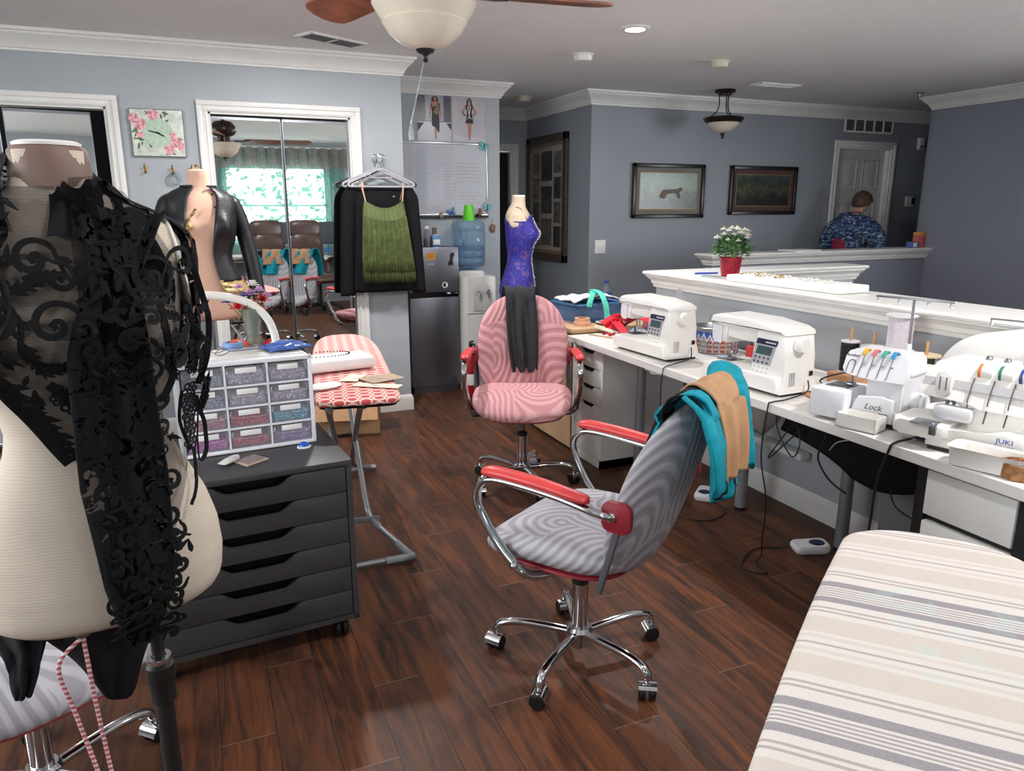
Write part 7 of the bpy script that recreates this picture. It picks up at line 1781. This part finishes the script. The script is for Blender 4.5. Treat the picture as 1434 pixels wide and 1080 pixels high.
o = MB().box((0, 0, .0008), (.10, .018, .0012)).box((.02, .03, .0008), (.05, .016, .0012), 0, Euler((0, 0, .9))).build('measuring_tape', mat('tape_yellow', (222, 158, 62), .6, var=.05)); tag(o, 'short yellow tape lying by the socket of the first serger', 'tape', loc=(1.60, -2.19, TZ), rz=rad(-20))

# ---------------------------------------------------------------- under and on the floor by the table
t = thing('black_drawer_unit', 'black drawer frame with white drawer fronts under the near end', 'drawer unit', (1.16, -2.02, 0))
zc = TT - .04
MB().bx(0, .035, -.5, 0, 0, zc).bx(.315, .35, -.5, 0, 0, zc).bx(0, .35, -.5, -.48, 0, zc).bx(0, .35, -.5, 0, 0, .03).bx(0, .35, -.5, 0, zc - .008, zc).bx(0, .35, -.45, -.02, .03, zc - .01).build('frame', 'black_plastic', t, 0)
for k in range(4): MB().bx(.037, .313, -.03, .006, zc - .155 - .165 * k, zc - .012 - .165 * k, .003).build('drawer', 'alex_white', t)
def pedal(x, y, rz, label):
    t = thing('foot_pedal', label, 'foot pedal', (x, y, 0), rad(rz), 'foot pedals under the sewing table')
    a = rrect(.155, .095, .022); b = rrect(.145, .085, .02)
    MB().loft([[(u, v, .002) for u, v in b], [(u, v, .012 + .0) for u, v in a], [(u, v, .024 + .10 * (u + .0775) * .35) for u, v in a], [(u, v, .034 + .10 * (u + .0775) * .38) for u, v in b]]).build('body', 'machine_cool', t, 40)
    MB().pad(lambda th: (.034 * math.cos(th), .032 * math.sin(th)), .003, lambda u, v, w_: (u + .028, v, .0345 + .10 * (u + .028 + .0775) * .38 + w_), 32, 3).build('pad', 'navy', t, 180); return t
pedal(2.925, -2.335, 132, 'white foot pedal with blue pad below the teal garment'); pedal(2.235, -2.37, 250, 'white foot pedal with blue pad beside the near table leg')
mat('cable_black', (24, 24, 26), .5, var=.02); mat('cable_white', (196, 194, 194), .5, var=.02)
def cable(pts, label, r=.003, m='cable_black'):
    o = MB().tube(pts, r, 8, 8).build('cable', m); return tag(o, label, 'cable', 'cables of the sewing machines')
cable([(2.935, -2.20, .80), (2.90, -2.17, .755), (2.86, -2.05, .745), (2.835, -1.985, .742), (2.83, -1.967, .72), (2.84, -1.968, .60), (2.85, -1.99, .40), (2.90, -2.05, .15), (2.86, -2.10, .008), (2.74, -2.06, .006), (2.66, -2.16, .006), (2.72, -2.30, .006), (2.83, -2.33, .006), (2.87, -2.30, .02)], 'black cable hanging from the far sewing machine over the table edge')
cable([(2.17, -2.20, .80), (2.15, -2.18, .76), (2.13, -2.06, .745), (2.128, -1.985, .742), (2.128, -1.967, .72), (2.145, -1.97, .52), (2.12, -1.99, .34), (2.22, -2.08, .10), (2.28, -2.14, .006), (2.22, -2.06, .006), (2.14, -2.05, .006), (2.16, -2.0, .006), (2.24, -2.0, .006), (2.33, -2.14, .006), (2.30, -2.27, .006), (2.25, -2.33, .016)], 'black cable looping down from the second sewing machine to its pedal')
cable([(1.67, -2.33, .77), (1.62, -2.25, .75), (1.59, -2.10, .745), (1.575, -1.985, .744), (1.58, -1.967, .72), (1.61, -1.967, .60), (1.618, -1.97, .48), (1.63, -1.98, .3), (1.66, -2.05, .1), (1.7, -2.2, .007), (1.6, -2.4, .006)], 'thick black cable hanging from the first serger', .0042)
cable([(2.50, -2.36, .62), (2.46, -2.34, .50), (2.36, -2.34, .40), (2.33, -2.35, .47), (2.38, -2.36, .54), (2.50, -2.36, .38), (2.52, -2.36, .34), (2.46, -2.36, .40), (2.35, -2.36, .52)], 'looped black cable tied up under the second sewing machine', .003)
cable([(2.50, -2.55, .62), (2.49, -2.5, .48), (2.40, -2.48, .40), (2.28, -2.44, .42), (2.20, -2.42, .50), (2.14, -2.42, .53)], 'thin white cable under the middle of the sewing table', .0025, 'cable_white')
cable([(2.20, -2.40, .66), (2.23, -2.38, .5), (2.25, -2.38, .42), (2.20, -2.40, .34), (2.12, -2.42, .30)], 'short black cable hanging by the near table leg', .004)
cable([(1.88, -2.4, .66), (1.90, -2.4, .45), (1.86, -2.38, .36), (1.75, -2.36, .34)], 'thin black cable beside the black drawer frame', .003)
cable([(2.15, -2.49, TZ + .05), (2.10, -2.44, TZ + .09), (2.22, -2.42, TZ + .06), (2.30, -2.40, TZ + .01), (2.10, -2.36, TZ + .006), (2.02, -2.34, TZ + .006)], 'black cable curling on the table between second machine and first serger', .0035)
o = MB().bx(2.55, 3.12, -2.645, -2.585, .283, .315, .003).build('cable_duct', 'trim_offwhite'); tag(o, 'white cable duct fixed low on the half wall under the table', 'cable duct')
o = MB().box((3.07, -2.10, TT - .037 - .022), (.15, .06, .044), .008).box((3.07, -2.085, TT - .08), (.05, .03, .016), .004).build('power_box', 'white_plastic'); tag(o, 'white power box fixed under the far end of the table', 'power box')
def bag(u, v): 
    a = 2 * PI * u; r = .5 + .5 * math.sin(PI * min(1, .15 + .8 * v)) ** .6
    return (2.60 + .115 * r * math.cos(a) * (1 - .45 * v ** 3) + .008 * math.sin(a * 5), -2.36 + .09 * r * math.sin(a) * (1 - .45 * v ** 3), TT - .09 - .20 * v + .01 * math.sin(a * 4))
t = thing('hanging_bag', 'grey plastic bag hanging under the table below the second machine', 'bag'); MB().grid(bag, 40, 16, .002, True).build('bag', clear('bag_film', (176, 170, 166), .7, .2), t, 180)
MB().box((2.60, -2.30, TT - .037 - .028), (.19, .10, .054), .008).build('clip_tray', 'machine_white', t)
def blk(u, v): a = (u - .5); return (2.12 + .36 * a * 2 + .02 * math.sin(v * 4 + u * 3), -2.44 + .02 * math.sin(u * 8) + .02 * v, TT - .05 - (.29 + .04 * math.sin(u * 5) - .09 * abs(a)) * v)
o = MB().grid(blk, 30, 14, .02).build('black_cloth', 'black_cloth', None, 180); tag(o, 'black cloth hung under the table between the middle legs', 'cloth')
o = MB().bx(1.70, 2.02, -2.62, -2.50, .0, .42, .006).build('plastic_box', clear('frost', (150, 152, 156), .8, .3)); tag(o, 'grey translucent plastic box under the table by the half wall', 'box')
# ---------------------------------------------------------------- on the half walls
mat('foil_red', (150, 18, 44), .25, .25, var=.15, vs=40, bump=.4, bs=50, bd=.004); mat('mum_leaf', (70, 108, 58), .55, var=.3, vs=60); mat('mum_white', (236, 234, 230), .6, var=.03); mat('mum_heart', (214, 208, 140), .6, var=.05)
t = thing('potted_flower', 'white chrysanthemum in a red foil pot on the half wall', 'potted plant', (3.44, -2.82, 1.083))
MB().lathe([(0, .001), (.048, .001), (.05, .01), (.062, .095), (.066, .108), (.062, .110), (.056, .098), (0, .096)], seg=40).build('pot', 'foil_red', t, 50)
rg = random.Random(17); lf = MB(); st = MB()
for k in range(230):
    a = rg.uniform(0, 6.283); e = rg.uniform(-.25, 1.2); R_ = .075 + .035 * rg.random(); c = V((R_ * math.cos(a) * math.cos(e), R_ * math.sin(a) * math.cos(e), .135 + R_ * math.sin(e) * .95))
    d = (c - V((0, 0, .11))).normalized() + V((rg.gauss(0, .4), rg.gauss(0, .4), rg.gauss(0, .3))); d.normalize(); s_ = d.cross(V((0, 0, 1))).normalized(); n_ = s_.cross(d); l_ = rg.uniform(.022, .036)
    def lfn(u, v, c=c, d=d, s_=s_, n_=n_, l_=l_):
        w_ = l_ * .42 * math.sin(PI * min(1, .1 + .9 * u)) * (1 + .25 * math.sin(u * 18))
        return c + d * (l_ * (u - .3)) + s_ * ((v - .5) * 2 * w_) + n_ * (.004 * math.sin(u * 3) - .006 * abs(v - .5))
    lf.grid(lfn, 6, 4)
for k in range(22): a = rg.uniform(0, 6.28); st.tube([(.02 * math.cos(a), .02 * math.sin(a), .095), (.05 * math.cos(a), .05 * math.sin(a), .15 + .05 * rg.random())], .002, 5)
st.build('stems', 'stem_green', t); lf.build('foliage', 'mum_leaf', t, 180)
for (dy, dx, z) in ((.075, -.02, .235), (.05, -.03, .255), (.03, -.045, .235), (.005, -.05, .262), (-.02, -.055, .24), (-.012, -.02, .268), (-.05, -.04, .258), (-.075, -.03, .25), (-.095, -.02, .225), (-.105, .0, .232), (.07, -.05, .205), (-.045, -.07, .215), (-.02, .03, .265), (.04, .03, .26), (-.08, .03, .24), (.09, .02, .215), (.02, -.075, .20)):
    fb = MB(); c = V((dx, dy, z)); r = rg.uniform(.024, .030)
    for lay in range(4):
        for k in range(11):
            a = 2 * PI * (k + .5 * lay) / 11; q = 1 - .22 * lay; dr = V((math.cos(a), math.sin(a), .25 + .45 * lay)).normalized(); sd_ = V((-math.sin(a), math.cos(a), 0))
            fb.grid(lambda u, v: c + dr * (r * q * u) + sd_ * ((v - .5) * r * .5 * math.sin(PI * (.12 + .8 * u))), 3, 2)
    f = fb.build('flower', 'mum_white', t, 180); MB().ball(c + V((0, 0, r * .62)), (r * .22, r * .22, r * .14), 1).build('flower_heart', 'mum_heart', f)
o = MB().box((0, 0, .018), (.74, .20, .035), .006).build('foam_slab', 'foam_white'); tag(o, 'long white foam slab with strings of beads on the half wall', 'foam slab', loc=(2.88, -2.755, 1.083), rz=rad(3))
mat('gold_bead', (176, 156, 112), .3, .6, var=.25, vs=60); mat('pearl', (230, 226, 220), .2, var=.03)
def strand(x0, x1, seed, m, label, r):
    rg = random.Random(seed); mb = MB(); n_ = 46
    for i in range(n_):
        x = x0 + (x1 - x0) * i / n_; mb.ball((x, -2.755 + .05 * math.sin(i * .33 + seed) + rg.uniform(-.012, .012) + (x - 2.88) * .05, 1.083 + .0365 + r), r * rg.uniform(.7, 1.25), 1)
    tag(mb.build('bead_strand', m), label, 'beads', 'bead strands on the foam slab')
strand(3.20, 2.90, 1, 'gold_bead', 'gold bead strand on the end of the foam slab nearest the flower pot', .006); strand(3.12, 2.70, 5, 'pearl', 'pearl bead strand along the middle of the foam slab', .0055); strand(2.86, 2.56, 9, 'pearl', 'pearl bead strand at the near end of the foam slab', .0045)
o = MB().tube([(-.075, 0, .006), (.06, 0, .006), (.075, 0, .006)], [.005, .0055, .002], 10).build('pen', mat('pen_blue', (36, 64, 170), .35, var=.05)); tag(o, 'blue pen lying on the half wall left of the flower pot', 'pen', loc=(3.62, -2.79, 1.083), rz=rad(78))
o = MB().box((0, 0, .005), (.20, .035, .009), .002).build('ruler', 'alu'); tag(o, 'grey metal bar lying on the half wall in front of the flower pot', 'ruler', loc=(3.40, -2.70, 1.083), rz=rad(12))
o = MB().box((0, 0, .006), (.21, .29, .011), .001).build('paper_stack', 'paper'); tag(o, 'stack of papers on the far half wall left of the person', 'papers', loc=(5.03, -4.86, 1.1005))
mat('box_pink', (206, 112, 112), .5, var=.05); mat('box_orange', (216, 150, 70), .5, var=.05); mat('box_blue', (80, 112, 170), .5, var=.06)
t = thing('tissue_box', 'upright pink box with orange top on the far half wall', 'box', (5.02, -6.305, 1.101))
MB().bx(-.03, .03, -.05, .05, 0, .112, .003).build('box', 'box_pink', t); MB().bx(-.0305, .0305, -.0505, .0505, .112, .14, .003).build('top_band', 'box_orange', t); MB().bx(-.0312, -.0302, -.03, -.015, .03, .09).build('stripe', mat('print_red', (176, 40, 60), .5, var=0), t)
t = thing('small_box', 'low blue and white box left of the pink box on the far half wall', 'box', (5.0, -6.195, 1.101)); MB().bx(-.03, .03, -.06, .045, 0, .052, .003).build('box', 'box_blue', t); MB().bx(-.0312, -.0302, -.025, .02, .006, .046).build('label', 'label_white', t)

# ---------------------------------------------------------------- the person behind the far half wall
mat('skin', (186, 140, 116), .55, var=.06, vs=20); mat('hair_brown', (72, 56, 44), .6, var=.25, vs=60, bump=.6, bs=120, bd=.006); mat('trousers', (44, 46, 54), .8, var=.08)
def m_shirt():
    m = bpy.data.materials.new('print_shirt'); n = NT(m); x, y, z = n.sep(n.obj())
    f = n.noise(n.obj((1, 1, 2.2)), 26, 3, .6, .6); g_ = n.noise(n.obj((.6, .6, 3.2), (0, .5, 0)), 11, 3, .6, 1.2)
    c = n.ramp(f, [(.40, (28, 44, 86)), (.54, (36, 56, 100)), (.60, (150, 164, 184)), (.68, (176, 186, 198))])
    c = n.mix(n.math('MULTIPLY', n.math('GREATER_THAN', g_, .58), .7), c, (62, 112, 128))
    r_ = n.vmath('DISTANCE', n.obj(), (-.15, .05, 1.10)).outputs['Value']
    c = n.mix(n.math('MULTIPLY', n.math('LESS_THAN', r_, .085), n.math('GREATER_THAN', f, .44)), c, (150, 30, 48)); n.col(c); n.b.inputs['Roughness'].default_value = .8; M['print_shirt'] = m
m_shirt()
def skin(name, vs, es, root, m, parent, sub=2):
    me = bpy.data.meshes.new(name); me.from_pydata([v[:3] for v in vs], es, []); o = bpy.data.objects.new('tmp', me); COL.objects.link(o)
    md = o.modifiers.new('s', 'SKIN'); md.use_smooth_shade = True
    for i, v in enumerate(vs):
        r = v[3]; me.skin_vertices[0].data[i].radius = r if isinstance(r, tuple) else (r, r)
    me.skin_vertices[0].data[root].use_root = True
    o.modifiers.new('u', 'SUBSURF').levels = sub; o.modifiers['u'].render_levels = sub
    dg = bpy.context.evaluated_depsgraph_get(); dg.update(); nm = bpy.data.meshes.new_from_object(o.evaluated_get(dg)); nm.name = name
    bpy.data.objects.remove(o); nm.materials.clear(); nm.materials.append(M[m]); nm.polygons.foreach_set('use_smooth', [True] * len(nm.polygons))
    r = bpy.data.objects.new(name, nm); COL.objects.link(r); r.parent = parent; return r
per = thing('person', 'person with short hair in a blue patterned shirt, back turned, leaning over', 'person', (5.44, -5.86, 0), rad(-70))
vs = [(0, 0, .92, (.13, .16)), (.0, 0, 1.04, (.115, .145)), (.03, 0, 1.16, (.115, .155)), (.06, 0, 1.28, (.105, .155)), (.095, 0, 1.36, (.06, .07)), (.14, 0, 1.42, .052), (.185, -.01, 1.475, .07), (.215, -.015, 1.525, .082), (.225, -.018, 1.565, .06)]
es = [(i, i + 1) for i in range(8)]
def limb(chain, start):
    i = len(vs); vs.extend(chain); es.append((start, i)); es.extend((i + k, i + k + 1) for k in range(len(chain) - 1))
for s_ in (1, -1):
    limb([(.06, s_ * .165, 1.315, .058), (.08, s_ * .235, 1.19, .048), (.13, s_ * .27, 1.06, .042), (.25, s_ * .22, 1.02, .034), (.36, s_ * .15, .99, .026), (.40, s_ * .135, .98, (.016, .034))], 3)
    hnd = len(vs) - 1
    for k, (dy, l_) in enumerate(((.03, .05), (.011, .065), (-.009, .06), (-.028, .045))): limb([(.43, s_ * .13 + dy, .975, .0095), (.43 + l_ * .6, s_ * .13 + dy * 1.1, .965, .009), (.43 + l_, s_ * .13 + dy * 1.1, .948, .0075)], hnd)
    limb([(.395, s_ * .13 - s_ * .035, .972, .011), (.42, s_ * .13 - s_ * .055, .962, .009)], hnd)
    limb([(-.01, s_ * .09, .84, (.085, .085)), (.02, s_ * .095, .48, .058), (-.02, s_ * .10, .12, .040), (-.01, s_ * .10, .05, .038), (.12, s_ * .11, .04, (.03, .04))], 0)
body = skin('body', vs, es, 0, 'skin', per)
mb = MB()
def hairf(u, v):
    a = 2 * PI * u; e = PI * .5 - v * (1.75 + .45 * math.cos(a - PI)); r = 1 + .05 * math.sin(a * 9) * v
    return (.205 + .098 * r * math.cos(e) * math.cos(a) - .012, -.014 + .088 * r * math.cos(e) * math.sin(a), 1.525 + .098 * math.sin(e))
mb.grid(hairf, 36, 16, .008, True).build('hair', 'hair_brown', per, 180)
for s_ in (1, -1): MB().ball((.205, -.014 + s_ * .084, 1.505), (.014, .009, .024), 2).build('ear', 'skin', per)
vs2 = [(0, 0, .90, (.15, .185)), (.0, 0, 1.04, (.14, .172)), (.025, 0, 1.16, (.15, .195)), (.055, 0, 1.28, (.14, .195)), (.085, 0, 1.345, (.085, .11)), (.115, 0, 1.39, (.062, .066))]; es2 = [(i, i + 1) for i in range(5)]
for s_ in (1, -1):
    i = len(vs2); vs2 += [(.058, s_ * .12, 1.30, .115), (.068, s_ * .19, 1.25, .105), (.085, s_ * .238, 1.16, .095), (.125, s_ * .272, 1.05, .085)]; es2 += [(3, i), (i, i + 1), (i + 1, i + 2), (i + 2, i + 3)]
skin('shirt', vs2, es2, 1, 'print_shirt', per)
vs3 = [(0, 0, .93, (.135, .168))]; es3 = []
for s_ in (1, -1):
    i = len(vs3); vs3 += [(-.01, s_ * .092, .83, .098), (.02, s_ * .096, .48, .075), (-.015, s_ * .10, .11, .062)]; es3 += [(0, i), (i, i + 1), (i + 1, i + 2)]
skin('trousers', vs3, es3, 0, 'trousers', per)

# ---------------------------------------------------------------- the near side of the room, seen in the mirrors
def m_sheer(name, c, op, scale):
    m = bpy.data.materials.new(name); n = NT(m); t_ = n.t; t_.nodes.remove(n.b)
    f = n.noise(n.obj((1, 1, .55)), scale, 4, .6, 1.5)
    tr = n.n('ShaderNodeBsdfTransparent'); tl = n.n('ShaderNodeBsdfTranslucent'); tl.inputs[0].default_value = lin(c); df = n.n('ShaderNodeBsdfDiffuse'); df.inputs[0].default_value = lin(c)
    m1 = n.n('ShaderNodeMixShader'); m1.inputs[0].default_value = .5; n.l(tl.outputs[0], m1.inputs[1]); n.l(df.outputs[0], m1.inputs[2])
    m2 = n.n('ShaderNodeMixShader'); n.l(n.math('ADD', n.math('MULTIPLY', n.math('GREATER_THAN', f, .55), .35), op), m2.inputs[0]); n.l(tr.outputs[0], m2.inputs[1]); n.l(m1.outputs[0], m2.inputs[2])
    n.l(m2.outputs[0], t_.nodes['Material Output'].inputs[0]); M[name] = m
m_sheer('sheer_white', (92, 150, 140), .46, 16); m_sheer('sheer_beige', (170, 156, 150), .6, 40)
t = thing('curtain', 'sheer white lace curtain on the window behind the camera', 'curtain', (XB + .10, -1.84, 0))
for y0, y1 in ((-.72, -.01), (.01, .72)):
    MB().grid(lambda u, v: (.025 * math.sin(u * 34), y0 + (y1 - y0) * u, 2.34 - 1.55 * v), 90, 6).build('panel', 'sheer_white', t, 180)
MB().grid(lambda u, v: (.04 + .03 * math.sin(u * 60), -.76 + 1.52 * u, 2.36 - (.30 + .03 * math.cos(u * 30)) * v), 120, 4).build('valance', 'sheer_beige', t, 180)
MB().cyl((.02, -.80, 2.36), (.02, .80, 2.36), .012, seg=12).build('rod', 'white_plastic', t)
lf = MB(); rg = random.Random(23)
mat('hedge', (48, 84, 52), .7, var=.4, vs=14)
for k in range(1500):
    c = V((-3.4 + rg.uniform(-.5, .5), rg.uniform(-4.6, 1.0), rg.uniform(-.2, 2.1))); a = rg.uniform(0, 6.28); e = rg.uniform(-1, 1); d = V((math.cos(a) * math.cos(e), math.sin(a) * math.cos(e), math.sin(e))); s_ = d.orthogonal().normalized(); l_ = rg.uniform(.10, .2)
    lf.poly([c, c + d * l_ * .5 + s_ * l_ * .3, c + d * l_, c + d * l_ * .5 - s_ * l_ * .3])
o = lf.build('hedge', 'hedge', None, 0); tag(o, 'green hedge outside the window behind the camera', 'hedge')
mat('leather_brown', (66, 44, 38), .35, var=.12, vs=12, bump=.3, bs=60, bd=.003)
t = thing('executive_chair', 'high backed brown leather office chair by the window', 'office chair', (-.28, -1.83, 0), rad(-18))
MB().pad(sup(.26, .27, 3.4), .06, lambda u, v, w_: (u, v, .50 + w_ - .03 * max(0, u / .26) ** 2), 48, 7).build('seat', 'leather_brown', t, 180)
for z0, hh, xo in ((.86, .29, -.27), (1.18, .13, -.33)): MB().pad(sup(.26, hh, 3.6), .055, lambda u, v, w_: (xo - .10 * (v + hh) + w_, u, z0 + v), 48, 7).build('back_cushion', 'leather_brown', t, 180)
for s_ in (1, -1): MB().tube([(-.22, s_ * .27, .55), (-.26, s_ * .31, .70), (-.16, s_ * .32, .76), (.06, s_ * .32, .75), (.16, s_ * .31, .68), (.08, s_ * .28, .52)], [(.022, .032)] * 2, 12, 6).build('arm', 'leather_brown', t)
MB().cyl((0, 0, .09), (0, 0, .46), .03, seg=18).build('gas_lift', 'black_plastic', t)
for k in range(5):
    a = 2 * PI * k / 5; c, d = math.cos(a), math.sin(a); lg = MB().tube([(0, 0, .12), (c * .15, d * .15, .13), (c * .31, d * .31, .075)], [(.02, .028), (.018, .026), (.014, .02)], 10, 4).build('base_leg', 'black_plastic', t); caster_parts(lg, c * .31, d * .31, a + 1.2, 'black_plastic')
t = thing('computer_desk', 'white computer desk along the wall behind the camera', 'desk', (-1.22, -2.05, 0))
MB().bx(-.34, .30, -.58, 1.5, .71, .74, .003).build('top', 'white_laminate', t)
for x_ in (-.30, .26):
    for y_ in (-.54, 1.46): MB().cyl((x_, y_, 0), (x_, y_, .71), .025, seg=16).build('leg', 'leg_grey', t)
t = thing('monitor', 'black computer monitor on the white desk', 'monitor', (-1.3, -2.35, .7405), rad(0))
MB().box((.0, 0, .36), (.04, .56, .34), .006).build('panel', 'black_plastic', t); MB().bx(.0205, .0215, -.265, .265, .21, .515).build('screen', mat('screen_grey', (70, 74, 80), .2, var=.05), t); MB().box((-.03, 0, .12), (.03, .08, .24), .005).box((0, 0, .008), (.2, .26, .014), .005).build('stand', 'black_plastic', t)
pet_bottle(-1.05, -2.12, .7405, 'clear plastic bottle on the white computer desk')
t = thing('picture', 'white framed picture of red flowers on the wall behind the camera', 'picture', (XB + .002, -2.55, 1.62))
MB().bx(0, .02, -.19, .19, -.26, .26, .004).build('frame', 'white_trim', t); p_ = MB().bx(.0205, .022, -.15, .15, -.22, .22).build('print', 'mat_board', t); mb = MB(); rg = random.Random(2)
for k in range(24): mb.prism([(.028 * math.cos(a) + (k % 5 - 2) * .035 + rg.uniform(-.02, .02), .028 * math.sin(a) + (k // 5 - 2) * .04 + .02) for a in [2 * PI * i / 8 for i in range(8)]], .0004, frame((.0222 + .0003 * k, 0, 0), (0, 1, 0), (0, 0, 1)))
mb.build('painted_flowers', 'fl_red', p_, 0)
o = MB().box((0, 0, .03), (.12, .22, .058), .01).build('yellow_box', 'dial_yellow'); tag(o, 'yellow box lying on the white computer desk', 'box', loc=(-1.02, -2.42, .7405))
t = thing('printer', 'dark printer on the white computer desk', 'printer', (-1.25, -1.05, .7405)); MB().box((0, 0, .11), (.38, .42, .21), .02).build('body', 'black_plastic', t); MB().box((.05, 0, .24), (.26, .36, .06), .012).build('lid', 'key_dark', t)
